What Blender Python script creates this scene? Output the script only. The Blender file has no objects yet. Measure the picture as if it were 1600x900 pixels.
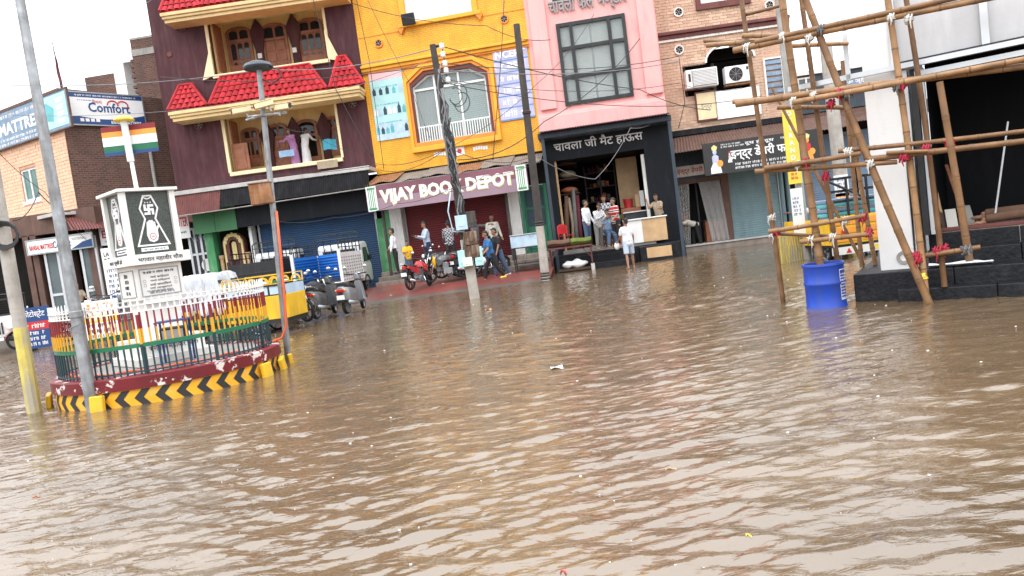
import bpy, math, random
import numpy as np
from mathutils import Vector as V, Matrix as MX

R = math.radians
random.seed(7)
sc = bpy.context.scene
COL = sc.collection

# ------------------------------------------------------------------ camera
FPX, PITCH, ROLL, CAMH = 1150.0, R(4.08), R(7.4), 1.6
cam = bpy.data.cameras.new('camera'); camo = bpy.data.objects.new('camera', cam); COL.objects.link(camo)
cam.sensor_width = 36; cam.lens = FPX / 1600 * 36; cam.clip_end = 2000; cam.clip_start = .05
cf = V((0, math.cos(PITCH), -math.sin(PITCH))); cr0 = V((1, 0, 0)); cu0 = V((0, math.sin(PITCH), math.cos(PITCH)))
cr = cr0 * math.cos(ROLL) - cu0 * math.sin(ROLL); cu = cu0 * math.cos(ROLL) + cr0 * math.sin(ROLL)
CP = V((0, 0, CAMH))
camo.matrix_world = MX((( cr.x, cu.x, -cf.x, CP.x), (cr.y, cu.y, -cf.y, CP.y), (cr.z, cu.z, -cf.z, CP.z), (0, 0, 0, 1)))
sc.camera = camo

# ------------------------------------------------------------------ sky, sun, exposure
SUN_EL, SUN_AZ = R(58), R(200)
wd = bpy.data.worlds.new('World'); sc.world = wd; wd.use_nodes = True
nt = wd.node_tree; nt.nodes.clear()
sky = nt.nodes.new('ShaderNodeTexSky'); sky.sky_type = 'NISHITA'; sky.sun_disc = False
sky.sun_elevation = SUN_EL; sky.sun_rotation = SUN_AZ; sky.dust_density = 6; sky.air_density = 1.2; sky.ozone_density = 1
hs = nt.nodes.new('ShaderNodeHueSaturation'); hs.inputs['Saturation'].default_value = .12
cl = nt.nodes.new('ShaderNodeMix'); cl.data_type = 'RGBA'; cl.inputs[0].default_value = .78
# the overcast layer: evenly grey-white, brighter towards the zenith as cloud cover is
tcw = nt.nodes.new('ShaderNodeTexCoord'); spw = nt.nodes.new('ShaderNodeSeparateXYZ'); nt.links.new(tcw.outputs['Generated'], spw.inputs[0])
mrw = nt.nodes.new('ShaderNodeMapRange'); mrw.inputs[1].default_value = 0; mrw.inputs[2].default_value = 1; mrw.inputs[3].default_value = .62; mrw.inputs[4].default_value = 1.6; nt.links.new(spw.outputs[2], mrw.inputs[0])
vmw = nt.nodes.new('ShaderNodeVectorMath'); vmw.operation = 'SCALE'; vmw.inputs[0].default_value = (14.6, 15.0, 15.6); nt.links.new(mrw.outputs[0], vmw.inputs['Scale']); nt.links.new(vmw.outputs[0], cl.inputs[7])
bg = nt.nodes.new('ShaderNodeBackground'); bg.inputs[1].default_value = .15
wo = nt.nodes.new('ShaderNodeOutputWorld')
nt.links.new(sky.outputs[0], hs.inputs['Color']); nt.links.new(hs.outputs[0], cl.inputs[6])
nt.links.new(cl.outputs[2], bg.inputs[0]); nt.links.new(bg.outputs[0], wo.inputs[0])
sl = bpy.data.lights.new('sun', 'SUN'); sl.energy = .6; sl.angle = R(25); sl.color = (1, .97, .92)
so = bpy.data.objects.new('sun', sl); COL.objects.link(so)
# light comes from behind the camera, high, a little from the left
sd = V((math.sin(SUN_AZ) * math.cos(SUN_EL), math.cos(SUN_AZ) * math.cos(SUN_EL), math.sin(SUN_EL)))
so.rotation_euler = sd.to_track_quat('Z', 'Y').to_euler(); so.location = sd * 60
sc.view_settings.view_transform = 'Standard'; sc.view_settings.look = 'None'
sc.view_settings.gamma = 1; sc.view_settings.exposure = 0.3; sc.view_settings.use_curve_mapping = False
sc.render.engine = 'CYCLES'; sc.cycles.max_bounces = 6; sc.cycles.caustics_reflective = False; sc.cycles.caustics_refractive = False
sc.cycles.use_denoising = True

# ------------------------------------------------------------------ pixel -> place
def ray(px, py):
    return cr * ((px - 800) / FPX) + cu * ((450 - py) / FPX) + cf
def on_z(px, py, z=0.):
    d = ray(px, py); return CP + d * ((z - CAMH) / d.z)
def at_y(px, py, y):
    d = ray(px, py); return CP + d * (y / d.y)

class Frame:
    """a vertical plane: local x along it, local y into it (away from the street), z up"""
    def __init__(s, a, b):
        s.o = V((a[0], a[1], 0)); b = V((b[0], b[1], 0)); s.L = (b - s.o).length
        s.u = (b - s.o).normalized(); s.n = V((-s.u.y, s.u.x, 0)); s.rz = math.atan2(s.u.y, s.u.x)
    def uz(s, px, py, off=0.):
        d = ray(px, py); p0 = s.o + s.n * off
        p = CP + d * ((p0 - CP).dot(s.n) / d.dot(s.n)); return (p - s.o).dot(s.u), p.z
    def rect(s, tl, br, off=0.):
        a, b = s.uz(*tl, off), s.uz(*br, off)
        return min(a[0], b[0]), max(a[0], b[0]), min(a[1], b[1]), max(a[1], b[1])
    def pt(s, u, y, z):
        return s.o + s.u * u + s.n * y + V((0, 0, z))
    def M(s, u=0, y=0, z=0):
        return MX.Translation(s.pt(u, y, z)) @ MX.Rotation(s.rz, 4, 'Z')
def quadrect(fr, tl, tr, bl, br, off=0.):
    """mean rectangle of four pixel corners on the plane"""
    a, b, c, d = (fr.uz(*p, off) for p in (tl, tr, bl, br))
    return (a[0] + c[0]) / 2, (b[0] + d[0]) / 2, (c[1] + d[1]) / 2, (a[1] + b[1]) / 2

# ------------------------------------------------------------------ meshes
class MB:
    def __init__(s): s.v = []; s.f = []; s.m = None
    def add(s, vs, fs):
        n = len(s.v)
        s.v += [tuple(s.m @ V(p)) for p in vs] if s.m is not None else [tuple(p) for p in vs]
        s.f += [[i + n for i in f] for f in fs]; return s
    def box(s, x0, x1, y0, y1, z0, z1, t=1., tx=None):
        """t: scale of the top face about its centre"""
        cx, cy = (x0 + x1) / 2, (y0 + y1) / 2; tx = t if tx is None else tx
        q = [(x0, y0), (x1, y0), (x1, y1), (x0, y1)]
        vs = [(x, y, z0) for x, y in q] + [(cx + (x - cx) * tx, cy + (y - cy) * t, z1) for x, y in q]
        return s.add(vs, [(3, 2, 1, 0), (4, 5, 6, 7), (0, 1, 5, 4), (1, 2, 6, 5), (2, 3, 7, 6), (3, 0, 4, 7)])
    def tube(s, pts, r, n=8, cap=True, sy=1.):
        pts = [V(p) for p in pts]; k = len(pts); rs = list(r) if hasattr(r, '__len__') else [r] * k
        up = V((0, 0, 1)); vs = []; fs = []; pa = None
        for i, p in enumerate(pts):
            t = (pts[min(i + 1, k - 1)] - pts[max(i - 1, 0)])
            t = t.normalized() if t.length > 1e-9 else V((0, 0, 1))
            if pa is None:
                pa = t.cross(up if abs(t.z) < .95 else V((1, 0, 0))).normalized()
            else:
                pa = (pa - t * pa.dot(t)); pa = pa.normalized() if pa.length > 1e-6 else t.orthogonal().normalized()
            b = t.cross(pa)
            for j in range(n):
                a = 2 * math.pi * j / n
                vs.append(p + (pa * math.cos(a) + b * math.sin(a) * sy) * rs[i])
        for i in range(k - 1):
            for j in range(n):
                j2 = (j + 1) % n; fs.append((i * n + j, i * n + j2, (i + 1) * n + j2, (i + 1) * n + j))
        if cap: fs += [tuple(range(n))[::-1], tuple(range((k - 1) * n, k * n))]
        return s.add(vs, fs)
    def cyl(s, a, b, r, r2=None, n=12): return s.tube([a, b], [r, r if r2 is None else r2], n)
    def lathe(s, prof, n=20, c=(0, 0, 0), axis='Z', a0=0, a1=2 * math.pi):
        full = abs(a1 - a0 - 2 * math.pi) < 1e-6; k = len(prof); m = n if full else n + 1; vs = []; fs = []
        for i in range(m):
            a = a0 + (a1 - a0) * i / n
            for r, z in prof:
                p = (r * math.cos(a), r * math.sin(a), z)
                if axis == 'Y': p = (p[0], p[2], p[1])
                if axis == 'X': p = (p[2], p[0], p[1])
                vs.append((p[0] + c[0], p[1] + c[1], p[2] + c[2]))
        for i in range(n):
            i2 = (i + 1) % m
            for j in range(k - 1): fs.append((i * k + j, i2 * k + j, i2 * k + j + 1, i * k + j + 1))
        return s.add(vs, fs)
    def ell(s, c, r, n=12, k=8):
        r = (r, r, r) if not hasattr(r, '__len__') else r
        pr = [(math.cos(-math.pi / 2 + math.pi * i / k), math.sin(-math.pi / 2 + math.pi * i / k)) for i in range(k + 1)]
        vs = [(c[0] + a * r[0] * math.cos(2 * math.pi * j / n), c[1] + a * r[1] * math.sin(2 * math.pi * j / n), c[2] + z * r[2]) for j in range(n) for a, z in pr]
        fs = [(j * (k + 1) + i, (j + 1) % n * (k + 1) + i, (j + 1) % n * (k + 1) + i + 1, j * (k + 1) + i + 1) for j in range(n) for i in range(k)]
        return s.add(vs, fs)
    def cap(s, a, b, r0, r1, n=10):
        """capsule"""
        a, b = V(a), V(b); d = (b - a); d = d.normalized() if d.length > 1e-6 else V((0, 0, 1))
        pts = []; rs = []
        for t in (-90, -60, -30): pts.append(a + d * r0 * math.sin(R(t))); rs.append(max(1e-4, r0 * math.cos(R(t))))
        pts += [a, b]; rs += [r0, r1]
        for t in (30, 60, 90): pts.append(b + d * r1 * math.sin(R(t))); rs.append(max(1e-4, r1 * math.cos(R(t))))
        return s.tube(pts, rs, n)
    def prism(s, poly, y0, y1):
        """outline in xz pushed along y"""
        n = len(poly)
        vs = [(x, y0, z) for x, z in poly] + [(x, y1, z) for x, z in poly]
        fs = [tuple(range(n)), tuple(range(2 * n - 1, n - 1, -1))] + [(i, i + n, (i + 1) % n + n, (i + 1) % n) for i in range(n)]
        return s.add(vs, fs)
    def frame2(s, outer, inner, y0, y1):
        """a band between two outlines of equal length in xz, pushed along y"""
        n = len(outer)
        vs = [(x, y0, z) for x, z in outer] + [(x, y0, z) for x, z in inner] + [(x, y1, z) for x, z in outer] + [(x, y1, z) for x, z in inner]
        fs = []
        for i in range(n):
            j = (i + 1) % n
            fs += [(i, j, n + j, n + i), (2 * n + j, 2 * n + i, 3 * n + i, 3 * n + j), (j, i, 2 * n + i, 2 * n + j), (n + i, n + j, 3 * n + j, 3 * n + i)]
        return s.add(vs, fs)
    def grid(s, nu, nv, fn):
        vs = [fn(i / nu, j / nv) for j in range(nv + 1) for i in range(nu + 1)]
        return s.add(vs, [(j * (nu + 1) + i, j * (nu + 1) + i + 1, (j + 1) * (nu + 1) + i + 1, (j + 1) * (nu + 1) + i) for j in range(nv) for i in range(nu)])
    def sheet(s, nu, nv, fn, th=.004):
        """a thin closed cloth/sheet"""
        top = [V(fn(i / nu, j / nv)) for j in range(nv + 1) for i in range(nu + 1)]
        w = nu + 1; k = len(top)
        a, b = top[1] - top[0], top[w] - top[0]
        nrm = a.cross(b); nrm = nrm.normalized() * th if nrm.length > 1e-9 else V((0, th, 0))
        vs = top + [p - nrm for p in top]; fs = []
        for j in range(nv):
            for i in range(nu):
                q = (j * w + i, j * w + i + 1, (j + 1) * w + i + 1, (j + 1) * w + i)
                fs += [q, tuple(x + k for x in q[::-1])]
        rim = [i for i in range(w)] + [j * w + nu for j in range(1, nv + 1)] + [nv * w + i for i in range(nu - 1, -1, -1)] + [j * w for j in range(nv - 1, 0, -1)]
        for a_, b_ in zip(rim, rim[1:] + rim[:1]): fs.append((b_, a_, a_ + k, b_ + k))
        return s.add(vs, fs)
    def wall(s, u0, u1, z0, z1, holes=(), y=0., dep=.2):
        """front face with rectangular openings and their reveals"""
        us = sorted({u0, u1} | {h[0] for h in holes} | {h[1] for h in holes}); zs = sorted({z0, z1} | {h[2] for h in holes} | {h[3] for h in holes})
        us = [u for u in us if u0 <= u <= u1]; zs = [z for z in zs if z0 <= z <= z1]
        for a, b in zip(us, us[1:]):
            for c, d in zip(zs, zs[1:]):
                m, q = (a + b) / 2, (c + d) / 2
                if any(h[0] < m < h[1] and h[2] < q < h[3] for h in holes): continue
                s.add([(a, y, c), (b, y, c), (b, y, d), (a, y, d)], [(0, 1, 2, 3)])
        for a, b, c, d in holes:
            s.add([(a, y, c), (b, y, c), (b, y, d), (a, y, d), (a, y + dep, c), (b, y + dep, c), (b, y + dep, d), (a, y + dep, d)],
                  [(0, 4, 5, 1), (1, 5, 6, 2), (2, 6, 7, 3), (3, 7, 4, 0)])
        return s
    def mesh(s, name='m'):
        me = bpy.data.meshes.new(name); me.from_pydata(s.v, [], s.f); me.update(); return me
    def obj(s, name, mat, parent=None, M=None, smooth=False, bev=0, **kw):
        return link(name, s.mesh(name), mat, parent, M, smooth, bev, **kw)

def link(name, me, mat=None, parent=None, M=None, smooth=False, bev=0, label=None, cat=None, group=None, kind=None):
    o = bpy.data.objects.new(name, me); COL.objects.link(o)
    if mat is not None:
        if isinstance(mat, str): mat = MT[mat]
        if not me.materials: me.materials.append(mat)
        elif me.materials[0] != mat: o.material_slots[0].link = 'OBJECT'; o.material_slots[0].material = mat
    if parent: o.parent = parent
    if M is not None: o.matrix_local = M
    if smooth:
        me.polygons.foreach_set('use_smooth', [True] * len(me.polygons))
        if smooth is not True: me.set_sharp_from_angle(angle=R(smooth))
    if bev:
        b = o.modifiers.new('b', 'BEVEL'); b.width = bev; b.segments = 2; b.limit_method = 'ANGLE'; b.angle_limit = R(40)
    return tag(o, label, cat, group, kind)
def tag(o, label=None, cat=None, group=None, kind=None):
    if label: o['label'] = label
    if cat: o['category'] = cat
    if group: o['group'] = group
    if kind: o['kind'] = kind
    return o
def thing(name, label, cat, M=None, group=None):
    o = bpy.data.objects.new(name, None); COL.objects.link(o); o.empty_display_size = .2
    if M is not None: o.matrix_world = M
    return tag(o, label, cat, group)
def T(x=0, y=0, z=0, rz=0.): return MX.Translation((x, y, z)) @ MX.Rotation(rz, 4, 'Z')
def at(p, rz=0.): return MX.Translation(V(p)) @ MX.Rotation(rz, 4, 'Z')
def copy_tree(o, parent=None, M=None):
    c = o.copy(); COL.objects.link(c); c.parent = parent
    if M is not None: c.matrix_local = M
    for ch in list(o.children): copy_tree(ch, c)
    return c

# lettering: outlines of the built-in font, turned into meshes in one pass at the end
TXT = []
def text(s, w, h, mat, parent, M, ex=.006, bold=0., name='lettering', fit=True, italic=0., label=None):
    """M: centre of the line in the parent's space, x along the line, -y towards the reader"""
    TXT.append((s, w, h, mat, parent, M, ex, bold, name, fit, italic, label))
def finish_text():
    made = []
    for t in TXT:
        c = bpy.data.curves.new('lettering', 'FONT'); c.body = t[0]; c.align_x = 'CENTER'; c.extrude = 0; c.offset = t[7]; c.shear = t[10]; c.resolution_u = 2
        o = bpy.data.objects.new('lettering', c); COL.objects.link(o); made.append((o, t))
    dg = bpy.context.evaluated_depsgraph_get()
    for o, t in made:
        s, w, h, mat, parent, M, ex, bold, name, fit, it, label = t
        me = bpy.data.meshes.new_from_object(o.evaluated_get(dg)); bpy.data.objects.remove(o)
        n = len(me.vertices)
        if n == 0: continue
        co = np.zeros(n * 3, dtype=np.float32); me.vertices.foreach_get('co', co); co = co.reshape(-1, 3)
        lo, hi = co.min(0), co.max(0); sx = w / max(1e-6, hi[0] - lo[0]); sz = h / max(1e-6, hi[1] - lo[1])
        if not fit: sx = sz = min(sx, sz)
        x = (co[:, 0] - (lo[0] + hi[0]) / 2) * sx; z = (co[:, 1] - (lo[1] + hi[1]) / 2) * sz
        faces = [list(p.vertices) for p in me.polygons]
        bpy.data.meshes.remove(me)
        front = np.stack([x, np.full(n, -ex), z], 1); back = np.stack([x, np.zeros(n), z], 1)
        from collections import Counter
        ec = {}
        for f in faces:
            for a, b in zip(f, f[1:] + f[:1]): ec[(a, b)] = ec.get((a, b), 0) + 1
        side = [(a, b, b + n, a + n)[::-1] for (a, b) in ec if (b, a) not in ec]
        m2 = bpy.data.meshes.new(name); m2.from_pydata(np.concatenate([front, back]).tolist(), [], faces + side); m2.update()
        link(name, m2, mat, parent, M, label=label)
    TXT.clear()

# ------------------------------------------------------------------ materials
MT = {}
def nodes(name):
    m = bpy.data.materials.new(name); m.use_nodes = True; n = m.node_tree; b = n.nodes['Principled BSDF']; MT[name] = m
    return m, n, b
def nd(n, typ, **kw):
    x = n.nodes.new('ShaderNode' + typ)
    for k, v in kw.items():
        if k.startswith('i_'): x.inputs[int(k[2:]) if k[2:].isdigit() else k[2:].replace('_', ' ')].default_value = v
        else: setattr(x, k, v)
    return x
def c4(c, f=1.): return (c[0] * f, c[1] * f, c[2] * f, 1)
def mixc(n, fac, a, b, bt='MIX'):
    x = nd(n, 'Mix', data_type='RGBA', blend_type=bt)
    for i, s in ((0, fac), (6, a), (7, b)):
        if hasattr(s, 'is_output'): n.links.new(s, x.inputs[i])
        else: x.inputs[i].default_value = s
    return x.outputs[2]
def ramp(n, src, a, b, ca=(0, 0, 0, 1), cb=(1, 1, 1, 1)):
    x = nd(n, 'ValToRGB'); x.color_ramp.elements[0].position = a; x.color_ramp.elements[1].position = b
    x.color_ramp.elements[0].color = ca; x.color_ramp.elements[1].color = cb
    n.links.new(src, x.inputs[0]); return x.outputs[0]
def mat(name, col, rough=.6, var=.16, scale=2.5, bump=.0, bscale=30., metal=0., stain=None, sfac=.6, sscale=1.4, streak=True, rnd=0., coat=0., alpha=1., spec=None, detail=5., sr=(.5, .8)):
    """painted / plain surface: colour variation, stains running down, fine relief"""
    m, n, b = nodes(name)
    tc = nd(n, 'TexCoord'); ns = nd(n, 'TexNoise'); ns.inputs['Scale'].default_value = scale; ns.inputs['Detail'].default_value = detail
    n.links.new(tc.outputs['Object'], ns.inputs['Vector'])
    c = mixc(n, ramp(n, ns.outputs[0], .3, .7), c4(col, 1 - var), c4(col, 1 + var))
    if rnd:
        oi = nd(n, 'ObjectInfo'); c = mixc(n, oi.outputs['Random'], c, mixc(n, 1., c, c4((1 - rnd, 1 - rnd * 1.1, 1 - rnd * 1.2)), 'MULTIPLY'))
    if stain:
        mp = nd(n, 'Mapping'); mp.inputs['Scale'].default_value = (1, 1, .18 if streak else 1); n.links.new(tc.outputs['Object'], mp.inputs[0])
        n2 = nd(n, 'TexNoise'); n2.inputs['Scale'].default_value = sscale * 3; n2.inputs['Detail'].default_value = 7; n2.inputs['Roughness'].default_value = .65
        n.links.new(mp.outputs[0], n2.inputs['Vector'])
        r2 = ramp(n, n2.outputs[0], sr[0], sr[1], (0, 0, 0, 1), (sfac, sfac, sfac, 1)); c = mixc(n, r2, c, c4(stain))
    n.links.new(c, b.inputs['Base Color'])
    b.inputs['Roughness'].default_value = rough; b.inputs['Metallic'].default_value = metal
    if coat: b.inputs['Coat Weight'].default_value = coat; b.inputs['Coat Roughness'].default_value = .08
    if alpha < 1: b.inputs['Alpha'].default_value = alpha
    if spec is not None: b.inputs['Specular IOR Level'].default_value = spec
    if bump:
        n3 = nd(n, 'TexNoise'); n3.inputs['Scale'].default_value = bscale; n3.inputs['Detail'].default_value = 4; n.links.new(tc.outputs['Object'], n3.inputs['Vector'])
        bp = nd(n, 'Bump'); bp.inputs['Strength'].default_value = bump; bp.inputs['Distance'].default_value = .02
        n.links.new(n3.outputs[0], bp.inputs['Height']); n.links.new(bp.outputs[0], b.inputs['Normal'])
    return m
def brickmat(name, c1, c2, mortar, w=.23, h=.08, ms=.012, rough=.85, bump=.5, stain=None, sfac=.5, axis='XZ'):
    """courses too small to be built singly"""
    m, n, b = nodes(name)
    tc = nd(n, 'TexCoord'); sp = nd(n, 'SeparateXYZ'); cb = nd(n, 'CombineXYZ'); n.links.new(tc.outputs['Object'], sp.inputs[0])
    n.links.new(sp.outputs[axis[0]], cb.inputs[0]); n.links.new(sp.outputs[axis[1]], cb.inputs[1])
    bt = nd(n, 'TexBrick'); bt.inputs['Scale'].default_value = 1; bt.inputs['Brick Width'].default_value = w; bt.inputs['Row Height'].default_value = h
    bt.inputs['Mortar Size'].default_value = ms; bt.inputs['Color1'].default_value = c4(c1); bt.inputs['Color2'].default_value = c4(c2); bt.inputs['Mortar'].default_value = c4(mortar)
    bt.inputs['Mortar Smooth'].default_value = .2
    n.links.new(cb.outputs[0], bt.inputs['Vector'])
    ns = nd(n, 'TexNoise'); ns.inputs['Scale'].default_value = 1.6; ns.inputs['Detail'].default_value = 6; n.links.new(tc.outputs['Object'], ns.inputs['Vector'])
    c = mixc(n, 1., bt.outputs['Color'], ramp(n, ns.outputs[0], .25, .8, (.84, .84, .84, 1), (1.1, 1.1, 1.1, 1)), 'MULTIPLY')
    if stain:
        n2 = nd(n, 'TexNoise'); n2.inputs['Scale'].default_value = 3; n2.inputs['Detail'].default_value = 7; mp = nd(n, 'Mapping'); mp.inputs['Scale'].default_value = (1, 1, .25); n.links.new(tc.outputs['Object'], mp.inputs[0]); n.links.new(mp.outputs[0], n2.inputs['Vector'])
        c = mixc(n, ramp(n, n2.outputs[0], .5, .78, (0, 0, 0, 1), (sfac, sfac, sfac, 1)), c, c4(stain))
    n.links.new(c, b.inputs['Base Color']); b.inputs['Roughness'].default_value = rough
    bp = nd(n, 'Bump'); bp.inputs['Strength'].default_value = bump; bp.inputs['Distance'].default_value = .01; bp.invert = True
    n.links.new(bt.outputs['Fac'], bp.inputs['Height']); n.links.new(bp.outputs[0], b.inputs['Normal'])
    return m

# ------------------------------------------------------------------ palette
GR = (.12, .105, .09)
mat('maroon', (.060, .014, .020), .8, .22, 1.2, .2, 25, stain=(.15, .075, .07), sfac=.6, sr=(.45, .8))
mat('maroon_trim', (.13, .035, .03), .6, .15)
mat('cream', (.78, .58, .29), .7, .1, 1.5, .1, stain=(.35, .25, .13), sfac=.35)
mat('cream_pale', (.82, .68, .42), .7, .1, 2, stain=(.4, .3, .18), sfac=.3)
mat('roof_tile', (.56, .03, .042), .65, .28, 3, .2, rnd=.4, stain=(.20, .03, .03), sfac=.65, sr=(.42, .72), spec=.25)
mat('grass_mat', (.12, .16, .03), .9, .5, 30, .5, 40, stain=(.25, .2, .06), sfac=.6, streak=False)
mat('wood', (.30, .115, .06), .55, .25, 4, .1, stain=(.16, .06, .035), sfac=.5)
mat('wood_pale', (.50, .30, .15), .6, .2, 4, .1, stain=(.3, .17, .09))
mat('wood_dark', (.06, .03, .02), .6, .25, 4, .1)
mat('ply', (.55, .36, .19), .6, .15, 3, stain=(.38, .23, .12), sfac=.4)
mat('dark_glass', (.015, .02, .025), .06, .2, 2)
mat('grey_glass', (.10, .13, .135), .07, .2, 1.5)
mat('green_glass', (.08, .17, .15), .08, .25, 1.5)
mat('clear_pane', (.75, .8, .82), .15, .06, 1)
mat('blind', (.52, .49, .42), .7, .08, 2, stain=(.35, .31, .25), sfac=.25)
mat('blind_green', (.22, .33, .29), .7, .1, 2)
mat('yellow_rim', (.80, .27, .035), .6, .12, 2, stain=(.4, .15, .03), sfac=.3)
mat('yellow_trim', (.82, .40, .03), .6, .1, 2, stain=(.45, .2, .03), sfac=.3)
mat('pink', (.84, .42, .40), .75, .07, 1., .12, 30, stain=(.44, .22, .21), sfac=.5, sr=(.5, .82))
mat('grey_panel', (.52, .52, .53), .6, .08, 1., .1, 20, stain=(.72, .72, .72), sfac=.5)
mat('white', (.80, .80, .79), .5, .06, 2, stain=(.5, .48, .44), sfac=.25)
mat('white_wall', (.86, .86, .85), .75, .04, 1.4, .12, 25, stain=(.5, .48, .45), sfac=.3, sr=(.55, .85))
mat('white_chip', (.80, .79, .76), .6, .06, 2, stain=(.33, .27, .22), sfac=.7, sscale=2.5)
mat('marble', (.80, .79, .76), .35, .06, 1.5, stain=(.5, .46, .4), sfac=.3)
mat('granite', (.055, .065, .055), .3, .6, 60, detail=2)
mat('print_black', (.025, .025, .025), .6, .1)
mat('print_red', (.55, .03, .03), .5, .1)
mat('print_grey', (.30, .30, .30), .6, .1)
mat('print_white', (.85, .85, .85), .45, .03)
mat('print_gold', (.75, .62, .26), .4, .12, 20)
mat('print_navy', (.015, .06, .20), .4, .1)
mat('print_teal', (.10, .42, .46), .4, .2)
mat('print_pale_teal', (.42, .68, .70), .45, .1, 3)
mat('print_pink', (.78, .5, .52), .5, .1)
mat('print_blue', (.10, .25, .55), .45, .1)
mat('print_lilac', (.45, .45, .66), .5, .2, 1.5, stain=(.75, .72, .8), sfac=.6)
mat('print_yellow', (.85, .62, .08), .45, .1)
mat('print_orange', (.80, .33, .05), .45, .1)
mat('print_sky', (.45, .6, .72), .5, .15, 3)
mat('faded_blue', (.16, .25, .36), .5, .25, 1.2, stain=(.55, .6, .66), sfac=.55, streak=False)
mat('sign_plum', (.20, .075, .10), .5, .25, .8)
mat('sign_mauve', (.30, .20, .25), .5, .15, .8)
mat('steel', (.36, .38, .39), .42, .12, 3, .05, metal=.75, stain=(.2, .18, .16), sfac=.4)
mat('galv', (.34, .36, .38), .5, .3, 6, .15, 20, metal=.5, stain=(.14, .12, .105), sfac=.85, sscale=3, sr=(.42, .7))
mat('alu', (.62, .64, .66), .35, .06, 3, metal=.6)
mat('black_metal', (.018, .018, .02), .45, .3, 5)
mat('black_paint', (.012, .013, .015), .4, .3, 3, stain=(.07, .07, .075), sfac=.5)
mat('charcoal_board', (.007, .009, .013), .5, .2, 1.5, stain=(.03, .036, .045), sfac=.5, spec=.2)
mat('slate', (.03, .045, .065), .45, .2, 2, stain=(.12, .14, .17), sfac=.4)
mat('rubber', (.015, .015, .016), .75, .3, 8)
mat('chrome', (.6, .6, .62), .18, .05, 3, metal=.95)
mat('red_paint', (.50, .025, .03), .28, .12, 3, coat=.6)
mat('white_paint', (.78, .78, .76), .3, .06, 3, coat=.3, stain=(.45, .4, .35), sfac=.3)
mat('silver_paint', (.30, .31, .33), .3, .1, 3, metal=.5, coat=.5)
mat('grey_paint', (.10, .105, .11), .3, .12, 3, metal=.3, coat=.5)
mat('blue_bed', (.012, .15, .52), .4, .12, 2, stain=(.02, .08, .22), sfac=.3)
mat('drum_blue', (.010, .060, .44), .42, .14, 2, .05, stain=(.05, .07, .2), sfac=.6, sr=(.42, .75))
mat('yellow_paint', (.78, .47, .02), .45, .14, 2, stain=(.42, .28, .07), sfac=.6, sr=(.45, .75))
mat('lamp_red', (.5, .02, .02), .2, .1)
mat('seat_black', (.02, .02, .021), .55, .2, 10)
mat('shutter_red', (.15, .008, .011), .5, .2, 1.5, stain=(.09, .01, .014), sfac=.4)
mat('shutter_blue', (.010, .055, .14), .5, .2, 1.2, stain=(.015, .05, .11), sfac=.5)  # blue set darker, the awning's shade is put into the colour
mat('shutter_teal', (.17, .265, .29), .5, .15, 1.4, stain=(.08, .12, .13), sfac=.5)
mat('shutter_sky', (.19, .28, .40), .5, .12, 1.4, stain=(.12, .17, .24), sfac=.4)
mat('green_paint', (.02, .17, .095), .5, .15, 2, stain=(.01, .08, .05), sfac=.4)
mat('green_board', (.055, .21, .085), .55, .12, 1.5, stain=(.03, .11, .05), sfac=.3)
mat('green_wall', (.07, .30, .12), .7, .2, 3, .1, stain=(.5, .52, .42), sfac=.8)
mat('rust', (.27, .12, .05), .85, .35, 6, .3, 30, stain=(.48, .36, .26), sfac=.8, sscale=2.5)
mat('rust_dark', (.11, .06, .035), .8, .5, 5, .3, 30, stain=(.5, .46, .38), sfac=.9, sscale=3)
mat('tin', (.26, .24, .22), .6, .2, 3, .1, metal=.2, stain=(.24, .12, .06), sfac=.7)
mat('tin_brown', (.11, .06, .045), .7, .2, 3, .1, stain=(.24, .13, .09), sfac=.6)
mat('tin_maroon', (.13, .035, .03), .6, .2, 3, .1, stain=(.25, .1, .08), sfac=.5)
mat('awning_black', (.010, .010, .012), .6, .3, 3, .1, stain=(.045, .045, .05), sfac=.6, spec=.2)
mat('slab', (.48, .47, .45), .85, .15, 2, .2, stain=(.28, .26, .23), sfac=.6)
mat('concrete', (.34, .33, .31), .9, .18, 3, .3, 20, stain=(.16, .14, .12), sfac=.7)
mat('concrete_pole', (.42, .39, .35), .9, .2, 4, .4, 18, stain=(.2, .17, .14), sfac=.7, sscale=2.5)
mat('pole_dark', (.045, .038, .034), .75, .3, 4, .25, 20, stain=(.17, .14, .11), sfac=.5)
mat('pole_yellow', (.60, .50, .12), .85, .18, 4, .3, 20, stain=(.40, .37, .30), sfac=.95, sscale=2, sr=(.45, .6))
mat('yellow_chevron', (.86, .42, .02), .55, .12, 4, stain=(.75, .55, .25), sfac=.5, sscale=2.5, streak=False)
mat('fence_yellow', (.78, .47, .03), .5, .12, 5)
mat('fence_green', (.012, .15, .07), .45, .15, 5)
mat('fence_red', (.24, .015, .02), .5, .15, 5)
mat('fence_blue', (.02, .05, .07), .5, .2, 5)
mat('kerb_red', (.15, .008, .013), .5, .2, 3, .2, 30, stain=(.75, .68, .64), sfac=.95, sscale=1.5, streak=False, sr=(.57, .6))
mat('orange_hose', (.85, .13, .035), .5, .1)
mat('concrete_floor', (.27, .25, .23), .6, .2, 1.5, .2, stain=(.16, .14, .12), sfac=.5)
mat('red_paving', (.235, .045, .038), .3, .25, 1.2, .3, 14, stain=(.12, .085, .072), sfac=.85, streak=False, sr=(.42, .66), sscale=.5)
mat('grey_paving', (.115, .10, .088), .3, .25, 1.2, .35, 14, stain=(.07, .06, .055), sfac=.6, streak=False)
mat('black_stone', (.011, .012, .015), .5, .5, 14, .5, 22, stain=(.05, .05, .055), sfac=.5, streak=False, spec=.25)
mat('plinth_edge', (.24, .20, .17), .8, .25, 4, .3, stain=(.12, .1, .085), sfac=.6)
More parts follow.
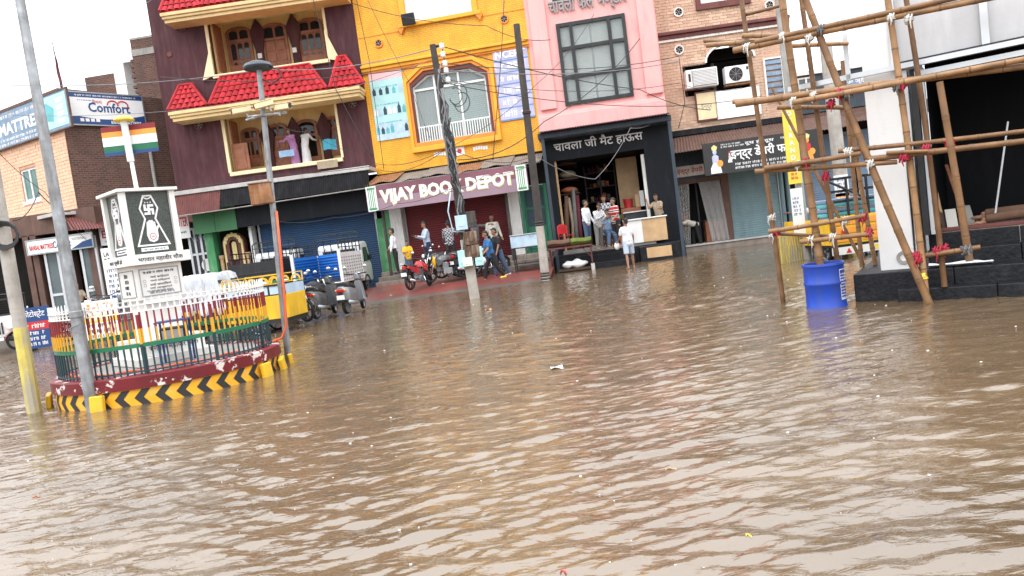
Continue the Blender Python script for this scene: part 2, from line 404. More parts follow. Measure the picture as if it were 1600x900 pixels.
mat('shop_dark', (.012, .011, .010), .9, .3, 2, spec=.15)
mat('mud_bed', (.16, .12, .09), .9, .2, 1)
mat('bamboo', (.40, .225, .10), .5, .35, 4, .2, 30, rnd=.62, stain=(.15, .075, .04), sfac=.7, sscale=3, sr=(.48, .74))
mat('bamboo_node', (.15, .08, .035), .6, .2)
mat('rope_white', (.58, .56, .52), .8, .1)
mat('rope_red', (.36, .02, .045), .8, .15)
mat('rope_dark', (.12, .12, .12), .8, .2)
mat('cable', (.03, .03, .032), .6, .1)
mat('cable_grey', (.20, .20, .21), .6, .1)
mat('skin', (.30, .155, .095), .5, .1, 6)
mat('skin_dark', (.21, .105, .065), .5, .1, 6)
mat('hair', (.012, .01, .009), .6, .2)
mat('eye_white', (.7, .68, .65), .3, .03)
mat('lips', (.22, .08, .06), .5, .05)
def cloth(name, col, **k): return mat(name, col, .9, k.pop('var', .12), k.pop('scale', 8), .25, 40, **k)
for nme, c in (('white', (.72, .73, .75)), ('cream', (.62, .60, .52)), ('blue', (.03, .14, .34)), ('black', (.018, .018, .021)), ('navy', (.02, .03, .07)), ('jeans', (.07, .11, .19)),
               ('yellow', (.75, .42, .02)), ('grey', (.15, .145, .14)), ('lilac', (.45, .22, .46)), ('red', (.42, .03, .035)), ('brown', (.13, .07, .045)), ('sky', (.32, .48, .70)),
               ('khaki', (.34, .27, .19)), ('pale_blue', (.42, .50, .62)), ('teal', (.08, .4, .55)), ('maroon', (.12, .02, .03)), ('green', (.03, .22, .07)), ('orange', (.55, .16, .07))):
    cloth('cloth_' + nme, c)
def checkcloth(name, a, b, s):
    m, n, bs = nodes(name); tc = nd(n, 'TexCoord'); ck = nd(n, 'TexChecker'); ck.inputs['Scale'].default_value = s
    ck.inputs[1].default_value = c4(a); ck.inputs[2].default_value = c4(b); n.links.new(tc.outputs['Object'], ck.inputs[0]); n.links.new(ck.outputs[0], bs.inputs[0]); bs.inputs['Roughness'].default_value = .9
checkcloth('cloth_check', (.05, .05, .06), (.42, .42, .44), 16)
checkcloth('cloth_print', (.70, .70, .70), (.22, .24, .28), 22)
def stripecloth(name, cols, s):
    m, n, bs = nodes(name); tc = nd(n, 'TexCoord'); sp = nd(n, 'SeparateXYZ'); n.links.new(tc.outputs['Object'], sp.inputs[0])
    mt = nd(n, 'Math', operation='MULTIPLY'); mt.inputs[1].default_value = s; fr = nd(n, 'Math', operation='FRACT'); n.links.new(sp.outputs[2], mt.inputs[0]); n.links.new(mt.outputs[0], fr.inputs[0])
    cr_ = nd(n, 'ValToRGB'); cr_.color_ramp.interpolation = 'CONSTANT'
    while len(cr_.color_ramp.elements) < len(cols): cr_.color_ramp.elements.new(.5)
    for i, (p, c) in enumerate(cols): cr_.color_ramp.elements[i].position = p; cr_.color_ramp.elements[i].color = c4(c)
    n.links.new(fr.outputs[0], cr_.inputs[0]); n.links.new(cr_.outputs[0], bs.inputs[0]); bs.inputs['Roughness'].default_value = .9
stripecloth('cloth_stripe', [(0, (.42, .03, .03)), (.28, (.7, .68, .66)), (.42, (.03, .03, .035)), (.62, (.7, .68, .66)), (.74, (.42, .03, .03))], 5.)
brickmat('brick_dark', (.17, .07, .045), (.09, .04, .03), (.16, .12, .10), .23, .085, .014, stain=(.07, .05, .045), sfac=.6)
brickmat('brick_dark_y', (.20, .085, .055), (.115, .05, .035), (.16, .12, .10), .23, .085, .014, stain=(.07, .05, .045), sfac=.6, axis='YZ')
brickmat('yellow_tile', (.90, .46, .025), (.86, .40, .018), (.62, .27, .02), .2, .075, .010, rough=.55, bump=.3, stain=(.48, .22, .03), sfac=.55)
brickmat('buff_brick', (.70, .46, .33), (.58, .34, .23), (.46, .32, .25), .23, .085, .010, stain=(.33, .16, .1), sfac=.5)
mat('orange_brick', (.84, .54, .37), .8, .08, 5, .3, 40, rnd=.12, stain=(.5, .24, .14), sfac=.35)
mat('buff_brick_piece', (.74, .52, .38), .8, .1, 5, .3, 40, rnd=.32, stain=(.36, .17, .1), sfac=.5)
mat('mortar_orange', (.58, .32, .21), .9, .15, 3)
mat('mortar_buff', (.46, .32, .25), .9, .15, 3)
# clear plastic sheet
m_, n_, b_ = nodes('plastic_sheet'); b_.inputs['Base Color'].default_value = (.72, .75, .80, 1); b_.inputs['Roughness'].default_value = .12
tc_ = nd(n_, 'TexCoord'); mp_ = nd(n_, 'Mapping'); mp_.inputs['Scale'].default_value = (4, 1.6, 1.2); mp_.inputs['Rotation'].default_value = (.3, .5, .6); n_.links.new(tc_.outputs['Object'], mp_.inputs[0])
ns_ = nd(n_, 'TexNoise'); ns_.inputs['Scale'].default_value = 1.2; ns_.inputs['Detail'].default_value = 3; ns_.inputs['Distortion'].default_value = .8; n_.links.new(mp_.outputs[0], ns_.inputs['Vector'])
n_.links.new(ramp(n_, ns_.outputs[0], .35, .68, (.30, .30, .30, 1), (.72, .72, .72, 1)), b_.inputs['Alpha'])
m_, n_, b_ = nodes('gauze'); b_.inputs['Base Color'].default_value = (.55, .55, .54, 1); b_.inputs['Roughness'].default_value = .6; b_.inputs['Alpha'].default_value = .36
m_, n_, b_ = nodes('window_pane'); b_.inputs['Base Color'].default_value = (.5, .58, .58, 1); b_.inputs['Roughness'].default_value = .05; b_.inputs['Alpha'].default_value = .3

# ------------------------------------------------------------------ flood water
def wave_height(x, y):
    rs = np.random.RandomState(5)
    wx = x + .35 * np.sin(y * .41 + 1.3) + .25 * np.sin(x * .6 + y * .23); wy = y + .30 * np.sin(x * .52 + .4) + .18 * np.sin(x * 1.1 - y * .7)
    amp = .75 + .35 * np.sin(x * .33 + y * .21 + 1) * np.sin(y * .38 - x * .17) + .25 * np.sin(x * .9 + 2) * np.sin(y * .8)
    h = np.zeros_like(x)
    for i in range(60):
        lam = .085 * (8. ** (i / 59.)); th = rs.normal(0, .42) - .25; ph = rs.uniform(0, 6.28)
        k = 2 * math.pi / lam; a = .0029 * lam ** .74 * (1.2 if .13 < lam < .4 else .75)
        ar = k * (wx * math.sin(th) + wy * math.cos(th)) + ph
        h += a * (np.sin(ar) + .34 * np.cos(2 * ar))
    h = h * amp
    for cx, cy in WAKES:      # rings spreading from whatever stands in the water
        r = np.hypot(x - cx, y - cy); h = h + .0035 * np.sin(2 * math.pi * r / .17) * np.exp(-r / .42)
    return h
WAKES = [on_z(*p, 0).xy for p in ((146, 642), (54, 644), (451, 566), (742, 466), (853, 440), (1225, 474), (1305, 470), (1464, 474), (1449, 474), (986, 420))]
def build_water():
    ys = [.4]
    while ys[-1] < 62:
        y = ys[-1]; ys.append(y + max(.018, min(.16, y * y / (CAMH * 736) * .55)))
    ys = np.array(ys); nx = 620
    t = np.linspace(-1, 1, nx); t = np.sign(t) * (np.abs(t) * .62 + .38 * np.abs(t) ** 3)
    X = t[None, :] * (ys[:, None] * 1.28 + 1.5); Y = np.repeat(ys[:, None], nx, 1)
    Z = wave_height(X, Y); fade = np.clip(1.25 - Y / 60, .35, 1); Z = Z * fade
    n = len(ys); vs = np.stack([X, Y, Z], -1).reshape(-1, 3).astype(np.float32)
    idx = np.arange(n * nx).reshape(n, nx); q = np.stack([idx[:-1, :-1], idx[:-1, 1:], idx[1:, 1:], idx[1:, :-1]], -1).reshape(-1, 4)
    me = bpy.data.meshes.new('water'); me.vertices.add(len(vs)); me.vertices.foreach_set('co', vs.ravel())
    me.loops.add(q.size); me.loops.foreach_set('vertex_index', q.ravel().astype(np.int32)); me.polygons.add(len(q))
    me.polygons.foreach_set('loop_start', np.arange(0, q.size, 4, dtype=np.int32)); me.polygons.foreach_set('use_smooth', [True] * len(q)); me.update(calc_edges=True)
    m, nt_, b = nodes('flood_water'); tc = nd(nt_, 'TexCoord')
    mp = nd(nt_, 'Mapping'); mp.inputs['Scale'].default_value = (.5, 1.4, 1); mp.inputs['Rotation'].default_value = (0, 0, -.4); nt_.links.new(tc.outputs['Object'], mp.inputs[0])
    n1 = nd(nt_, 'TexNoise'); n1.inputs['Scale'].default_value = .9; n1.inputs['Detail'].default_value = 6; nt_.links.new(mp.outputs[0], n1.inputs['Vector'])
    c = mixc(nt_, ramp(nt_, n1.outputs[0], .3, .7), (.105, .070, .039, 1), (.155, .105, .060, 1)); nt_.links.new(c, b.inputs['Base Color'])
    b.inputs['Roughness'].default_value = .045; b.inputs['IOR'].default_value = 2.0
    m2 = nd(nt_, 'Mapping'); m2.inputs['Scale'].default_value = (6, 17, 1); m2.inputs['Rotation'].default_value = (0, 0, -.3); nt_.links.new(tc.outputs['Object'], m2.inputs[0])
    n2 = nd(nt_, 'TexNoise'); n2.inputs['Scale'].default_value = 1.; n2.inputs['Detail'].default_value = 3; n2.inputs['Distortion'].default_value = .6; nt_.links.new(m2.outputs[0], n2.inputs['Vector'])
    b1 = nd(nt_, 'Bump'); b1.inputs['Strength'].default_value = .5; b1.inputs['Distance'].default_value = .02; nt_.links.new(n2.outputs[0], b1.inputs['Height'])
    # rings of falling rain
    vo = nd(nt_, 'TexVoronoi'); vo.inputs['Scale'].default_value = 5.5; nt_.links.new(tc.outputs['Object'], vo.inputs['Vector'])
    ms = nd(nt_, 'Math', operation='MULTIPLY'); ms.inputs[1].default_value = 75; nt_.links.new(vo.outputs['Distance'], ms.inputs[0])
    sn = nd(nt_, 'Math', operation='SINE'); nt_.links.new(ms.outputs[0], sn.inputs[0])
    fd = nd(nt_, 'MapRange'); fd.inputs[1].default_value = .0; fd.inputs[2].default_value = .42; fd.inputs[3].default_value = 1; fd.inputs[4].default_value = 0; nt_.links.new(vo.outputs['Distance'], fd.inputs[0])
    m3 = nd(nt_, 'Math', operation='MULTIPLY'); nt_.links.new(sn.outputs[0], m3.inputs[0]); nt_.links.new(fd.outputs[0], m3.inputs[1])
    b2 = nd(nt_, 'Bump'); b2.inputs['Strength'].default_value = .055; b2.inputs['Distance'].default_value = .008
    nt_.links.new(m3.outputs[0], b2.inputs['Height']); nt_.links.new(b1.outputs[0], b2.inputs['Normal']); nt_.links.new(b2.outputs[0], b.inputs['Normal'])
    link('water', me, m, label='brown flood water covering the whole street, rippled and pocked by rain', kind='structure')
build_water()
MB().grid(20, 20, lambda a, b: (-160 + 320 * a, -60 + 300 * b, -.4)).obj('ground', 'mud_bed', kind='structure', label='muddy road bed under the flood water')

# ------------------------------------------------------------------ facade planes of the street
def base(px, py, y): p = at_y(px, py, y); return (p.x, p.y)
FB = Frame(base(297, 430, 30.4), base(607, 400, 30.0))      # maroon house
FY = Frame(base(607, 400, 30.0), base(864, 370, 28.9))      # yellow house
FP = Frame(base(864, 370, 28.9), base(1061, 350, 28.3))     # pink house
FK = Frame(base(1050, 350, 29.9), base(1262, 330, 29.6))    # buff brick house

# ------------------------------------------------------------------ pieces shared by the houses
def scribble(parent, w, h, M, m, lines=1, seed=1):
    """writing too small to read: rows of little strokes"""
    rg = random.Random(seed); b = MB(); lh = h / lines
    for l in range(lines):
        z = h / 2 - lh * (l + .5); x = -w / 2 + (rg.uniform(0, .15) * w if lines > 1 else 0); e = w / 2 - (rg.uniform(0, .15) * w if lines > 1 else 0)
        while x < e:
            n = rg.randint(2, 6)
            for k in range(n):
                cw = lh * rg.uniform(.25, .5)
                if x + cw > e: break
                a = lh * .36; t = rg.choice((0, 1, 2)); st = cw * .3
                b.box(x, x + st, -.003, 0, z - a, z + a * rg.uniform(.5, 1))
                if t: b.box(x + st, x + cw * .8, -.003, 0, z + a * .2, z + a * .5)
                if t == 2: b.box(x + cw * .55, x + cw * .8, -.003, 0, z - a, z + a * .19)
                x += cw
            x += lh * .35
    return b.obj('small_print', m, parent, M, kind='stuff')
def vent(parent, fr, px, py, r, y=0., rim='maroon_trim'):
    u, z = fr.uz(px, py, y)
    v = MB().lathe([(r * .82, -.03), (r * .82, -.05), (r * 1.12, -.05), (r * 1.12, .02)], 18, (0, 0, 0), 'Y').obj('vent', rim, parent, T(u, y, z))
    MB().lathe([(.001, -.012), (r * .84, -.012)], 18, (0, 0, 0), 'Y').obj('opening', 'shop_dark', v)
    b = MB()
    for i in range(6):
        a = i * math.pi / 3; c, s = math.cos(a), math.sin(a)
        b.add([(c * r * .1, -.02, s * r * .1), (c * r * .75 - s * r * .18, -.03, s * r * .75 + c * r * .18), (c * r * .75 + s * r * .12, -.018, s * r * .75 - c * r * .12)], [(0, 1, 2)])
    b.cyl((0, -.015, 0), (0, -.04, 0), r * .16, n=8); b.obj('fan', 'print_grey', v)
    return v
def shutter(parent, u0, u1, z0, z1, y, m, pitch=.085, name='roller_shutter', amp=.012):
    n = max(2, int((z1 - z0) / pitch)); b = MB(); P = []
    for i in range(n):
        for t, o in ((0, 0), (.12, .4), (.3, .9), (.5, 1), (.7, .9), (.88, .4)): P.append((z0 + (i + t) * (z1 - z0) / n, y - o * amp))
    P.append((z1, y))
    vs = []; 
    for z, yy in P: vs += [(u0, yy, z), (u1, yy, z)]
    b.add(vs, [(2 * i, 2 * i + 1, 2 * i + 3, 2 * i + 2) for i in range(len(P) - 1)])
    o = b.obj(name, m, parent)
    MB().box(u0, u1, y - .03, y + .01, z0, z0 + .07).obj('bottom_bar', m, o)
    MB().box(u0 - .05, u0 + .03, y - .05, y + .02, z0, z1).obj('guide_rail', 'steel', o); MB().box(u1 - .03, u1 + .05, y - .05, y + .02, z0, z1).obj('guide_rail', 'steel', o)
    return o
def corrug(b, p00, p10, p01, p11, pitch=.09, amp=.018, sag=0.):
    """corrugated sheet between four corners; ridges run from the 0-row to the 1-row"""
    p00, p10, p01, p11 = map(V, (p00, p10, p01, p11)); L = (p10 - p00).length; n = max(4, int(L / pitch)) * 4
    nr = (p10 - p00).cross(p01 - p00).normalized()
    def f(a, c):
        return (p00.lerp(p10, a)).lerp(p01.lerp(p11, a), c) + nr * (amp * math.sin(a * n / 4 * 2 * math.pi)) - V((0, 0, sag * math.sin(a * 9) * c))
    return b.grid(n, 3, f)
def gridwin(parent, u0, u1, z0, z1, y, cols, rows, fm, pm, t=.05, name='window', d=.06):
    """frame with mullions (a part), each pane a sub-part"""
    xs = [u0 + (u1 - u0) * c for c in cols]; zs = [z0 + (z1 - z0) * c for c in rows]
    b = MB()
    for x in [u0 + t / 2] + xs + [u1 - t / 2]: b.box(x - t / 2, x + t / 2, y - d, y, z0, z1)
    for z in [z0 + t / 2] + zs + [z1 - t / 2]: b.box(u0 + t, u1 - t, y - d * .9, y - .002, z - t / 2, z + t / 2)
    f = b.obj(name, fm, parent)
    X = [u0] + xs + [u1]; Z = [z0] + zs + [z1]
    for a, c in zip(X, X[1:]):
        for e, g in zip(Z, Z[1:]): MB().box(a + t / 2, c - t / 2, y - d * .45, y - d * .35, e + t / 2, g - t / 2).obj('pane', pm, f)
    return f
def arch(u0, u1, z0, z1, k=.35, n=8):
    """outline of an opening with a flattened round head, starting bottom left"""
    w = (u1 - u0) / 2; c = (u0 + u1) / 2; hh = min(z1 - z0, w * 2 * k)
    return [(u0, z0), (u1, z0)] + [(c + w * math.cos(math.pi * i / n), z1 - hh + hh * math.sin(math.pi * i / n)) for i in range(n + 1)]
def inset(poly, d):
    cx = sum(p[0] for p in poly) / len(poly); cz = sum(p[1] for p in poly) / len(poly)
    w = max(p[0] for p in poly) - cx; h = max(p[1] for p in poly) - cz
    return [(cx + (x - cx) * (1 - d / w), cz + (z - cz) * (1 - d / h)) for x, z in poly]
def wooden_front(parent, u0, u1, z0, z1, y, kind):
    """carved wooden window ('w') or door ('d') with a glazed fanlight"""
    o = arch(u0, u1, z0, z1, .22); i_ = inset(o, .1)
    f = MB().frame2(o, i_, y - .10, y).obj('door' if kind == 'd' else 'window', 'wood', parent, bev=.01)
    MB().prism(i_, y - .035, y - .03).obj('backing', 'wood', f)
    zt = z1 - (z1 - z0) * .30; a, c = u0 + .12, u1 - .12; m = (a + c) / 2
    MB().box(u0 + .05, u1 - .05, y - .09, y - .03, zt - .05, zt + .05).obj('transom', 'wood', f)
    for x0, x1 in ((a, m - .02), (m + .02, c)): MB().prism(arch(x0 + .03, x1 - .03, zt + .07, z1 - .16, .2), y - .05, y - .034).obj('pane', 'dark_glass', f)
    if kind == 'd':
        n = 2; b = MB()
        for k in range(n):
            x0 = a + (c - a) * k / n + .03; x1 = a + (c - a) * (k + 1) / n - .03
            for q0, q1 in ((0.06, .34), (.40, .62), (.68, .95)):
                b.box(x0, x1, y - .065, y - .03, z0 + (zt - z0) * q0, z0 + (zt - z0) * q1)
        b.obj('door_panel', 'wood', f, bev=.015)
    else:
        n = 3
        for k in range(n):
            x0 = a + (c - a) * k / n + .04; x1 = a + (c - a) * (k + 1) / n - .04
            MB().prism(arch(x0, x1, z0 + (zt - z0) * .42, zt - .1, .5), y - .05, y - .034).obj('pane', 'dark_glass', f)
            MB().prism(arch(x0 + .02, x1 - .02, z0 + .1, z0 + (zt - z0) * .34, .5), y - .05, y - .034).obj('pane', 'dark_glass', f)
    return f
def tiled_slope(parent, bl, br, tr, tl, tw=.26, th=.3):
    """trapezoid of clay tiles; corners in local coordinates; every tile its own piece"""
    bl, br, tr, tl = map(V, (bl, br, tr, tl))
    deck = MB().add([bl, br, tr, tl, bl + V((0, .03, -.05)), br + V((0, .03, -.05)), tr + V((0, .03, -.03)), tl + V((0, .03, -.03))],
                    [(0, 1, 2, 3), (4, 7, 6, 5), (0, 4, 5, 1), (1, 5, 6, 2), (2, 6, 7, 3), (3, 7, 4, 0)]).obj('tiled_roof', 'roof_tile', parent)
    up = ((tl + tr) / 2 - (bl + br) / 2); H = up.length; ax = (br - bl).normalized(); upn = (up - ax * up.dot(ax)).normalized(); nr = ax.cross(upn).normalized()
    if nr.y > 0: nr = -nr
    rows = max(2, round(H / th)); cache = {}
    for r in range(rows):
        t0, t1 = r / rows, (r + 1) / rows
        l0, r0 = bl.lerp(tl, t0), br.lerp(tr, t0); l1, r1 = bl.lerp(tl, t1), br.lerp(tr, t1)
        W = (r0 - l0).length; n = max(1, round(W / tw))
        for c in range(n):
            a, b2 = l0.lerp(r0, c / n), l0.lerp(r0, (c + 1) / n); d, e = l1.lerp(r1, c / n), l1.lerp(r1, (c + 1) / n)
            bb = MB(); w = (b2 - a) * .05; k = 4
            def pnt(s, t): 
                bow = .045 * math.sin(math.pi * s); return (a + w).lerp(b2 - w, s).lerp((d + w).lerp(e - w, s), t) + nr * (.012 + bow + .035 * (1 - t))
            bb.sheet(k, 1, pnt, .012)
            org = a; me = bb
            me.v = [tuple(V(p) - org) for p in me.v]
            me.obj('tile', 'roof_tile', deck, MX.Translation(org), smooth=50)
    # hip and ridge caps
    b = MB(); b.tube([bl + nr * .06, tl + nr * .06], .06, 6); b.tube([br + nr * .06, tr + nr * .06], .06, 6); b.tube([tl + nr * .05, tr + nr * .05], .06, 6)
    b.obj('ridge_cap', 'roof_tile', deck)
    return deck
def moulding(b, u0, u1, z, proj, back=0., h=.16):
    b.box(u0, u1, -proj, back, z, z + h * .45); b.box(u0 + .03, u1 - .03, -proj + .06, back, z - h * .35, z - .002); b.box(u0 + .08, u1 - .08, -proj + .14, back, z - h * .8, z - h * .35 - .002)

# ------------------------------------------------------------------ maroon house with tiled canopies
def maroon_house():
    fr = FB; W = fr.L
    h = thing('house', 'maroon three storey house with red tiled canopies and two open balconies', 'house', fr.M())
    zb = fr.uz(440, 285)[1]                      # bottom of the upper part
    l1 = fr.rect((350, 172), (531, 250)); l1 = (fr.uz(355, 220)[0], fr.uz(527, 200)[0], fr.uz(448, 259)[1], fr.uz(440, 158)[1])
    l2 = (fr.uz(329, 70)[0], fr.uz(507, 45)[0], fr.uz(424, 106)[1], fr.uz(410, 5)[1])
    top = l2[3] + 5.5; dep = 1.5
    w = MB().wall(0, W, zb, top, [l1, l2], 0, .25)
    w.add([(0, 0, zb), (0, 9, zb), (0, 9, top), (0, 0, top), (W, 0, zb), (W, 9, zb), (W, 9, top), (W, 0, top)], [(0, 1, 2, 3), (5, 4, 7, 6), (3, 2, 6, 7)][:3]); w.obj('wall', 'maroon', h)
    for (a, b, c, d), k in ((l1, 1), (l2, 2)):
        r = MB(); q = .12
        r.add([(a, .02, c), (b, .02, c), (b, .02, d), (a, .02, d), (a, dep, c), (b, dep, c), (b, dep, d), (a, dep, d)], [(4, 7, 6, 5), (0, 3, 7, 4), (1, 5, 6, 2), (3, 2, 6, 7), (0, 4, 5, 1)])
        r.obj('balcony', 'cream', h)
        t = MB(); t.box(a - .06, b + .06, -.13, .1, c - .13, c + .02); t.box(a - .13, a, -.05, .12, c + .021, d - .02); t.box(b, b + .1, -.05, .12, c + .021, d - .02); t.obj('balcony_trim', 'cream_pale', h, bev=.015)
        for s, x in ((1, a), (-1, b)):
            if k == 2: MB().prism([(x, c), (x - s * .5, c - .15), (x - s * .42, c + .02), (x, c + 1.15)], -.12, -.02).obj('balcony_cheek', 'cream_pale', h)
    # doors and windows on the back wall of the balconies
    def wf(p, q, off, kind, lv):
        u0, u1, z0, z1 = fr.rect(p, q, off); z0 = lv[2] + (.02 if kind == 'd' else .35)
        wooden_front(h, u0, u1, z0, z1 + .12, off, kind)
    for p, q, k in (((352, 50), (401, 108), 'w'), ((407, 44), (456, 100), 'd'), ((462, 36), (512, 93), 'w')): wf(p, q, dep, k, l2)
    for p, q, k in (((377, 206), (414, 262), 'w'), ((420, 199), (457, 258), 'd'), ((508, 188), (540, 247), 'w')): wf(p, q, dep, k, l1)
    u0, u1, z0, z1 = fr.rect((461, 193), (504, 252), dep); z0 = l1[2]
    o = arch(u0, u1, z0, z1 + .1, .22); d = MB().frame2(o, inset(o, .12), dep - .1, dep).obj('open_doorway', 'wood', h); MB().prism(inset(o, .11), dep - .03, dep - .02).obj('opening', 'shop_dark', d)
    MB().prism(arch(u0 + .15, u1 - .15, z1 - .52, z1 - .14, .2), dep - .06, dep - .035).obj('pane', 'dark_glass', d)
    MB().box(u0 + .12, u1 - .12, dep - .09, dep - .035, z1 - .62, z1 - .52).obj('transom', 'wood', d)
    # pointed maroon pilasters
    for px, pt, pb, lv in ((400, 30, 100, l2), (456, 22, 92, l2), (416, 190, 255, l1), (457, 183, 252, l1), (504, 176, 245, l1)):
        u, z = fr.uz(px, pt, dep); w_ = .17
        MB().prism([(u - w_, lv[2]), (u + w_, lv[2]), (u + w_, z - 1.3), (u + w_ * 1.9, z - .55), (u, z), (u - w_ * 1.9, z - .55), (u - w_, z - 1.3)], dep - .17, dep - .005).obj('pilaster', 'maroon', h, bev=.02)
    for px, py in ((406, 87), (460, 78)):
        u, z = fr.uz(px, py, dep - .2); MB().box(u - .09, u + .09, dep - .2, dep - .172, z - .1, z + .1).obj('switch_plate', 'white', h)
    # side window / shutter leaf in each balcony
    for lv, s in ((l1, 0), (l2, 1)):
        a = lv[0]; zz = lv[2] + .3
        MB().box(a + .003, a + .06, .45, 1.15, zz, zz + 1.9).obj('side_window', 'wood', h)
    u0, u1, z0, z1 = fr.rect((358, 226), (392, 267), .25)
    lf = MB().box(l1[0] + .03, u1, .28, .33, l1[2] + .03, z1).obj('door_leaf', 'wood', h, bev=.01)
    MB().box(l1[0] + .15, u1 - .12, .26, .279, l1[2] + .15, z1 - .2).obj('door_panel', 'wood', lf, bev=.01)
    for px, py in ((285, 42), (311, 196), (527, 2), (551, 162)): vent(h, fr, px, py, .16)
    MB().lathe([(.001, -.03), (.1, -.03), (.12, .01)], 14, axis='Y').obj('vent_hole', 'maroon_trim', h, T(fr.uz(265, 85)[0], 0, fr.uz(265, 85)[1]))
    # tiled canopies over each balcony
    def canopy(zeave, ztop, segs, proj=1.0):
        ue = segs[0][0] - .03
        m = MB(); moulding(m, ue, W + .02, zeave, proj, -.001, .30); m.obj('eave', 'cream', h, bev=.02)
        for (b0, b1, t0, t1, zt) in segs:
            tiled_slope(h, (b0, -proj + .02, zeave + .17), (b1, -proj + .02, zeave + .17), (t1, -.06, zt), (t0, -.06, zt))
    P = 1.0
    ze = (fr.uz(290, 178, -P)[1] + fr.uz(540, 139, -P)[1]) / 2 - .02
    ux = lambda px, py, off: fr.uz(px, py, off)[0]
    zt = fr.uz(415, 112, 0)[1]
    canopy(ze, 0, [(ux(263, 176, -P), ux(324, 164, -P), ux(281, 128, 0), ux(300, 126, 0), zt - .12), (ux(327, 164, -P), ux(511, 138, -P), ux(347, 122, 0), ux(484, 100, 0), zt),
                   (ux(515, 137, -P), ux(569, 129, -P), ux(529, 92, 0), ux(540, 89, 0), zt + .12)])
    ze2 = fr.uz(250, 26, -P)[1]
    canopy(ze2, 0, [(ux(250, 20, -P), ux(313, 8, -P), ux(270, -28, 0), ux(288, -30, 0), ze2 + 1.6), (ux(315, 8, -P), ux(497, -18, -P), ux(336, -34, 0), ux(470, -56, 0), ze2 + 1.7),
                    (ux(503, -18, -P), W, ux(518, -60, 0), ux(529, -62, 0), ze2 + 1.75)])
    MB().box(l2[0], l2[1], .05, dep, l2[3] - .12, l2[3] - .003).obj('ceiling_beam', 'cream_pale', h)
    # ---- street level
    g = .35; zt = zb
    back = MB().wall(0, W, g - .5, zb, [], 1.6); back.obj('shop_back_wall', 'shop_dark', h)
    MB().box(-.1, W, -1.25, .1, zb - .10, zb + .06).obj('awning_slab', 'slab', h, bev=.01)
    ub = fr.uz(350, 320, -1.1)[0]
    b = MB(); corrug(b, (-.05, -1.2, zb - .12), (ub - .02, -1.2, zb - .12), (-.05, -1.55, zb - .92), (ub - .02, -1.55, zb - .92)); b.obj('awning_sheet', 'tin_maroon', h)
    b = MB(); corrug(b, (ub, -1.2, zb - .12), (W - .05, -1.2, zb - .12), (ub, -1.5, zb - .8), (W - .05, -1.5, zb - .8)); b.obj('awning_sheet', 'awning_black', h)
    MB().tube([(-.1, -1.57, zb - .94), (ub, -1.56, zb - .92), (W - .05, -1.52, zb - .82)], .025, 6).obj('awning_pipe', 'tin', h)
    # fascia boards, wall piers, doors
    u0, u1, z0, z1 = fr.rect((300, 332), (372, 358), -.6)
    MB().box(u0, (u0 + u1) / 2 - .01, -.66, -.6, z0, z1 + .2).obj('fascia_board', 'green_board', h); MB().box((u0 + u1) / 2 + .01, u1, -.66, -.6, z0, z1 + .2).obj('fascia_board', 'green_board', h)
    MB().box(u1 + .01, W - .1, -.66, -.6, z0 + .05, z1 + .2).obj('fascia_board', 'charcoal_board', h)
    gp = fr.rect((318, 362), (342, 432), -.3); MB().box(gp[0], gp[1], -.3, .4, g - .4, z0 + .1).obj('wall_pier', 'green_wall', h)
    # ornate arched doorway
    D = fr.rect((346, 366), (392, 440), .0); u0, u1 = D[0], D[1]; z1 = D[3]; z0 = g
    o = arch(u0, u1, z0, z1, .5, 14); d = MB().frame2(o, inset(o, .28), -.08, .25).obj('arched_door', 'maroon_trim', h)
    MB().frame2(inset(o, .05), inset(o, .13), -.11, -.081).obj('gold_band', 'print_gold', d); MB().prism(inset(o, .28), .05, .1).obj('door_leaf', 'maroon', d)
    i2 = inset(o, .36); MB().frame2(i2, inset(i2, .1), -.02, .04).obj('gold_band', 'print_gold', d)
    for k in range(7):
        a = math.pi * (k + .5) / 7; c = (u0 + u1) / 2; w_ = (u1 - u0) / 2
        MB().ell((c + w_ * .72 * math.cos(a), -.1, z1 - w_ * .98 + w_ * .8 * math.sin(a)), (.09, .03, .09), 8, 5).obj('rosette', 'print_gold', d)
    for x in (u0 - .18, u1 + .02):
        MB().lathe([(.1, 0), (.1, .1), (.075, .15), (.075, 1.75), (.11, 1.85), (.11, 1.95)], 12, (x + .08, -.1, g)).obj('column', 'ply', d)
    MB().box(u1 + .3, u1 + .42, -.2, .3, g - .3, z1 + 1.).obj('wall_pier', 'white_chip', h)
    # wide blue shutter behind the truck
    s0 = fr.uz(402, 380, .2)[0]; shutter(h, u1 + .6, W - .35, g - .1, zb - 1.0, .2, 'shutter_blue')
    MB().box(W - .3, W + .28, -.05, .35, g - .3, z0 + 2.6).obj('wall_pier', 'green_wall', h)
    # glazed shop front at the left end
    S = (0.1, gp[0] - .1, g, fr.uz(300, 372, .2)[1])
    gw = gridwin(h, S[0], S[1], S[2], S[3] + .4, .2, (.36, .68), (.66,), 'alu', 'dark_glass', .09, 'shop_front', .1)
    text('VIVO', .75, .22, 'print_sky', h, T((S[0] + S[1]) / 2 + .1, .13, S[3] - .05))
    MB().lathe([(.001, -.02), (.26, -.02), (.26, 0)], 18, axis='Y').obj('door_sticker', 'print_white', h, T(S[0] + (S[1] - S[0]) * .84, .12, 2.0))
    for k in range(9): MB().box(S[0] + .1, S[1] - .1, .6, .95, .55 + k * .36, .58 + k * .36).obj('shelf', 'wood_dark', h)
    return h
maroon_house()
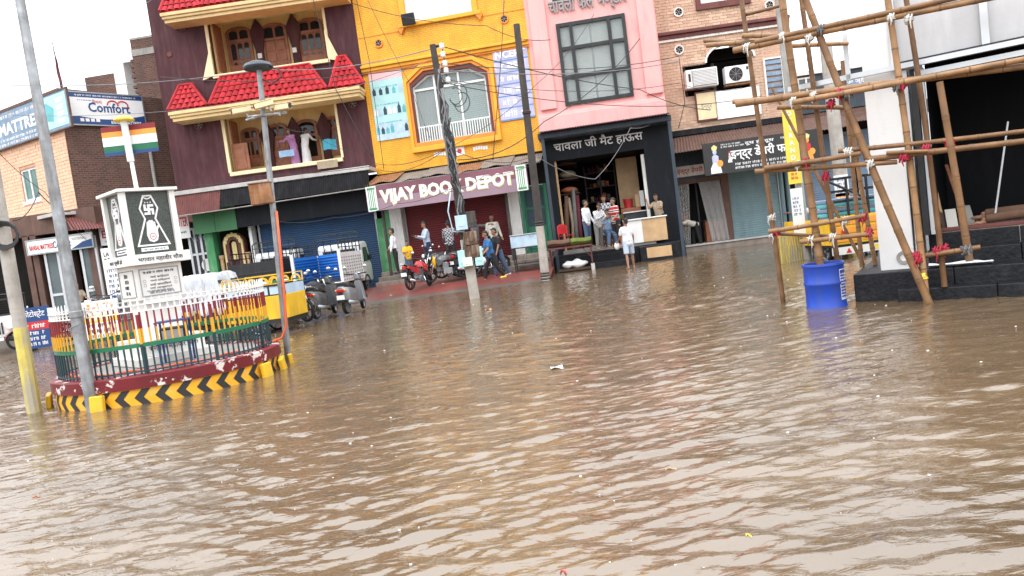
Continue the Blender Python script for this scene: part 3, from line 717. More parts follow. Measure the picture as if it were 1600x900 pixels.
def hang_board(name, fr, tl, br, off, m, label, cat='sign', th=.05, corners=None, frame=None, group=None):
    """a sign board on a facade; returns thing and half sizes; origin at its middle"""
    u0, u1, z0, z1 = quadrect(fr, *corners, off) if corners else fr.rect(tl, br, off)
    o = thing(name, label, cat, fr.M((u0 + u1) / 2, off, (z0 + z1) / 2), group)
    w, h = (u1 - u0) / 2, (z1 - z0) / 2
    MB().box(-w, w, 0, th, -h, h).obj('board', m, o)
    if frame:
        t = .05; MB().frame2([(-w - t, -h - t), (w + t, -h - t), (w + t, h + t), (-w - t, h + t)], [(-w, -h), (w, -h), (w, h), (-w, h)], -.02, th).obj('frame', frame, o)
    return o, w, h
s, w, h = hang_board('sign', FB, (255, 338), (298, 371), -.55, 'print_white', 'white board with red computer lettering beside the green fascia boards')
text('COMPUTER', w * 1.9, h * .8, 'print_red', s, T(0, -.003, h * .35), bold=.02); scribble(s, w * 1.7, h * .25, T(0, -.003, -h * .5), 'print_black')

# ------------------------------------------------------------------ yellow house with the book shop
def yellow_house():
    fr = FY; W = fr.L
    h = thing('house', 'bright yellow tiled house with octagonal window above the book shop', 'house', fr.M())
    zb = fr.uz(720, 252)[1]; top = fr.uz(700, 0)[1] + 5
    U = fr.rect((634, -40), (736, 30)); U = (fr.uz(632, 10)[0], fr.uz(737, 10)[0], fr.uz(685, 27)[1], fr.uz(685, 27)[1] + 1.9)
    pin = [fr.uz(*p) for p in ((655, 227), (771, 208), (757, 117), (731, 106), (664, 117), (645, 137))]
    pout = [fr.uz(*p) for p in ((646, 240), (785, 219), (770, 104), (737, 89), (652, 104), (631, 129))]
    # squared up so that the frame stands upright
    def square(p):
        l = (p[0][0] + p[5][0]) / 2; r = (p[1][0] + p[2][0]) / 2; z0 = (p[0][1] + p[1][1]) / 2; zs = (p[5][1] + p[2][1]) / 2; z1 = (p[3][1] + p[4][1]) / 2; c = (p[4][0] - l + r - p[3][0]) / 2
        return [(l, z0), (r, z0), (r, zs), (r - c, z1), (l + c, z1), (l, zs)]
    pin, pout = square(pin), square(pout)
    hole = (pin[0][0], pin[1][0], pin[0][1], pin[3][1])
    w = MB().wall(0, W, zb - .05, top, [hole, U], 0, .3)
    w.add([(0, 0, zb), (0, 9, zb), (0, 9, top), (0, 0, top), (W, 0, zb), (W, 9, zb), (W, 9, top), (W, 0, top)], [(0, 1, 2, 3), (5, 4, 7, 6), (3, 2, 6, 7)])
    # the two upper corners of the opening are cut off
    for i, s in ((3, 1), (4, -1)):
        a, c = pin[i], pin[i - 1] if i == 3 else pin[5]
        k = (c[0], a[1]); w.add([(a[0], .002, a[1]), (c[0], .002, c[1]), (k[0], .002, k[1])], [(0, 1, 2)])
    w.obj('wall', 'yellow_tile', h)
    f = MB().frame2(pout, inset(pout, .13), -.16, 0).obj('window', 'yellow_trim', h, bev=.02)
    p2 = inset(pout, .132); MB().frame2(p2, inset(p2, .10), -.10, -.002).obj('inner_moulding', 'yellow_rim', f, bev=.015)
    p3 = inset(pout, .235); MB().frame2(p3, pin, -.05, .1).obj('rebate', 'maroon_trim', f)
    p4 = inset(pin, -.01); MB().frame2(p4, inset(pin, .07), .08, .16).obj('sash', 'white', f)
    a, b, c, d = hole; m1 = a + (b - a) * .3; m2 = a + (b - a) * .63; zr = c + (d - c) * .80
    for x in (m1, m2): MB().box(x - .035, x + .035, .09, .15, c + .05, d - .05).obj('mullion', 'white', f)
    MB().box(a + .05, b - .05, .085, .145, zr - .04, zr + .04).obj('transom', 'white', f)
    pp = inset(pin, .05); MB().prism(pp, .125, .13).obj('pane', 'window_pane', f)
    n = 26
    bl = MB()
    for i in range(n):
        z = c + .05 + (zr - c - .05) * i / n; bl.box(m1 + .05, b - .08, .23, .25, z + .01, z + (zr - c) / n * .86)
    bl.obj('blind', 'blind_green', f); MB().prism(inset(pin, .0), .32, .34).obj('dark_room', 'shop_dark', f)
    cu = MB(); cu.grid(40, 1, lambda s, t: (a + .08 + (m1 - a - .1) * s, .25 + .02 * math.sin(s * 40), c + .05 + (zr - c) * t)); cu.obj('curtain', 'cloth_grey', f)
    # balusters in front of the lower part
    zr2 = c + (d - c) * .24
    MB().box(a + .03, b - .03, -.01, .03, zr2, zr2 + .05).obj('rail', 'white', f)
    for i in range(30): MB().box(a + .06 + (b - a - .12) * i / 29 - .018, a + .06 + (b - a - .12) * i / 29 + .018, -.005, .02, c + .06, zr2 - .001).obj('baluster', 'white', f)
    # upper window
    gridwin(h, U[0], U[1], U[2], U[3], .12, (.34, .66), (.5,), 'white', 'clear_pane', .06)
    t = MB()
    t.box(U[0] - .22, U[0], -.09, 0, U[2] - .02, top); t.box(U[1], U[1] + .22, -.09, 0, U[2] - .02, top); t.box(U[0] - .34, U[1] + .34, -.13, 0, U[2] - .18, U[2] - .021); t.obj('window_surround', 'yellow_trim', h, bev=.02)
    for x in (U[0] - .4, U[1] + .12): MB().prism([(x, U[2] - .19), (x + .28, U[2] - .19), (x + .16, U[2] - .42)], -.12, -.001).obj('bracket', 'yellow_rim', h)
    # string courses
    zc = (fr.uz(577, 107)[1] + fr.uz(824, 66)[1]) / 2
    b = MB(); b.box(0, W, -.22, -.001, zc, zc + .10); b.box(0, W, -.14, -.001, zc - .13, zc - .002); b.obj('cornice', 'yellow_trim', h, bev=.02); MB().box(0, W, -.08, -.002, zc - .2, zc - .133).obj('cornice_band', 'yellow_rim', h)
    zl = (fr.uz(563, 60)[1] + fr.uz(817, 13)[1]) / 2
    for x0, x1 in ((0, U[0] - .36), (U[1] + .36, W)): MB().box(x0, x1, -.02, -.001, zl - .02, zl + .015).obj('string_course', 'yellow_rim', h)
    vent(h, fr, 592, 68, .15, rim='yellow_rim'); vent(h, fr, 788, 30, .15, rim='yellow_rim')
    # ---- street level
    g = .80; zf = fr.uz(720, 300, 0)[1]
    MB().box(0, W, .02, .3, zf - .1, zb).obj('lintel', 'shop_dark', h)
    ur = fr.rect((632, 330), (802, 400), .3); shutter(h, ur[0], ur[1], g, zf, .3, 'shutter_red', .09)
    MB().box(ur[0] - .55, ur[0] - .06, -.05, .4, 0, zf + .1).obj('wall_pier', 'white_chip', h)
    MB().box(.02, ur[0] - .56, .0, .5, .2, zf + .1).obj('wall_pier', 'green_wall', h)
    MB().box(ur[1] + .06, ur[1] + .55, -.05, .4, 0, zf + .1).obj('wall_pier', 'white_chip', h)
    d0 = ur[1] + .6; d = MB().frame2([(d0, g), (W - .02, g), (W - .02, zf), (d0, zf)], [(d0 + .12, g), (W - .14, g), (W - .14, zf - .12), (d0 + .12, zf - .12)], .05, .3).obj('green_door', 'green_paint', h)
    MB().box(d0 + .13, W - .15, .2, .25, g, zf - .13).obj('door_leaf', 'green_paint', d)
    mm = (d0 + W) / 2
    for x0, x1 in ((d0 + .2, mm - .06), (mm + .06, W - .22)):
        for z0, z1 in ((g + .15, g + .9), (g + 1.05, g + 1.7), (g + 1.8, zf - .25)): MB().box(x0, x1, .17, .199, z0, z1).obj('door_panel', 'fence_blue' if z0 > g + 1 else 'green_paint', d, bev=.01)
    # stone steps up to the shop, one block after another
    for k, (y0, z) in enumerate(((-2.0, .46), (-1.6, .63), (-1.2, .80))):
        n = 7
        for i in range(n): MB().box(W * i / n + .004, W * (i + 1) / n - .004, y0, y0 + .398 if k < 2 else .05, -.3, z).obj('step', 'plinth_edge', h, bev=.015)
    # rusty sheet awning on poles
    for i in range(6):
        a, b_ = W * i / 6 - .03, W * (i + 1) / 6 + .04; z = zb - .1 - .05 * (i % 2); dz = random.uniform(-.06, .06)
        b = MB(); corrug(b, (a, -.02, z), (b_, -.02, z + .01), (a, -1.5, z - .42 + dz), (b_, -1.5, z - .42 - dz), .08, .016, .03); b.obj('awning_sheet', 'tin' if i % 3 else 'rust', h)
    MB().tube([(0, -1.45, zb - .6), (W, -1.45, zb - .6)], .03, 6).obj('awning_pipe', 'tin', h)
    px = fr.uz(622, 420, -1.2)[0]
    for x in (ur[0] - .42, ur[1] + .25): MB().cyl((x, -1.2, .3), (x, -1.2, zb - .55), .06, n=8).obj('awning_post', 'pole_dark', h)
    return h
yellow_house()
# floodlight under the upper window
u, z = FY.uz(638, 30, -.35)
fl = thing('floodlight', 'black floodlight fixed under the white upper window of the yellow house', 'light', FY.M(u, -.35, z))
MB().box(-.26, .26, -.08, .06, -.22, .22).obj('housing', 'black_metal', fl, T() @ MX.Rotation(R(14), 4, 'X'), bev=.03)
MB().tube([(-.2, .02, 0), (-.2, .3, -.05), (.2, .3, -.05), (.2, .02, 0)], .02, 6).obj('bracket', 'black_metal', fl)
# shop sign
s, w, h = hang_board('shop_sign', FY, 0, 0, -1.62, 'sign_mauve', 'long mauve signboard reading VIJAY BOOK DEPOT above the red shutter', th=.12, corners=((570, 293), (822, 256), (576, 331), (826, 297)))
MB().box(-w + .003, w - .003, -.006, -.001, 0, h - .003).obj('painted_band', 'sign_plum', s)
text('VIJAY BOOK DEPOT', w * 1.66, h * 1.32, 'print_white', s, T(.02, -.01, -.02), bold=.045, ex=.012)
text('VIJAY BOOK DEPOT', w * 1.68, h * 1.4, 'print_gold', s, T(.02, -.007, -.04), bold=.06, ex=.004, name='lettering_outline')
for x in (-w + .22, w - .22):
    c = MB().box(x - .2, x + .2, -.022, -.007, -h + .004, h - .004).obj('painted_column', 'print_white', s)
    b = MB()
    for k in range(4): b.box(x - .13 + k * .07, x - .10 + k * .07, -.028, -.023, -h + .14, h - .14)
    b.box(x - .16, x + .16, -.03, -.023, h - .13, h - .05); b.box(x - .16, x + .16, -.03, -.023, -h + .05, -h + .13); b.obj('fluting', 'green_wall', c)
# printed panels either side of the window
s, w, h = hang_board('poster', FY, 0, 0, -.05, 'print_pale_teal', 'pale teal poster of bottles and jars left of the octagonal window', 'poster', .04, ((575, 113), (627, 104), (590, 221), (640, 213)))
MB().box(-w, w, -.004, -.001, h * .72, h).obj('printed_band', 'print_pink', s); MB().box(-w, w, -.004, -.001, -h, -h + h * .5).obj('printed_band', 'print_sky', s)
random.seed(3)
for r in range(3):
    for k in range(7 if r else 5):
        x = -w + w * 2 * (k + .5) / (7 if r else 5); hh = h * random.uniform(.18, .28); z0 = (.30, -.28, -.82)[r] * h; ww = w * .1
        MB().prism([(x - ww, z0), (x + ww, z0), (x + ww, z0 + hh * .7), (x + ww * .4, z0 + hh * .85), (x + ww * .4, z0 + hh), (x - ww * .4, z0 + hh), (x - ww * .4, z0 + hh * .85), (x - ww, z0 + hh * .7)], -.009, -.005).obj('printed_bottle', random.choice(['print_teal', 'print_white', 'print_teal', 'print_sky', 'fence_blue']), s)
for z in (.52, .02, -.5): scribble(s, w * 1.5, h * .07, T(0, -.006, h * z), 'print_teal')
s, w, h = hang_board('poster', FY, 0, 0, -.05, 'print_lilac', 'lilac board listing NCERT and CBSE books right of the octagonal window', 'poster', .04, ((768, 80), (821, 70), (784, 190), (838, 182)))
for k, t in enumerate(('NCERT', 'CBSE', '', '', '', '')):
    z = h * (.84 - k * .33)
    if t: text(t, w * (1.75, 1.3)[k], h * .2, 'print_white', s, T(0, -.006, z), bold=.04, ex=.008)
    else: scribble(s, w * (1.75, 1.3, 1.6, 1.2, 1.5, 1.7)[k], h * .22, T(0, -.006, z), 'print_white', 1, k)
    MB().box(-w, w, -.007, -.001, z - h * .18, z - h * .15).obj('printed_line', 'print_blue', s)
# small crest under the window
u, z = FY.uz(718, 236, -.03); s = thing('wall_plaque', 'small white plaque with red mark under the octagonal window', 'plaque', FY.M(u, -.03, z))
MB().box(-.2, .2, 0, .028, -.17, .17).obj('plate', 'print_white', s, bev=.01); MB().lathe([(.001, -.012), (.09, -.012), (.09, 0)], 14, axis='Y').obj('red_mark', 'print_red', s)
for x in (-.75, .85): 
    b = MB()
    for k in range(6): b.box(x - .3 + k * .1, x - .22 + k * .1, .012, .026, -.07 + .02 * math.sin(k), .07 + .02 * math.sin(k))
    b.obj('raised_letters', 'print_white', s)

# ------------------------------------------------------------------ pink house with the mat shop
def pink_house():
    fr = FP; W = fr.L
    h = thing('house', 'pink plastered house with a large black framed window over the mat shop', 'house', fr.M())
    zb = (fr.uz(850, 205)[1] + fr.uz(1040, 180)[1]) / 2; top = fr.uz(930, 0)[1] + 4.8
    win = quadrect(fr, (868, 39), (975, 21), (884, 166), (991, 150))
    up = (fr.uz(862, 0)[0], fr.uz(900, 0)[0], fr.uz(880, 2)[1], top - .5); up = (fr.uz(862, -4)[0], fr.uz(912, -4)[0], fr.uz(885, 2)[1], top - .3)
    w = MB().wall(0, W, zb, top, [win, up], 0, .25)
    w.add([(0, 0, zb), (0, 9, zb), (0, 9, top), (0, 0, top), (W, 0, zb), (W, 9, zb), (W, 9, top), (W, 0, top)], [(0, 1, 2, 3), (5, 4, 7, 6), (3, 2, 6, 7)]); w.obj('wall', 'pink', h)
    f = gridwin(h, *win, .06, (.21, .76), (.345, .69), 'black_paint', 'window_pane', .13, 'window', .16)
    MB().box(win[0], win[1], .3, .32, win[2], win[3]).obj('backing', 'shop_dark', f)
    X = [win[0] + (win[1] - win[0]) * c for c in (0, .21, .485, .76, 1)]; Z = [win[2] + (win[3] - win[2]) * c for c in (0, .345, .69, 1)]
    for a, b in zip(X, X[1:]):
        for c, d in zip(Z, Z[1:]):
            q = MB(); n = 16; d_ = d - .1 if d == Z[-1] else d
            for i in range(n): z = c + (d_ - c) * i / n; q.box(a + .04, b - .04, .16, .2, z + .006, z + (d_ - c) / n * .9)
            q.obj('blind', 'blind', f)
    gridwin(h, *up, .06, (.5,), (.5,), 'black_paint', 'dark_glass', .1)
    # flat pilasters, ledge bands
    zp = (fr.uz(842, 173)[1] + fr.uz(1037, 146)[1]) / 2
    for x0, x1 in ((.15, fr.uz(862, 100)[0]), (fr.uz(1002, 80)[0], W - .05)): MB().box(x0, x1, -.14, -.001, zp, top).obj('pilaster', 'pink', h, bev=.02)
    zl = (fr.uz(842, 185)[1] + fr.uz(1038, 157)[1]) / 2
    MB().box(0, W, -.22, -.001, zl - .55, zl).obj('ledge', 'pink', h, bev=.02); MB().box(0, W, -.10, -.002, zl, zl + .12).obj('ledge_band', 'pink', h, bev=.02)
    # raised Hindi letters
    u0, z0 = fr.uz(857, 14); u1, z1 = fr.uz(979, -4); z = (fr.uz(857, 18)[1] + fr.uz(979, 0)[1]) / 2 + .04
    text('चावला फल भण्डार', u1 - u0, .62, 'print_grey', h, T((u0 + u1) / 2, -.03, z), bold=.012, ex=.06, name='raised_lettering', label='grey raised Hindi letters')
    # ---- street level: deep shop
    g = .72; zt = zb - .05
    s0, s1, z1 = fr.uz(873, 320)[0], fr.uz(1016, 320)[0], (fr.uz(872, 252)[1] + fr.uz(1000, 232)[1]) / 2
    r = MB(); D = 4.2
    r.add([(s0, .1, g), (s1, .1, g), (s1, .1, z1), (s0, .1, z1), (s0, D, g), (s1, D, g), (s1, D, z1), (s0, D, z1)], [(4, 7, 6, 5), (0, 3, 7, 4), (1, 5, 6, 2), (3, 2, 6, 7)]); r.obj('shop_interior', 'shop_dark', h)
    MB().box(s0, s1, -.9, D, g - .12, g).obj('shop_floor', 'concrete_floor', h)
    w = MB(); w.wall(0, W, -.3, zt + .2, [(s0, s1, g, z1)], .0, .12); w.obj('shop_front', 'charcoal_board', h)
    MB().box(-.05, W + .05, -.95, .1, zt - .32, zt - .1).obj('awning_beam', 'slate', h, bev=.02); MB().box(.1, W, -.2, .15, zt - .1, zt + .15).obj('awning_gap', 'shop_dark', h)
    b = MB(); corrug(b, (0, .05, zt + .1), (W, .05, zt + .1), (0, -1.3, zt - .12), (W, -1.3, zt - .12), .1, .015); b.obj('awning_sheet', 'awning_black', h)
    for x in (.12, W - .05): MB().box(x - .06, x + .06, -1.0, -.9, -.3, zt - .33).obj('awning_post', 'slate', h)
    text('चावला जी मैट हाऊस', (s1 - s0) * .98, .46, 'print_white', h, T((s0 + s1) / 2 + .05, -.02, z1 + .52), bold=.012, ex=.03)
    for x in (s0 + .3, s1 - .1): scribble(h, .9, .1, T(x, -.02, z1 + 1.0), 'print_grey')
    # plinth with stone steps
    for k, (y0, y1, z, x0, x1) in enumerate(((-2.1, -1.5, .22, fr.uz(920, 400, -2)[0], fr.uz(985, 395, -2)[0]), (-1.5, -.95, .48, fr.uz(900, 400, -1.5)[0], fr.uz(992, 395, -1.5)[0]))):
        MB().box(x0, x1, y0, y1, -.35, z).obj('step', 'black_stone', h, bev=.015)
    MB().box(0, W + .05, -.95, -.02, -.35, g - .13).obj('plinth', 'black_stone', h, bev=.02)
    cx0, cx1 = fr.uz(985, 380, -1.3)[0], fr.uz(1048, 370, -1.3)[0]
    MB().box(cx0 + .3, cx1, -1.5, -.951, -.35, g - .16).obj('plinth', 'black_stone', h, bev=.02)
    MB().box(cx0 + .55, cx0 + 1.45, -1.512, -1.501, .12, .5).obj('plinth_panel', 'ply', h)
    # interior shelves along the back and left
    for k in range(4):
        MB().box(s0 + 1.1, s1 - 1.1, D - .7, D - .05, g + 1.2 + k * .62, g + 1.24 + k * .62).obj('shelf', 'wood_dark', h)
        MB().box(s0 + .05, s0 + .85, 1.0, D - .8, g + 1.6 + k * .6, g + 1.64 + k * .6).obj('shelf', 'wood_dark', h)
    for x in (s0 + 1.1, (s0 + s1) / 2, s1 - 1.1): MB().box(x - .03, x + .03, D - .72, D - .66, g, z1 - .1).obj('shelf_post', 'wood_dark', h)
    MB().box(s1 - 1.05, s1 - .2, 2.2, 2.25, g + 1.4, z1 - .05).obj('wood_panel', 'ply', h)
    MB().box(s1 - .14, s1 - .02, .12, .3, g, z1 - .2).obj('door_jamb', 'white_chip', h); MB().box(s0 + .02, s0 + .1, .12, .2, g, z1).obj('door_jamb', 'ply', h)
    return h, s0, s1, g, z1
pk = pink_house()

# ------------------------------------------------------------------ brick facings, laid brick by brick
def lay_bricks(parent, u0, u1, z0, z1, holes, bw, bh, m, mm, y=0., key=None, limit=300, dep=.02):
    """courses of bricks on a mortar bed; the largest-showing ones single, the rest joined"""
    MB().wall(u0, u1, z0, z1, holes, y, .25).obj('wall', mm, parent)
    g = .012; P = []
    rows = int((z1 - z0) / bh)
    for r in range(rows):
        za, zb = z0 + r * bh + g / 2, z0 + (r + 1) * bh - g / 2; x = u0 - (bw / 2 if r % 2 else 0)
        while x < u1:
            segs = [(max(x + g / 2, u0), min(x + bw - g / 2, u1))]
            for a, b, c, d in holes:
                if c < zb and d > za:
                    ns = []
                    for s0, s1 in segs:
                        if b <= s0 or a >= s1: ns.append((s0, s1))
                        else:
                            if s0 < a: ns.append((s0, a))
                            if s1 > b: ns.append((b, s1))
                    segs = ns
            P += [(s0, s1, za, zb) for s0, s1 in segs if s1 - s0 > .03]
            x += bw
    if key: P.sort(key=key)
    cache = {}; rest = MB(); rg = random.Random(4)
    for i, (a, b, c, d) in enumerate(P):
        pr = dep + rg.uniform(-.006, .006)
        if i < limit:
            k = (round(b - a, 3), round(pr, 3))
            if k not in cache: cache[k] = MB().box(0, b - a, -pr, -.0005, 0, d - c).mesh('brick')
            link('brick', cache[k], m, parent, MX.Translation((a, y, c)))
        else: rest.box(a, b, y - pr, y - .0005, c, d)
    if rest.v: rest.obj('small_bricks', m, parent, kind='stuff')
def ac_window(M, label):
    t = thing('air_conditioner', label, 'air conditioner', M, 'air conditioners on the brick house')
    MB().box(-.62, .62, -.1, .55, -.36, .36).obj('body', 'white', t, bev=.03)
    f = MB().box(-.38, .56, -.125, -.101, -.3, .32).obj('front_panel', 'print_grey', t)
    for k in range(11): MB().box(-.36, .54, -.15, -.126, -.28 + k * .055, -.25 + k * .055).obj('louvre', 'white', f)
    MB().box(-.52, -.44, -.115, -.101, -.1, .2).obj('control_panel', 'print_black', t)
    return t
def ac_split(M, label):
    t = thing('air_conditioner', label, 'air conditioner', M, 'air conditioners on the brick house')
    MB().box(-.5, .5, -.1, .3, -.33, .33).obj('body', 'white', t, bev=.03)
    MB().lathe([(.001, -.112), (.27, -.112), (.27, -.1)], 20, (-.08, 0, 0), 'Y').obj('fan_opening', 'shop_dark', t)
    b = MB()
    for k in range(5): b.lathe([(.05 + k * .05, -.118), (.056 + k * .05, -.118)], 20, (-.08, 0, 0), 'Y')
    for k in range(4): a = k * math.pi / 4; b.tube([(-.08 + .27 * math.cos(a), -.118, .27 * math.sin(a)), (-.08 - .27 * math.cos(a), -.118, -.27 * math.sin(a))], .006, 4)
    b.obj('fan_grille', 'print_grey', t); MB().box(.34, .42, -.112, -.101, .12, .24).obj('badge', 'print_black', t)
    MB().box(-.5, .5, -.05, .3, -.42, -.36).obj('bracket', 'rust', t)
    return t
def brick_house():
    fr = FK; W = fr.L
    h = thing('house', 'buff brick house with an arched dark recess above the dairy shop', 'house', fr.M())
    zb = fr.uz(1120, 197)[1]; top = fr.uz(1100, 0)[1] + 2.0
    hole = fr.rect((1072, 96), (1176, 146)); hole = (fr.uz(1068, 125)[0], fr.uz(1176, 110)[0], fr.uz(1120, 145)[1], fr.uz(1120, 96)[1])
    ah = (fr.uz(1103, 90)[0], fr.uz(1177, 85)[0], hole[3], fr.uz(1138, 68)[1])
    zt = (fr.uz(1050, 54)[1] + fr.uz(1160, 42)[1]) / 2
    win = (fr.uz(1094, 5)[0], fr.uz(1164, 0)[0], fr.uz(1128, 2)[1], top - .2)
    key = lambda p: abs(p[0] - fr.uz(1100, 60)[0]) * .9 + max(0, fr.uz(1100, -5)[1] * 0 + p[2] - fr.uz(1100, 0)[1]) * 9
    lay_bricks(h, 0, fr.uz(1190, 60)[0], zb, top, [hole, ah, win], .29, .112, 'buff_brick_piece', 'mortar_buff', key=key)
    MB().wall(fr.uz(1190, 60)[0] + .001, W, zb, top, [], 0).obj('wall', 'buff_brick', h)
    b = MB(); b.add([(W, 0, zb), (W, 9, zb), (W, 9, top), (W, 0, top), (0, 0, top), (0, 9, top)], [(0, 1, 2, 3), (4, 3, 2, 5)]); b.obj('side_wall', 'buff_brick', h)
    # arched head of the recess
    n = 12; c = (ah[0] + ah[1]) / 2; wd_ = (ah[1] - ah[0]) / 2; hh = ah[3] - ah[2]
    arc = [(c + wd_ * math.cos(math.pi * i / n), ah[2] + hh * .98 * math.sin(math.pi * i / n)) for i in range(n + 1)]
    MB().prism([(ah[1], ah[3])] + arc[:n // 2 + 1], -.012, .2).obj('spandrel', 'buff_brick', h); MB().prism(arc[n // 2:] + [(ah[0], ah[3])], -.012, .2).obj('spandrel', 'buff_brick', h)
    o = [(c + wd_ * 1.08 * math.cos(math.pi * i / n), ah[2] + hh * 1.1 * math.sin(math.pi * i / n)) for i in range(n + 1)]
    MB().frame2(o + arc[::-1][:0], arc, -.06, -.02).obj('arch_band', 'white_chip', h)
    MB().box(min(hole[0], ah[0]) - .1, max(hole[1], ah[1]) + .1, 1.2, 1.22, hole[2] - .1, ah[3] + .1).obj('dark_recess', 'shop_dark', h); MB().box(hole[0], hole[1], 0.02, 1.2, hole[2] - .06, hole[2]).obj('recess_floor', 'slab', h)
    for x in (hole[0] + .05, hole[0] + 1.2): MB().box(x, x + .12, .26, .36, hole[2], hole[3]).obj('recess_post', 'wood_dark', h)
    m = MB(); m.box(0, W, -.22, -.03, zt, zt + .13); m.box(0, W, -.13, -.031, zt - .15, zt - .002); m.obj('cornice', 'tin_maroon', h, bev=.02); MB().box(0, W, -.09, -.03, zt - .24, zt - .152).obj('cornice_band', 'white_chip', h)
    gridwin(h, *win, .1, (.5,), (.5,), 'white', 'clear_pane', .07); MB().frame2([(win[0] - .2, win[2] - .25), (win[1] + .2, win[2] - .25), (win[1] + .2, win[3] + .1), (win[0] - .2, win[3] + .1)], [(win[0], win[2]), (win[1], win[2]), (win[1], win[3]), (win[0], win[3])], -.12, -.03).obj('window_surround', 'tin_maroon', h, bev=.02)
    for px, py in ((1060, 19), (1061, 78), (1202, 8)): vent(h, fr, px, py, .17, -.03, 'white_chip')
    w0 = quadrect(fr, (1193, 92), (1222, 88), (1196, 160), (1226, 155))
    s = MB().frame2([(w0[0], w0[2]), (w0[1], w0[2]), (w0[1], w0[3]), (w0[0], w0[3])], [(w0[0] + .06, w0[2] + .06), (w0[1] - .06, w0[2] + .06), (w0[1] - .06, w0[3] - .06), (w0[0] + .06, w0[3] - .06)], -.1, -.002).obj('louvre_window', 'white_chip', h)
    for k in range(7): MB().box(w0[0] + .06, w0[1] - .06, -.07, -.03, w0[2] + .08 + k * (w0[3] - w0[2] - .1) / 7, w0[2] + .04 + (k + .8) * (w0[3] - w0[2] - .1) / 7).obj('slat', 'faded_blue', s)
    # ---- street level
    g = .28
    MB().box(0, W, .6, .7, -.3, zb).obj('shop_back_wall', 'shop_dark', h)
    MB().box(-.2, W, -.3, .6, zb - .22, zb - .002).obj('slab_edge', 'awning_black', h)
    b = MB(); corrug(b, (fr.uz(1050, 205, -.2)[0], -.2, zb - .25), (W + 1.5, -.2, zb - .2), (fr.uz(1050, 225, -1.8)[0], -1.9, zb - 1.0), (W + 1.5, -1.9, zb - .85), .11, .02); b.obj('awning_sheet', 'tin_brown', h)
    o0, o1 = fr.uz(1052, 340)[0], fr.uz(1132, 330)[0]; zo = (fr.uz(1060, 290)[1] + fr.uz(1130, 280)[1]) / 2
    MB().box(o0, o1, -.1, .1, zo, zo + .18).obj('lintel', 'tin_brown', h); MB().box(o0, o1, -.05, .6, zo + .18, zb - .23).obj('over_door', 'slate', h)
    for x in (o0 - .02, o1 - .05): MB().box(x, x + .3, -.12, .58, -.3, zo + .3).obj('wall_pier', 'tin_brown', h)
    s0, s1 = fr.uz(1142, 350)[0], fr.uz(1222, 340)[0]; zs = zo + .55
    shutter(h, s0, s1, g, zs, .05, 'shutter_teal', .09); MB().box(s0 - .1, W, -.1, .5, zs, zb - .23).obj('shutter_box', 'slate', h)
    for x in (s1 + .1, s1 + .35): MB().cyl((x, 0, 0), (x, 0, zs + .2), .09, n=8).obj('pipe', 'shutter_teal', h)
    MB().box(-.1, W, -.55, .6, -.35, g - .05).obj('plinth', 'plinth_edge', h, bev=.03); MB().box(-.1, W, -.6, .58, g - .05, g).obj('threshold', 'slab', h, bev=.01)
    for x in (o0 + .4, o0 + 1.1): MB().box(x, x + .06, .5, .58, g, zo).obj('inner_door', 'slate', h)
    return h, o0, o1, g, zo
bk = brick_house()
u, z = FK.uz(1096, 122, -.3); ac_window(FK.M(u, -.3, z), 'white slatted window air conditioner at the left of the dark recess')
u, z = FK.uz(1152, 116, -.1); ac_split(FK.M(u, -.1, z), 'white outdoor air conditioner unit with round fan in the dark recess')
s, w, h = hang_board('sign', FK, 0, 0, -.12, 'cream_pale', 'weathered cream board with faded Hindi lettering under the air conditioner', corners=((1088, 146), (1117, 143), (1091, 188), (1120, 184)), frame='tin_maroon')
text('इन्द्र', w * 1.2, h * .5, 'print_grey', s, T(0, -.003, -.05))
s, w, h = hang_board('sign', FK, 0, 0, -.14, 'print_white', 'blank white board next to the weathered cream board', corners=((1118, 143), (1186, 134), (1121, 187), (1190, 177)))
s, w, h = hang_board('sign', FK, 0, 0, -.16, 'white_chip', 'pale board with red Hindi lettering over the dairy doorway', corners=((1046, 262), (1100, 256), (1048, 279), (1102, 272)))
text('इन्द्र डेयरी', w * 1.5, h * 1.3, 'print_red', s, T(.1, -.003, 0), bold=.012)
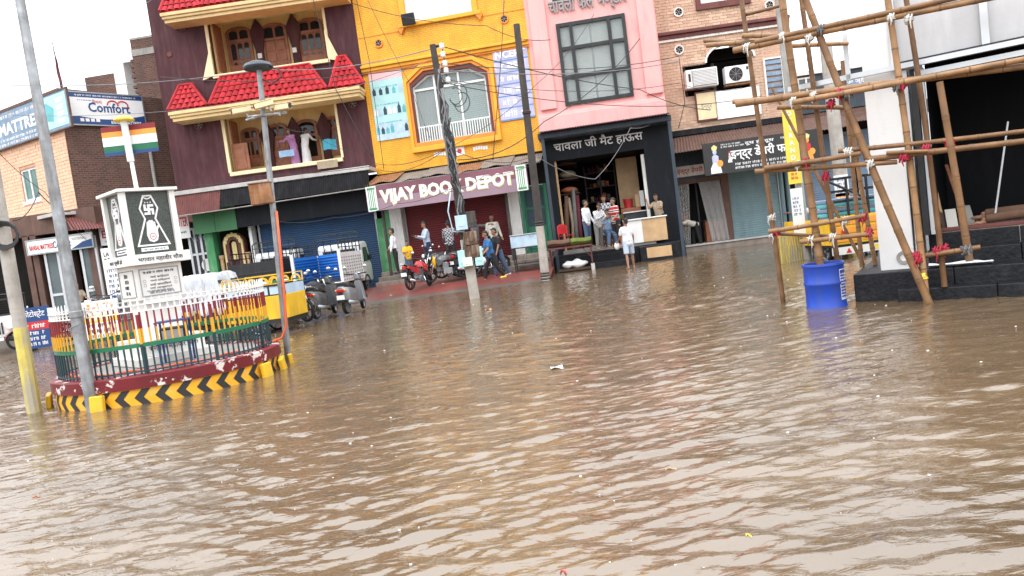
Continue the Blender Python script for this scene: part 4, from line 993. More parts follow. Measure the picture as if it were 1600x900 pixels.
# the dairy sign
s, w, h = hang_board('shop_sign', FK, 0, 0, -2.05, 'print_black', 'black dairy signboard with large white Hindi lettering and painted figures', corners=((1097, 222), (1278, 204), (1102, 274), (1284, 252)), th=.1)
text('इन्द्र डेयरी फार्म', w * 1.18, h * .84, 'print_white', s, T(w * .06, -.003, .06), bold=.02, ex=.012)
text('दूध ही दूध', w * .5, h * .3, 'print_white', s, T(-w * .02, -.003, h * .7), bold=.012)
scribble(s, w * 1.05, h * .46, T(.05, -.003, -h * .62), 'print_white', 2, 3); scribble(s, w * .45, h * .3, T(-w * .5, -.003, h * .72), 'print_white', 2, 5); scribble(s, w * .4, h * .2, T(w * .55, -.003, h * .75), 'print_white', 1, 6)
def painted_figure(x, sc_, cols, seat):
    """loose painted silhouette, flat on the board"""
    pts = lambda P: [(x + a * sc_, b * sc_) for a, b in P]
    MB().prism(pts([(-.34, -.95), (.36, -.95), (.30, -.55), (.18, -.30), (-.16, -.30), (-.32, -.6)]), -.007, -.001).obj('painted_figure', cols[0], s)
    MB().prism(pts([(-.18, -.30), (.2, -.30), (.22, .12), (.1, .22), (-.1, .22), (-.2, .1)]), -.009, -.001).obj('painted_figure', cols[1], s)
    MB().prism(pts([(.13 * math.cos(i * .628), .40 + .17 * math.sin(i * .628)) for i in range(10)]), -.011, -.001).obj('painted_figure', cols[2], s)
    MB().prism(pts([(-.15, .52), (.13, .52), (.2, .72), (0, .86), (-.18, .72)]), -.013, -.001).obj('painted_figure', cols[3], s)
    MB().prism(pts([(.28 + .2 * math.cos(i * .628), -.35 + .22 * math.sin(i * .628)) for i in range(10)]), -.015, -.001).obj('painted_figure', cols[4], s)
painted_figure(-w + .42, h * .98, ('print_white', 'print_lilac', 'print_sky', 'print_gold', 'print_orange'), 0)
painted_figure(w - .45, h * .95, ('print_orange', 'print_red', 'print_orange', 'print_gold', 'print_orange'), 0)
painted_figure(-w * .55, h * .38, ('print_white', 'print_pink', 'print_white', 'print_red', 'print_white'), 0)

# ------------------------------------------------------------------ corner house on the left, its taller neighbour
CC = V((*base(146, 470, 29.0), 0))
FCL = Frame((CC.x - .86 * 13, CC.y + .51 * 13), CC.xy)                 # orange tiled side street face
FCR = Frame(CC.xy, (CC.x + .616 * 4.4, CC.y + .788 * 4.4))           # bare brick face
def corner_house():
    fr = FCL; W = fr.L
    h = thing('house', 'corner house with an orange tiled face and a bare brown brick side', 'house', fr.M())
    Mr = fr.M().inverted() @ FCR.M()
    zb = fr.uz(60, 345)[1]; top = (fr.uz(105, 142)[1] + fr.uz(0, 172)[1]) / 2
    win = quadrect(fr, (32, 265), (57, 260), (38, 316), (63, 311))
    ul = fr.uz(-60, 300)[0]; key = lambda p: -p[1]
    lay_bricks(h, ul, W, zb, fr.uz(105, 200)[1] + .2, [win], .40, .135, 'orange_brick', 'mortar_orange', key=key)
    zz = fr.uz(105, 200)[1] + .2
    MB().wall(ul, W, zz, top, [], .01).obj('wall', 'mortar_orange', h); MB().wall(0, ul, zb, top, [], 0).obj('wall', 'mortar_orange', h)
    f = gridwin(h, *win, .1, (.5,), (), 'white', 'green_glass', .09); MB().box(win[0] - .08, win[1] + .08, -.06, .1, win[2] - .12, win[2]).obj('sill', 'white', f)
    MB().box(0, W, .0, 5, top, top + .12).obj('parapet', 'brick_dark', h)
    L = FCR.L
    MB().box(.02, L, .03, 4, zb - .3, top - .05).obj('brick_wall', 'brick_dark', h, Mr)
    # slab over the shops
    MB().box(W - 9, W + .3, -.95, .05, zb - .13, zb).obj('awning_slab', 'slab', h, bev=.01)
    # shop fronts facing the square
    sf = Frame(base(-60, 495, 29.2), base(172, 470, 28.6)); Ms = fr.M().inverted() @ sf.M()
    zt = sf.uz(100, 360)[1]; g = .6
    U = lambda px, py=440: sf.uz(px, py)[0]
    MB().box(0, sf.L, .5, .6, -.3, zt + .6).obj('shop_back_wall', 'shop_dark', h, Ms)
    MB().box(0, sf.L, -.05, .5, zt - .05, zt + .75).obj('fascia', 'tin_brown', h, Ms)
    MB().box(0, sf.L, -.35, .5, -.35, g).obj('plinth', 'plinth_edge', h, Ms, bev=.02)
    for px in (52, 64, 113, 152): MB().box(U(px) - .12, U(px) + .12, -.05, .4, g, zt).obj('wall_pier', 'tin_brown', h, Ms)
    for a, b in ((76, 100), (133, 160)):
        d = gridwin(h, U(a), U(b), g, zt - .35, .05, (), (.32,), 'alu', 'grey_glass', .1, 'glass_door', .08); d.matrix_local = Ms
    shutter(h, U(-50), U(0), g, zt - .3, .3, 'shop_dark').matrix_local = Ms
    # shops under the brick side
    zt2 = FCR.uz(180, 335)[1]
    b = MB(); corrug(b, (-.6, -.15, zb - .15), (L, -.15, zb - .15), (-.9, -1.3, zb - .8), (L, -1.3, zb - .8), .1); b.obj('awning_sheet', 'tin_maroon', h, Mr)
    MB().box(.1, L, -.05, .03, .0, zb - .31).obj('shop_back_wall', 'shop_dark', h, Mr)
    gridwin(h, .6, 2.4, .5, 3.0, -.06, (.5,), (.7,), 'alu', 'grey_glass', .08, 'shop_front', .06).matrix_local = Mr
    MB().cyl((L * .72, -.1, zb - .2), (L * .72, -.1, top - 1.7), .07, n=8).obj('drain_pipe', 'concrete', h, Mr)
    return sf
sfC = corner_house()
s, w, h = hang_board('sign', FCR, 0, 0, -.12, 'print_white', 'white and navy mattress billboard reading Comfort on the brick side wall', 'billboard', .06, ((107, 143), (222, 152), (114, 195), (226, 196)), 'steel')
MB().box(-w, w, -.004, -.001, h * .72, h).obj('printed_band', 'print_navy', s)
wv = [(-w, -h), (w, -h), (w, -h * .30)] + [(w - 2 * w * t / 10, -h * .30 - .34 * h * math.sin(math.pi * t / 10 * .9)) for t in range(1, 10)] + [(-w, -h * .5)]
MB().prism(wv, -.004, -.001).obj('printed_wave', 'print_navy', s)
text('Comfort', w * 1.15, h * .62, 'print_navy', s, T(.05, -.006, .12 * h), bold=.02); text('Bajaj', w * .24, h * .24, 'print_red', s, T(-w * .28, -.006, h * .48)); text('BANSAL MATTRESS', w * .85, h * .2, 'print_white', s, T(w * .45, -.008, -h * .82), bold=.01)
b = MB()
for c, r in ((.14, .3), (.42, .3)): b.tube([(w * c + r * h * 1.15 * math.cos(R(a)), -.006, h * .30 + r * h * math.sin(R(a))) for a in range(-20 if c > .3 else 0, 181 if c > .3 else 200, 20)], .03, 4)
b.obj('printed_heart', 'print_red', s)
for k in range(4): MB().box(-w * .8 + k * w * .14, -w * .7 + k * w * .14, -.007, -.005, -h * .82, -h * .62).obj('printed_square', 'print_white', s)
scribble(s, w * 1.7, h * .16, T(0, -.006, h * .86), 'print_white', 1, 2); scribble(s, w * .4, h * .1, T(-w * .6, -.006, h * .55), 'print_navy', 1, 4)
s, w, h = hang_board('sign', FCL, 0, 0, -.15, 'faded_blue', 'weathered blue billboard curving along the top of the corner house', 'billboard', .06, ((-90, 204), (106, 146), (-80, 258), (110, 200)), 'tin_brown')
text('BANSAL MATTRESS', w * 1.3, h * .7, 'print_white', s, T(.05, -.004, 0), bold=.03); scribble(s, w * 1.5, h * .5, T(0, -.004, -h * .72), 'print_white', 2, 8); scribble(s, w * 1.2, h * .3, T(0, -.004, h * .72), 'print_white', 1, 9)
MB().box(w * .58, w * .98, -.008, -.005, -h * .85, h * .9).obj('printed_panel', 'print_pale_teal', s)
for k in range(4): MB().box(w * .84, w * .93, -.012, -.009, -h * .7 + k * h * .38, -h * .46 + k * h * .38).obj('printed_square', 'print_white', s)
MB().prism([(w * .62, -h * .3), (w * .78, -h * .5), (w * .8, h * .2), (w * .7, h * .6), (w * .64, h * .3)], -.012, -.009).obj('printed_photo', 'print_teal', s)
s, w, h = hang_board('sign', sfC, 0, 0, -.25, 'print_white', 'white mattress shop board with red and black lettering under the slab', 'sign', .05, ((40, 380), (140, 363), (46, 398), (147, 384)), 'steel')
text('BANSAL MATTRESS', w * .75, h * .8, 'print_red', s, T(-w * .56, -.004, -.02), bold=.02); text('Comfort', w * .55, h * 1.1, 'print_navy', s, T(.1, -.004, 0), bold=.01)
MB().prism([(w * .35, -h), (w, -h), (w, h * .2), (w * .7, -h * .1)], -.006, -.001).obj('printed_wave', 'print_navy', s); scribble(s, w * .5, h * .4, T(w * .62, -.004, h * .5), 'print_grey', 2, 3)
s, w, h = hang_board('sign', FCR, 0, 0, -.7, 'print_white', 'white board with red EL lettering beside the monument', 'sign', .05, ((155, 358), (196, 354), (158, 385), (198, 380)))
text('EL', w * .7, h * .9, 'print_red', s, T(-w * .5, -.004, .1), bold=.02); scribble(s, w * 1.4, h * .3, T(0, -.004, -h * .55), 'print_black')
# red pennant on the corner roof
u, z = FCL.uz(96, 142, .4); fp = thing('flag', 'thin dark red pennant on a stick at the roof corner', 'flag', FCL.M(u, .4, z - .3))
MB().cyl((0, 0, 0), (-.05, 0, 2.2), .018, n=6).obj('stick', 'wood_dark', fp)
MB().sheet(3, 12, lambda a, t: (-.04 + .26 * (a - .2) * (1 - t * .92) + .03 * math.sin(t * 11), .03 * math.sin(a * 5 + t * 7), .25 + 1.65 * t)).obj('cloth', 'cloth_maroon', fp)
def back_house():
    fr = Frame(base(120, 400, 36.0), base(285, 390, 35.4)); U = lambda px, py: fr.uz(px, py)[0]; Z = lambda px, py: fr.uz(px, py)[1]
    h = thing('house', 'unplastered brick house with a white stair tower behind the corner house', 'house', fr.M())
    MB().box(U(108, 130), U(164, 130), 1.2, 5, 0, Z(140, 108)).obj('low_wall', 'brick_dark', h)
    a, b = U(165, 110), U(210, 110); zt = Z(190, 80)
    MB().wall(a, b, 2, zt, [(a + .55, b - .12, 4, zt - .35)], .6, 1.4).obj('stair_tower', 'white_wall', h); MB().add([(a, .6, 2), (a, 5, 2), (a, 5, zt), (a, .6, zt), (b, .6, zt), (b, 5, zt)], [(0, 3, 2, 1), (3, 4, 5, 2)]).obj('stair_tower_side', 'white_wall', h)
    MB().box(a + .5, b - .05, 2.0, 2.02, 3.9, zt - .3).obj('stair_back', 'blind', h)
    z1 = (Z(207, 60) + Z(262, 56)) / 2
    MB().box(b + .01, fr.L + 1, 0, 5, 0, z1).obj('brick_wall', 'brick_dark', h); MB().box(b, fr.L + 1, -.03, .2, z1 - .75, z1 - .45).obj('concrete_band', 'concrete', h); MB().box(b, fr.L + 1, -.02, .3, z1, z1 + .09).obj('coping', 'concrete', h)
    for k in range(24): MB().box(b - .14 - .06 * (k % 2), b + .005, .02, .25, z1 - 1.0 - k * .24, z1 - .87 - k * .24).obj('brick', 'brick_dark', h)
    return h
back_house()

# ------------------------------------------------------------------ low blue-grey house at the far right of the row
FR_ = Frame(base(1248, 340, 31.5), base(1460, 315, 31.0))
def far_house():
    fr = FR_; U = lambda px, py=300: fr.uz(px, py)[0]; Z = lambda px, py: fr.uz(px, py)[1]; W = fr.L
    h = thing('house', 'low grey blue shop building seen between the bamboo poles', 'house', fr.M())
    zt = Z(1300, 112); MB().box(0, W, 0, 6, Z(1300, 172), zt).obj('upper_wall', 'slate', h); MB().box(0, W, -.15, .1, zt, zt + .16).obj('coping', 'white_chip', h)
    MB().box(0, W, .3, 6, -.3, Z(1300, 172)).obj('lower_wall', 'shop_dark', h)
    b = MB(); corrug(b, (0, -.05, Z(1300, 174)), (W, -.05, Z(1300, 174)), (0, -1.5, Z(1300, 200)), (W, -1.5, Z(1300, 200)), .11, .02); b.obj('awning_sheet', 'tin_brown', h)
    shutter(h, .25, U(1338), .3, Z(1300, 208), .1, 'shutter_sky', .09); shutter(h, U(1345), W - .1, .3, Z(1300, 208), .1, 'shutter_sky', .09)
    MB().box(0, W, -.6, .2, -.35, .28).obj('plinth', 'plinth_edge', h, bev=.02)
    gridwin(h, U(1262), U(1290), Z(1280, 150), Z(1280, 118), -.01, (.5,), (), 'white_chip', 'grey_glass', .07)
    return h
far_house()
s, w, h = hang_board('sign', FR_, 0, 0, -.25, 'faded_blue', 'blue sign with white Hindi lettering behind the bamboo poles', 'sign', .06, ((1318, 120), (1372, 113), (1321, 138), (1375, 131)))
text('ॐ ज्वैलर्स', w * 1.7, h * 1.2, 'print_white', s, T(0, -.004, 0), bold=.012)

# ------------------------------------------------------------------ raised pavements before the shops
def slab_poly(name, pts, m, label):
    """pts: (x, y, z) rim of the top, anticlockwise; a solid down into the ground"""
    n = len(pts); b = MB()
    b.add(list(pts) + [(x, y, -.45) for x, y, z in pts], [tuple(range(n))] + [(i, i + n, (i + 1) % n + n, (i + 1) % n)[::-1] for i in range(n)])
    return b.obj(name, m, kind='structure', label=label)
def gz(px, py): p = on_z(px, py, 0); return p.x, p.y
pR0, pR1, pR2 = gz(560, 478), gz(745, 460), gz(842, 440)
yb = FY.pt(0, -1.9, 0); yc = FY.pt(FY.L, -1.9, 0)
# paving sheets slope gently up from the water's edge
def ramp_sheet(name, front, back, zf, zk, m, label, nu=14, nv=10, tile=None):
    """sheet between two polylines given as two end points each"""
    f0, f1 = V((*front[0], zf)), V((*front[1], zf)); b0, b1 = V((*back[0], zk)), V((*back[1], zk))
    rg = random.Random(2)
    def f(a, t):
        p = f0.lerp(f1, a).lerp(b0.lerp(b1, a), t); p.z += .02 * math.sin(p.x * 1.7) * math.sin(p.y * 1.3); return p
    return MB().grid(nu * 3, nv * 3, f).obj(name, m, kind='structure', label=label)
f0 = (pR0[0] - .6, pR0[1] - 1.6); f1 = (pR2[0] + .2, pR2[1] - 1.2)
q0 = V(f0).lerp(V((yb.x - .3, yb.y)), .4); q1 = V(f1).lerp(V((yc.x + .1, yc.y)), .4)
ramp_sheet('pavement', (f0, f1), (q0, q1), -.12, .048, 'grey_paving', 'bare grey concrete strip between the red pavement and the water')
ramp_sheet('pavement', (q0, q1), ((yb.x - .3, yb.y), (yc.x + .1, yc.y)), .048, .30, 'red_paving', 'red painted pavement sloping up from the water to the book shop')
lb0 = FB.pt(-.5, 1.5, 0); lb1 = FB.pt(FB.L - .3, 1.5, 0)
ramp_sheet('pavement', ((lb0.x - 3.5, 20.5), (f0[0] - .02, f0[1] + .5)), ((lb0.x - 3, lb0.y), (lb1.x, lb1.y)), -.22, .36, 'grey_paving', 'wet dark paving before the maroon house where vehicles stand')
ramp_sheet('pavement', ((-32, 22.5), (lb0.x - 3.52, 22.)), ((-34, 33), (lb0.x - 3.0, 31)), -.2, .3, 'grey_paving', 'wet muddy edge before the corner shops')

# ------------------------------------------------------------------ shop under construction on the right
FXa, FXb = gz(1333, 476), gz(1600, 462)
FX = Frame(FXa, FXb)
def construction():
    fr = FX; h = thing('building', 'shop under construction with white pillar, grey beam and black stone steps', 'building', fr.M())
    U = lambda px, py, off=0: fr.uz(px, py, off)[0]; Z = lambda px, py, off=0: fr.uz(px, py, off)[1]
    Rr = 7.5; PO = .55
    # four courses of black stone steps, laid in blocks
    st = ((.0, .17, U(1402, 460)), (.22, .40, .0), (.62, .62, U(1450, 400, .62)), (.95, .84, U(1452, 385, .95)))
    for k, (o, z, x0) in enumerate(st):
        n = 6; xs = [x0 + (Rr - x0) * i / n for i in range(n + 1)]; o2 = st[k + 1][0] + .02 if k < 3 else 1.45
        if k == 1: o2 = 3.5
        if k == 2: o2 = 1.2
        for i in range(n): MB().box(xs[i] + .003, xs[i + 1] - .003, o, o2, -.4, z).obj('step', 'black_stone', h, bev=.015)
    x0 = st[3][2]; MB().box(x0, Rr, .96, 5, .6, .845).obj('floor', 'plinth_edge', h)
    MB().box(x0 + .1, Rr, .97, 1.12, .846, .90).obj('sill_plank', 'tin_maroon', h, bev=.01)
    # pillar, beam, frame
    p0 = (U(1352, 200, PO) + U(1383, 400, PO)) / 2 - .02; p1 = (U(1402, 200, PO) + U(1437, 395, PO)) / 2
    zbm = (Z(1400, 103, PO) + Z(1600, 57, PO)) / 2; ztp = zbm + 1.15
    MB().box(p0, p1, PO, PO + 2.6, .38, ztp + .1).obj('pillar', 'white_wall', h, bev=.012)
    MB().box(p1 + .002, Rr, PO + .02, PO + .3, zbm + .02, ztp).obj('beam', 'grey_panel', h); MB().box(p1, Rr, PO + .05, PO + .28, ztp, ztp + .35).obj('beam_top', 'slab', h)
    for px in (1395, 1540): x = U(px, 60, PO); MB().box(x - .045, x + .045, PO - .06, PO - .005, zbm - .05, ztp - .1).obj('aluminium_batten', 'alu', h)
    ul = U(1232, 138, PO - .1); ch = MB(); ch.box(ul, Rr, PO - .16, PO - .07, zbm - .09, zbm - .02); ch.obj('aluminium_channel', 'alu', h); MB().box(p1 + .2, Rr, PO - .05, PO + .25, zbm - .22, zbm - .15).obj('aluminium_channel', 'alu', h); MB().box(p1, Rr, PO - .06, PO + .2, zbm - .02, zbm + .018).obj('shadow_gap', 'black_metal', h)
    x = U(1322, 60, PO); MB().box(x - .03, x + .03, PO - .16, PO - .1, zbm - .1, ztp + 1.5).obj('aluminium_batten', 'alu', h)
    a = p1 + .03
    for d, m in ((0, 'alu'), (.11, 'black_metal'), (.2, 'alu')): MB().box(a + d, a + d + .075, PO - .02 + d * .4, PO + .2 + d * .4, .85 if d else .42, zbm - .1).obj('door_frame', m, h)
    MB().lathe([(.05, -.008), (.10, -.012), (.10, 0)], 16, axis='Y').obj('drain_hole', 'concrete', h, T(p1 - .13, PO, .56)); 
    # dark room behind
    r = MB(); D = 5; a2 = a + .28
    r.add([(a2, PO + .3, .84), (Rr, PO + .3, .84), (Rr, PO + .3, ztp), (a2, PO + .3, ztp), (a2, D, .84), (Rr, D, .84), (Rr, D, ztp), (a2, D, ztp)], [(4, 7, 6, 5), (0, 3, 7, 4), (1, 5, 6, 2), (3, 2, 6, 7)]); r.obj('room', 'charcoal_board', h)
    return p0, p1, zbm, a2
cz = construction()
# things leaning inside the opening
def lean(name, label, cat, pb, pt, zb_, off0, off1, w, t, m, group=None):
    u0, _ = FX.uz(*pb, off0); u1, z1 = FX.uz(*pt, off1)
    o = thing(name, label, cat, FX.M(u0, off0, zb_), group)
    d = V((u1 - u0, off1 - off0, z1 - zb_)); L = d.length
    q = d.to_track_quat('Z', 'Y').to_matrix().to_4x4()
    MB().box(-w / 2, w / 2, -t / 2, t / 2, 0, L).obj('board' if w > .07 else 'batten', m, o, q, bev=.004); return o
lean('plank', 'tall thin timber leaning in the dark opening, farthest left', 'plank', (1477, 368), (1455, 262), .85, 1.3, 1.7, .035, .03, 'wood_pale')
lean('plank', 'tall reddish timber leaning behind the nearest short bamboo', 'plank', (1512, 360), (1478, 258), .85, 1.3, 1.9, .05, .04, 'wood')
lean('plank', 'short brown board leaning low against the door frame', 'plank', (1480, 370), (1462, 315), .85, 1.25, 1.5, .09, .025, 'wood_dark')
lean('plank', 'pale grey panel leaning in the opening right of the bamboo', 'plank', (1518, 356), (1508, 322), .85, 1.5, 1.8, .12, .03, 'concrete')
o = lean('sack', 'folded white and red striped plastic sack leaning in the opening', 'sack', (1490, 368), (1484, 328), .85, 1.2, 1.4, .14, .05, 'rope_white')
for k in range(3): MB().box(-.06 + k * .045, -.035 + k * .045, -.032, -.0255, .02, .38).obj('red_stripe', 'rope_red', o, o.children[0].matrix_local)
u, z = FX.uz(1508, 425, .3); cl_ = MB().sheet(16, 6, lambda a, t: (u - .42 + .75 * a, .28 + .16 * t, .415 + .03 * math.sin(a * 9 + t * 4) * math.sin(t * 3) + .03)).obj('cloth', 'cloth_white', M=FX.M(), label='crumpled white cloth lying on the black stone step', cat='cloth')

# ------------------------------------------------------------------ bamboo scaffold
SC = thing('scaffold', 'lashed bamboo pole scaffold standing in the water before the construction', 'scaffold', FX.M())
FXi = FX.M().inverted()
rgb = random.Random(11)
def bamboo(p, q, r=.035, r2=None):
    r *= 1.22 * rgb.uniform(.9, 1.12); p, q = FXi @ V(p), FXi @ V(q); L = (q - p).length; d = (q - p) / L; n = max(2, int(L / .34)); pts = []; rs = []
    sd_ = d.orthogonal().normalized() * rgb.uniform(-.03, .03) * L / 3; r2 = r2 or r * .88; ofs = rgb.random()
    t = 0
    for i in range(n + 1):
        t = min(1, max(0, (i + (ofs - .5) * .5 * (0 < i < n)) / n)); c = p + d * L * t + sd_ * math.sin(math.pi * t); rr = r + (r2 - r) * t
        if 0 < i < n:
            for e, k in ((-.03, .98), (-.009, 1.08), (.0, .99), (.009, 1.08), (.03, .98)): pts.append(c + d * e); rs.append(rr * k)
        else: pts.append(c); rs.append(rr)
    ob = MB().tube([v - p for v in pts], rs, 9).obj('bamboo_pole', 'bamboo', SC, MX.Translation(p), smooth=60); ob.data.materials.append(MT['bamboo_node'])
    for i in range(1, len(pts) - 2):
        if i % 5 in (2, 3):
            for j in range(9): ob.data.polygons[i * 9 + j].material_index = 1
def tie(px, py, off, m='rope_white', s=1.):
    off += .06; u, z = FX.uz(px, py, off); b = MB(); rg = rgb; ln = .11
    for k in range(4):
        zz = (k - 1.5) * .018 + rg.uniform(-.008, .008); rr = .052 * rg.uniform(.95, 1.12); q = rg.uniform(-.8, .8)
        b.tube([(rr * math.cos(t) - ln * zz, rr * math.sin(t), zz + q * .03 * math.cos(t)) for t in [i * .7 for i in range(10)]], .010, 5)
    for k in range(3):
        xx = (k - 1) * .026 + rg.uniform(-.01, .01); rr = .054 * rg.uniform(.95, 1.15); b.tube([(xx + .3 * rr * math.cos(t), rr * math.sin(t) - .01, rr * math.cos(t)) for t in [i * .7 for i in range(10)]], .010, 5)
    x = rg.uniform(-.03, .03); b.tube([(x, -.07, 0), (x + rg.uniform(-.02, .02), -.08, -.06), (x, -.075, -.10 - .05 * rg.random())], [.010, .009, .005], 4)
    b.obj('rope_tie', m, SC, MX.Translation((u, off, z)))
def px_on(px, py, off): u, z = FX.uz(px, py, off); return FX.pt(u, off, z)
def pole(base_px, zb_, top_px, r=.037, dtop=0.):
    p = on_z(*base_px, zb_); off = (p - FX.o).dot(FX.n); bamboo(p - V((0, 0, .3 if zb_ == 0 else 0)), px_on(*top_px, off + dtop), r); return off
oA = pole((1225, 474), 0, (1152, -45), .033)
oB = pole((1286, 441), .35, (1213, -60), .045)
oC = pole((1312, 436), .35, (1244, -60), .034)
oD = pole((1464, 474), 0, (1240, -50), .04, .05)
oE = pole((1449, 474), 0, (1380, -50), .04)
oF = pole((1476, 448), .18, (1408, -50), .034)
oG = pole((1515, 408), .62, (1468, 128), .033)
oH = pole((1347, 418), .4, (1316, 95), .032)
oI = pole((1368, 414), .4, (1326, 170), .032)
pole((1350, 415), .2, (1207, 138), .027)
def rail(a, b, off, r=.033, o2=None): bamboo(px_on(*a, off), px_on(*b, off if o2 is None else o2), r)
f = oE - .075
print('scaffold offsets', oA, oB, oC, oD, oE, oF, oG, oH, oI)
rail((1146, 79), (1640, -22), f, .036); rail((1180, 66), (1640, -36), f - .01, .031); rail((1104, 71), (1225, 63), f + .35, .028)
rail((1160, 56), (1232, 55), f + .3, .03); rail((1100, 64), (1210, 66), f + .5, .026); rail((1238, 72), (1326, 68), f + .6, .028)
rail((1150, 163), (1640, 99), f, .036); rail((1145, 159), (1330, 148), f + .08, .032, f + .1); rail((1240, 160), (1640, 85), f - .065, .03); rail((1215, 168), (1326, 168), f + .5, .028)
rail((1180, 268), (1402, 253), f, .033); rail((1195, 263), (1345, 240), f - .06, .03); rail((1310, 236), (1640, 200), f + .1, .03); rail((1356, 249), (1640, 216), f, .036); rail((1385, 239), (1450, 236), f - .07, .024)
rail((1201, 362), (1352, 337), oB - .09, .027); rail((1210, 365), (1308, 369), oB + .07, .024); rail((1250, 378), (1362, 365), oB - .08, .028); rail((1436, 401), (1532, 386), oF - .08, .032)
bamboo(px_on(1165, 23, oA + .07), px_on(1222, 8, oB + .1), .022)
for a in (((1222, 58), f - .05, 'rope_white'), ((1264, 60), f - .05, 'rope_white'), ((1282, 46), f - .06, 'rope_dark'), ((1167, 75), f - .04, 'rope_white'), ((1392, 28), f - .05, 'rope_white'), ((1420, 30), f - .05, 'rope_white'),
          ((1240, 158), f - .05, 'rope_white'), ((1272, 150), f - .06, 'rope_white'), ((1298, 162), f - .05, 'rope_red'), ((1325, 148), f - .08, 'rope_dark'), ((1410, 133), f - .08, 'rope_red'), ((1402, 136), f - .08, 'rope_dark'), ((1312, 146), f - .08, 'rope_red'),
          ((1248, 258), f - .05, 'rope_white'), ((1258, 254), f - .07, 'rope_red'), ((1360, 256), f - .06, 'rope_white'), ((1414, 243), f - .06, 'rope_red'), ((1412, 246), f - .08, 'rope_red'), ((1446, 233), f - .0, 'rope_red'), ((1484, 225), f - .0, 'rope_red'), ((1325, 238), f - .07, 'rope_white'), ((1290, 275), f + .02, 'rope_red'),
          ((1214, 362), oB - .1, 'rope_red'), ((1207, 366), oA - .04, 'rope_white'), ((1206, 340), oA - .04, 'rope_white'), ((1268, 375), oB - .1, 'rope_white'), ((1302, 371), oB - .1, 'rope_white'), ((1348, 340), oB - .1, 'rope_red'), ((1358, 364), oB - .1, 'rope_red'), ((1320, 345), oB - .1, 'rope_white'),
          ((1430, 400), oE - .06, 'rope_red'), ((1434, 405), oE - .08, 'rope_red'), ((1464, 392), oF - .1, 'rope_red'), ((1510, 390), oG - .06, 'rope_dark'), ((1475, 388), oF - .05, 'rope_red')): tie(*a[0], a[1], a[2], 1.)
mk = tie(1441, 432, oE - .05, 'print_yellow', 1.)

# blue drum
p = on_z(1305, 481, 0); 
dr = thing('drum', 'open blue plastic drum standing in the flood water holding bamboo poles', 'drum', at((p.x, p.y + .27, -.28)))
H = .91; r = .272
MB().lathe([(.001, .03), (r - .02, .03), (r - .02, H - .02), (r - .015, H), (r + .012, H), (r + .016, H - .03), (r + .002, H - .05), (r, H * .72), (r + .012, H * .70), (r + .012, H * .67), (r, H * .65), (r, H * .33), (r + .012, H * .31), (r + .012, H * .28), (r, H * .26), (r - .01, .0)], 40).obj('body', 'drum_blue', dr, smooth=35)
lb = MB()
for k in range(9):
    a0 = R(-62 + k * 5.5)
cv = lambda a, z, rr: (rr * math.sin(a), -rr * math.cos(a), z)
for z0, z1, a0, a1 in ((.38, .385, 24, 58), (.80, .805, 24, 58)): lb.grid(6, 1, lambda s, t: cv(R(a0 + (a1 - a0) * s), z0 + (z1 - z0 + .006) * t, r + .006))
for a0 in (24, 57): lb.grid(1, 4, lambda s, t: cv(R(a0 + 1.6 * s), .385 + .415 * t, r + .006))
rg = random.Random(9)
for l in range(9):
    a = 27
    while a < 53:
        wd2 = rg.uniform(1.2, 3.2); z = .75 - l * .042; lb.grid(1, 1, lambda s, t: cv(R(a + wd2 * s), z - .02 + .02 * t, r + .014 if .6 < z < .66 else r + .006)); a += wd2 + rg.uniform(.8, 2)
lb.obj('printed_label', 'print_white', dr, kind='stuff')

# ------------------------------------------------------------------ roundabout with the monument
def circle3(a, b, c):
    ax, ay, bx, by, cx, cy = *a, *b, *c; d = 2 * (ax * (by - cy) + bx * (cy - ay) + cx * (ay - by))
    ux = ((ax * ax + ay * ay) * (by - cy) + (bx * bx + by * by) * (cy - ay) + (cx * cx + cy * cy) * (ay - by)) / d
    uy = ((ax * ax + ay * ay) * (cx - bx) + (bx * bx + by * by) * (ax - cx) + (cx * cx + cy * cy) * (bx - ax)) / d
    return ux, uy, math.hypot(ax - ux, ay - uy)
pl, pr = gz(80, 636), gz(437, 578)
RC = V(((pl[0] + pr[0]) / 2 - .07, (pl[1] + pr[1]) / 2 + .36, 0)); RR = math.hypot(pl[0] - pr[0], pl[1] - pr[1]) / 2 - .02
print('roundabout', RC, RR)
kb = thing('roundabout_kerb', 'round raised island with dark red rim and yellow black chevron band', 'traffic island', at(RC))
MB().lathe([(RR, -.4), (RR, .215)], 72).obj('chevron_wall', 'yellow_chevron', kb, smooth=True)
MB().lathe([(RR + .001, .216), (RR + .035, .22), (RR + .04, .375), (RR + .02, .39), (RR - .3, .39)], 72).obj('rim', 'kerb_red', kb, smooth=40)
MB().lathe([(RR - .3, .388), (.001, .40)], 48).obj('island_floor', 'concrete_floor', kb)
chev = None; nch = 38
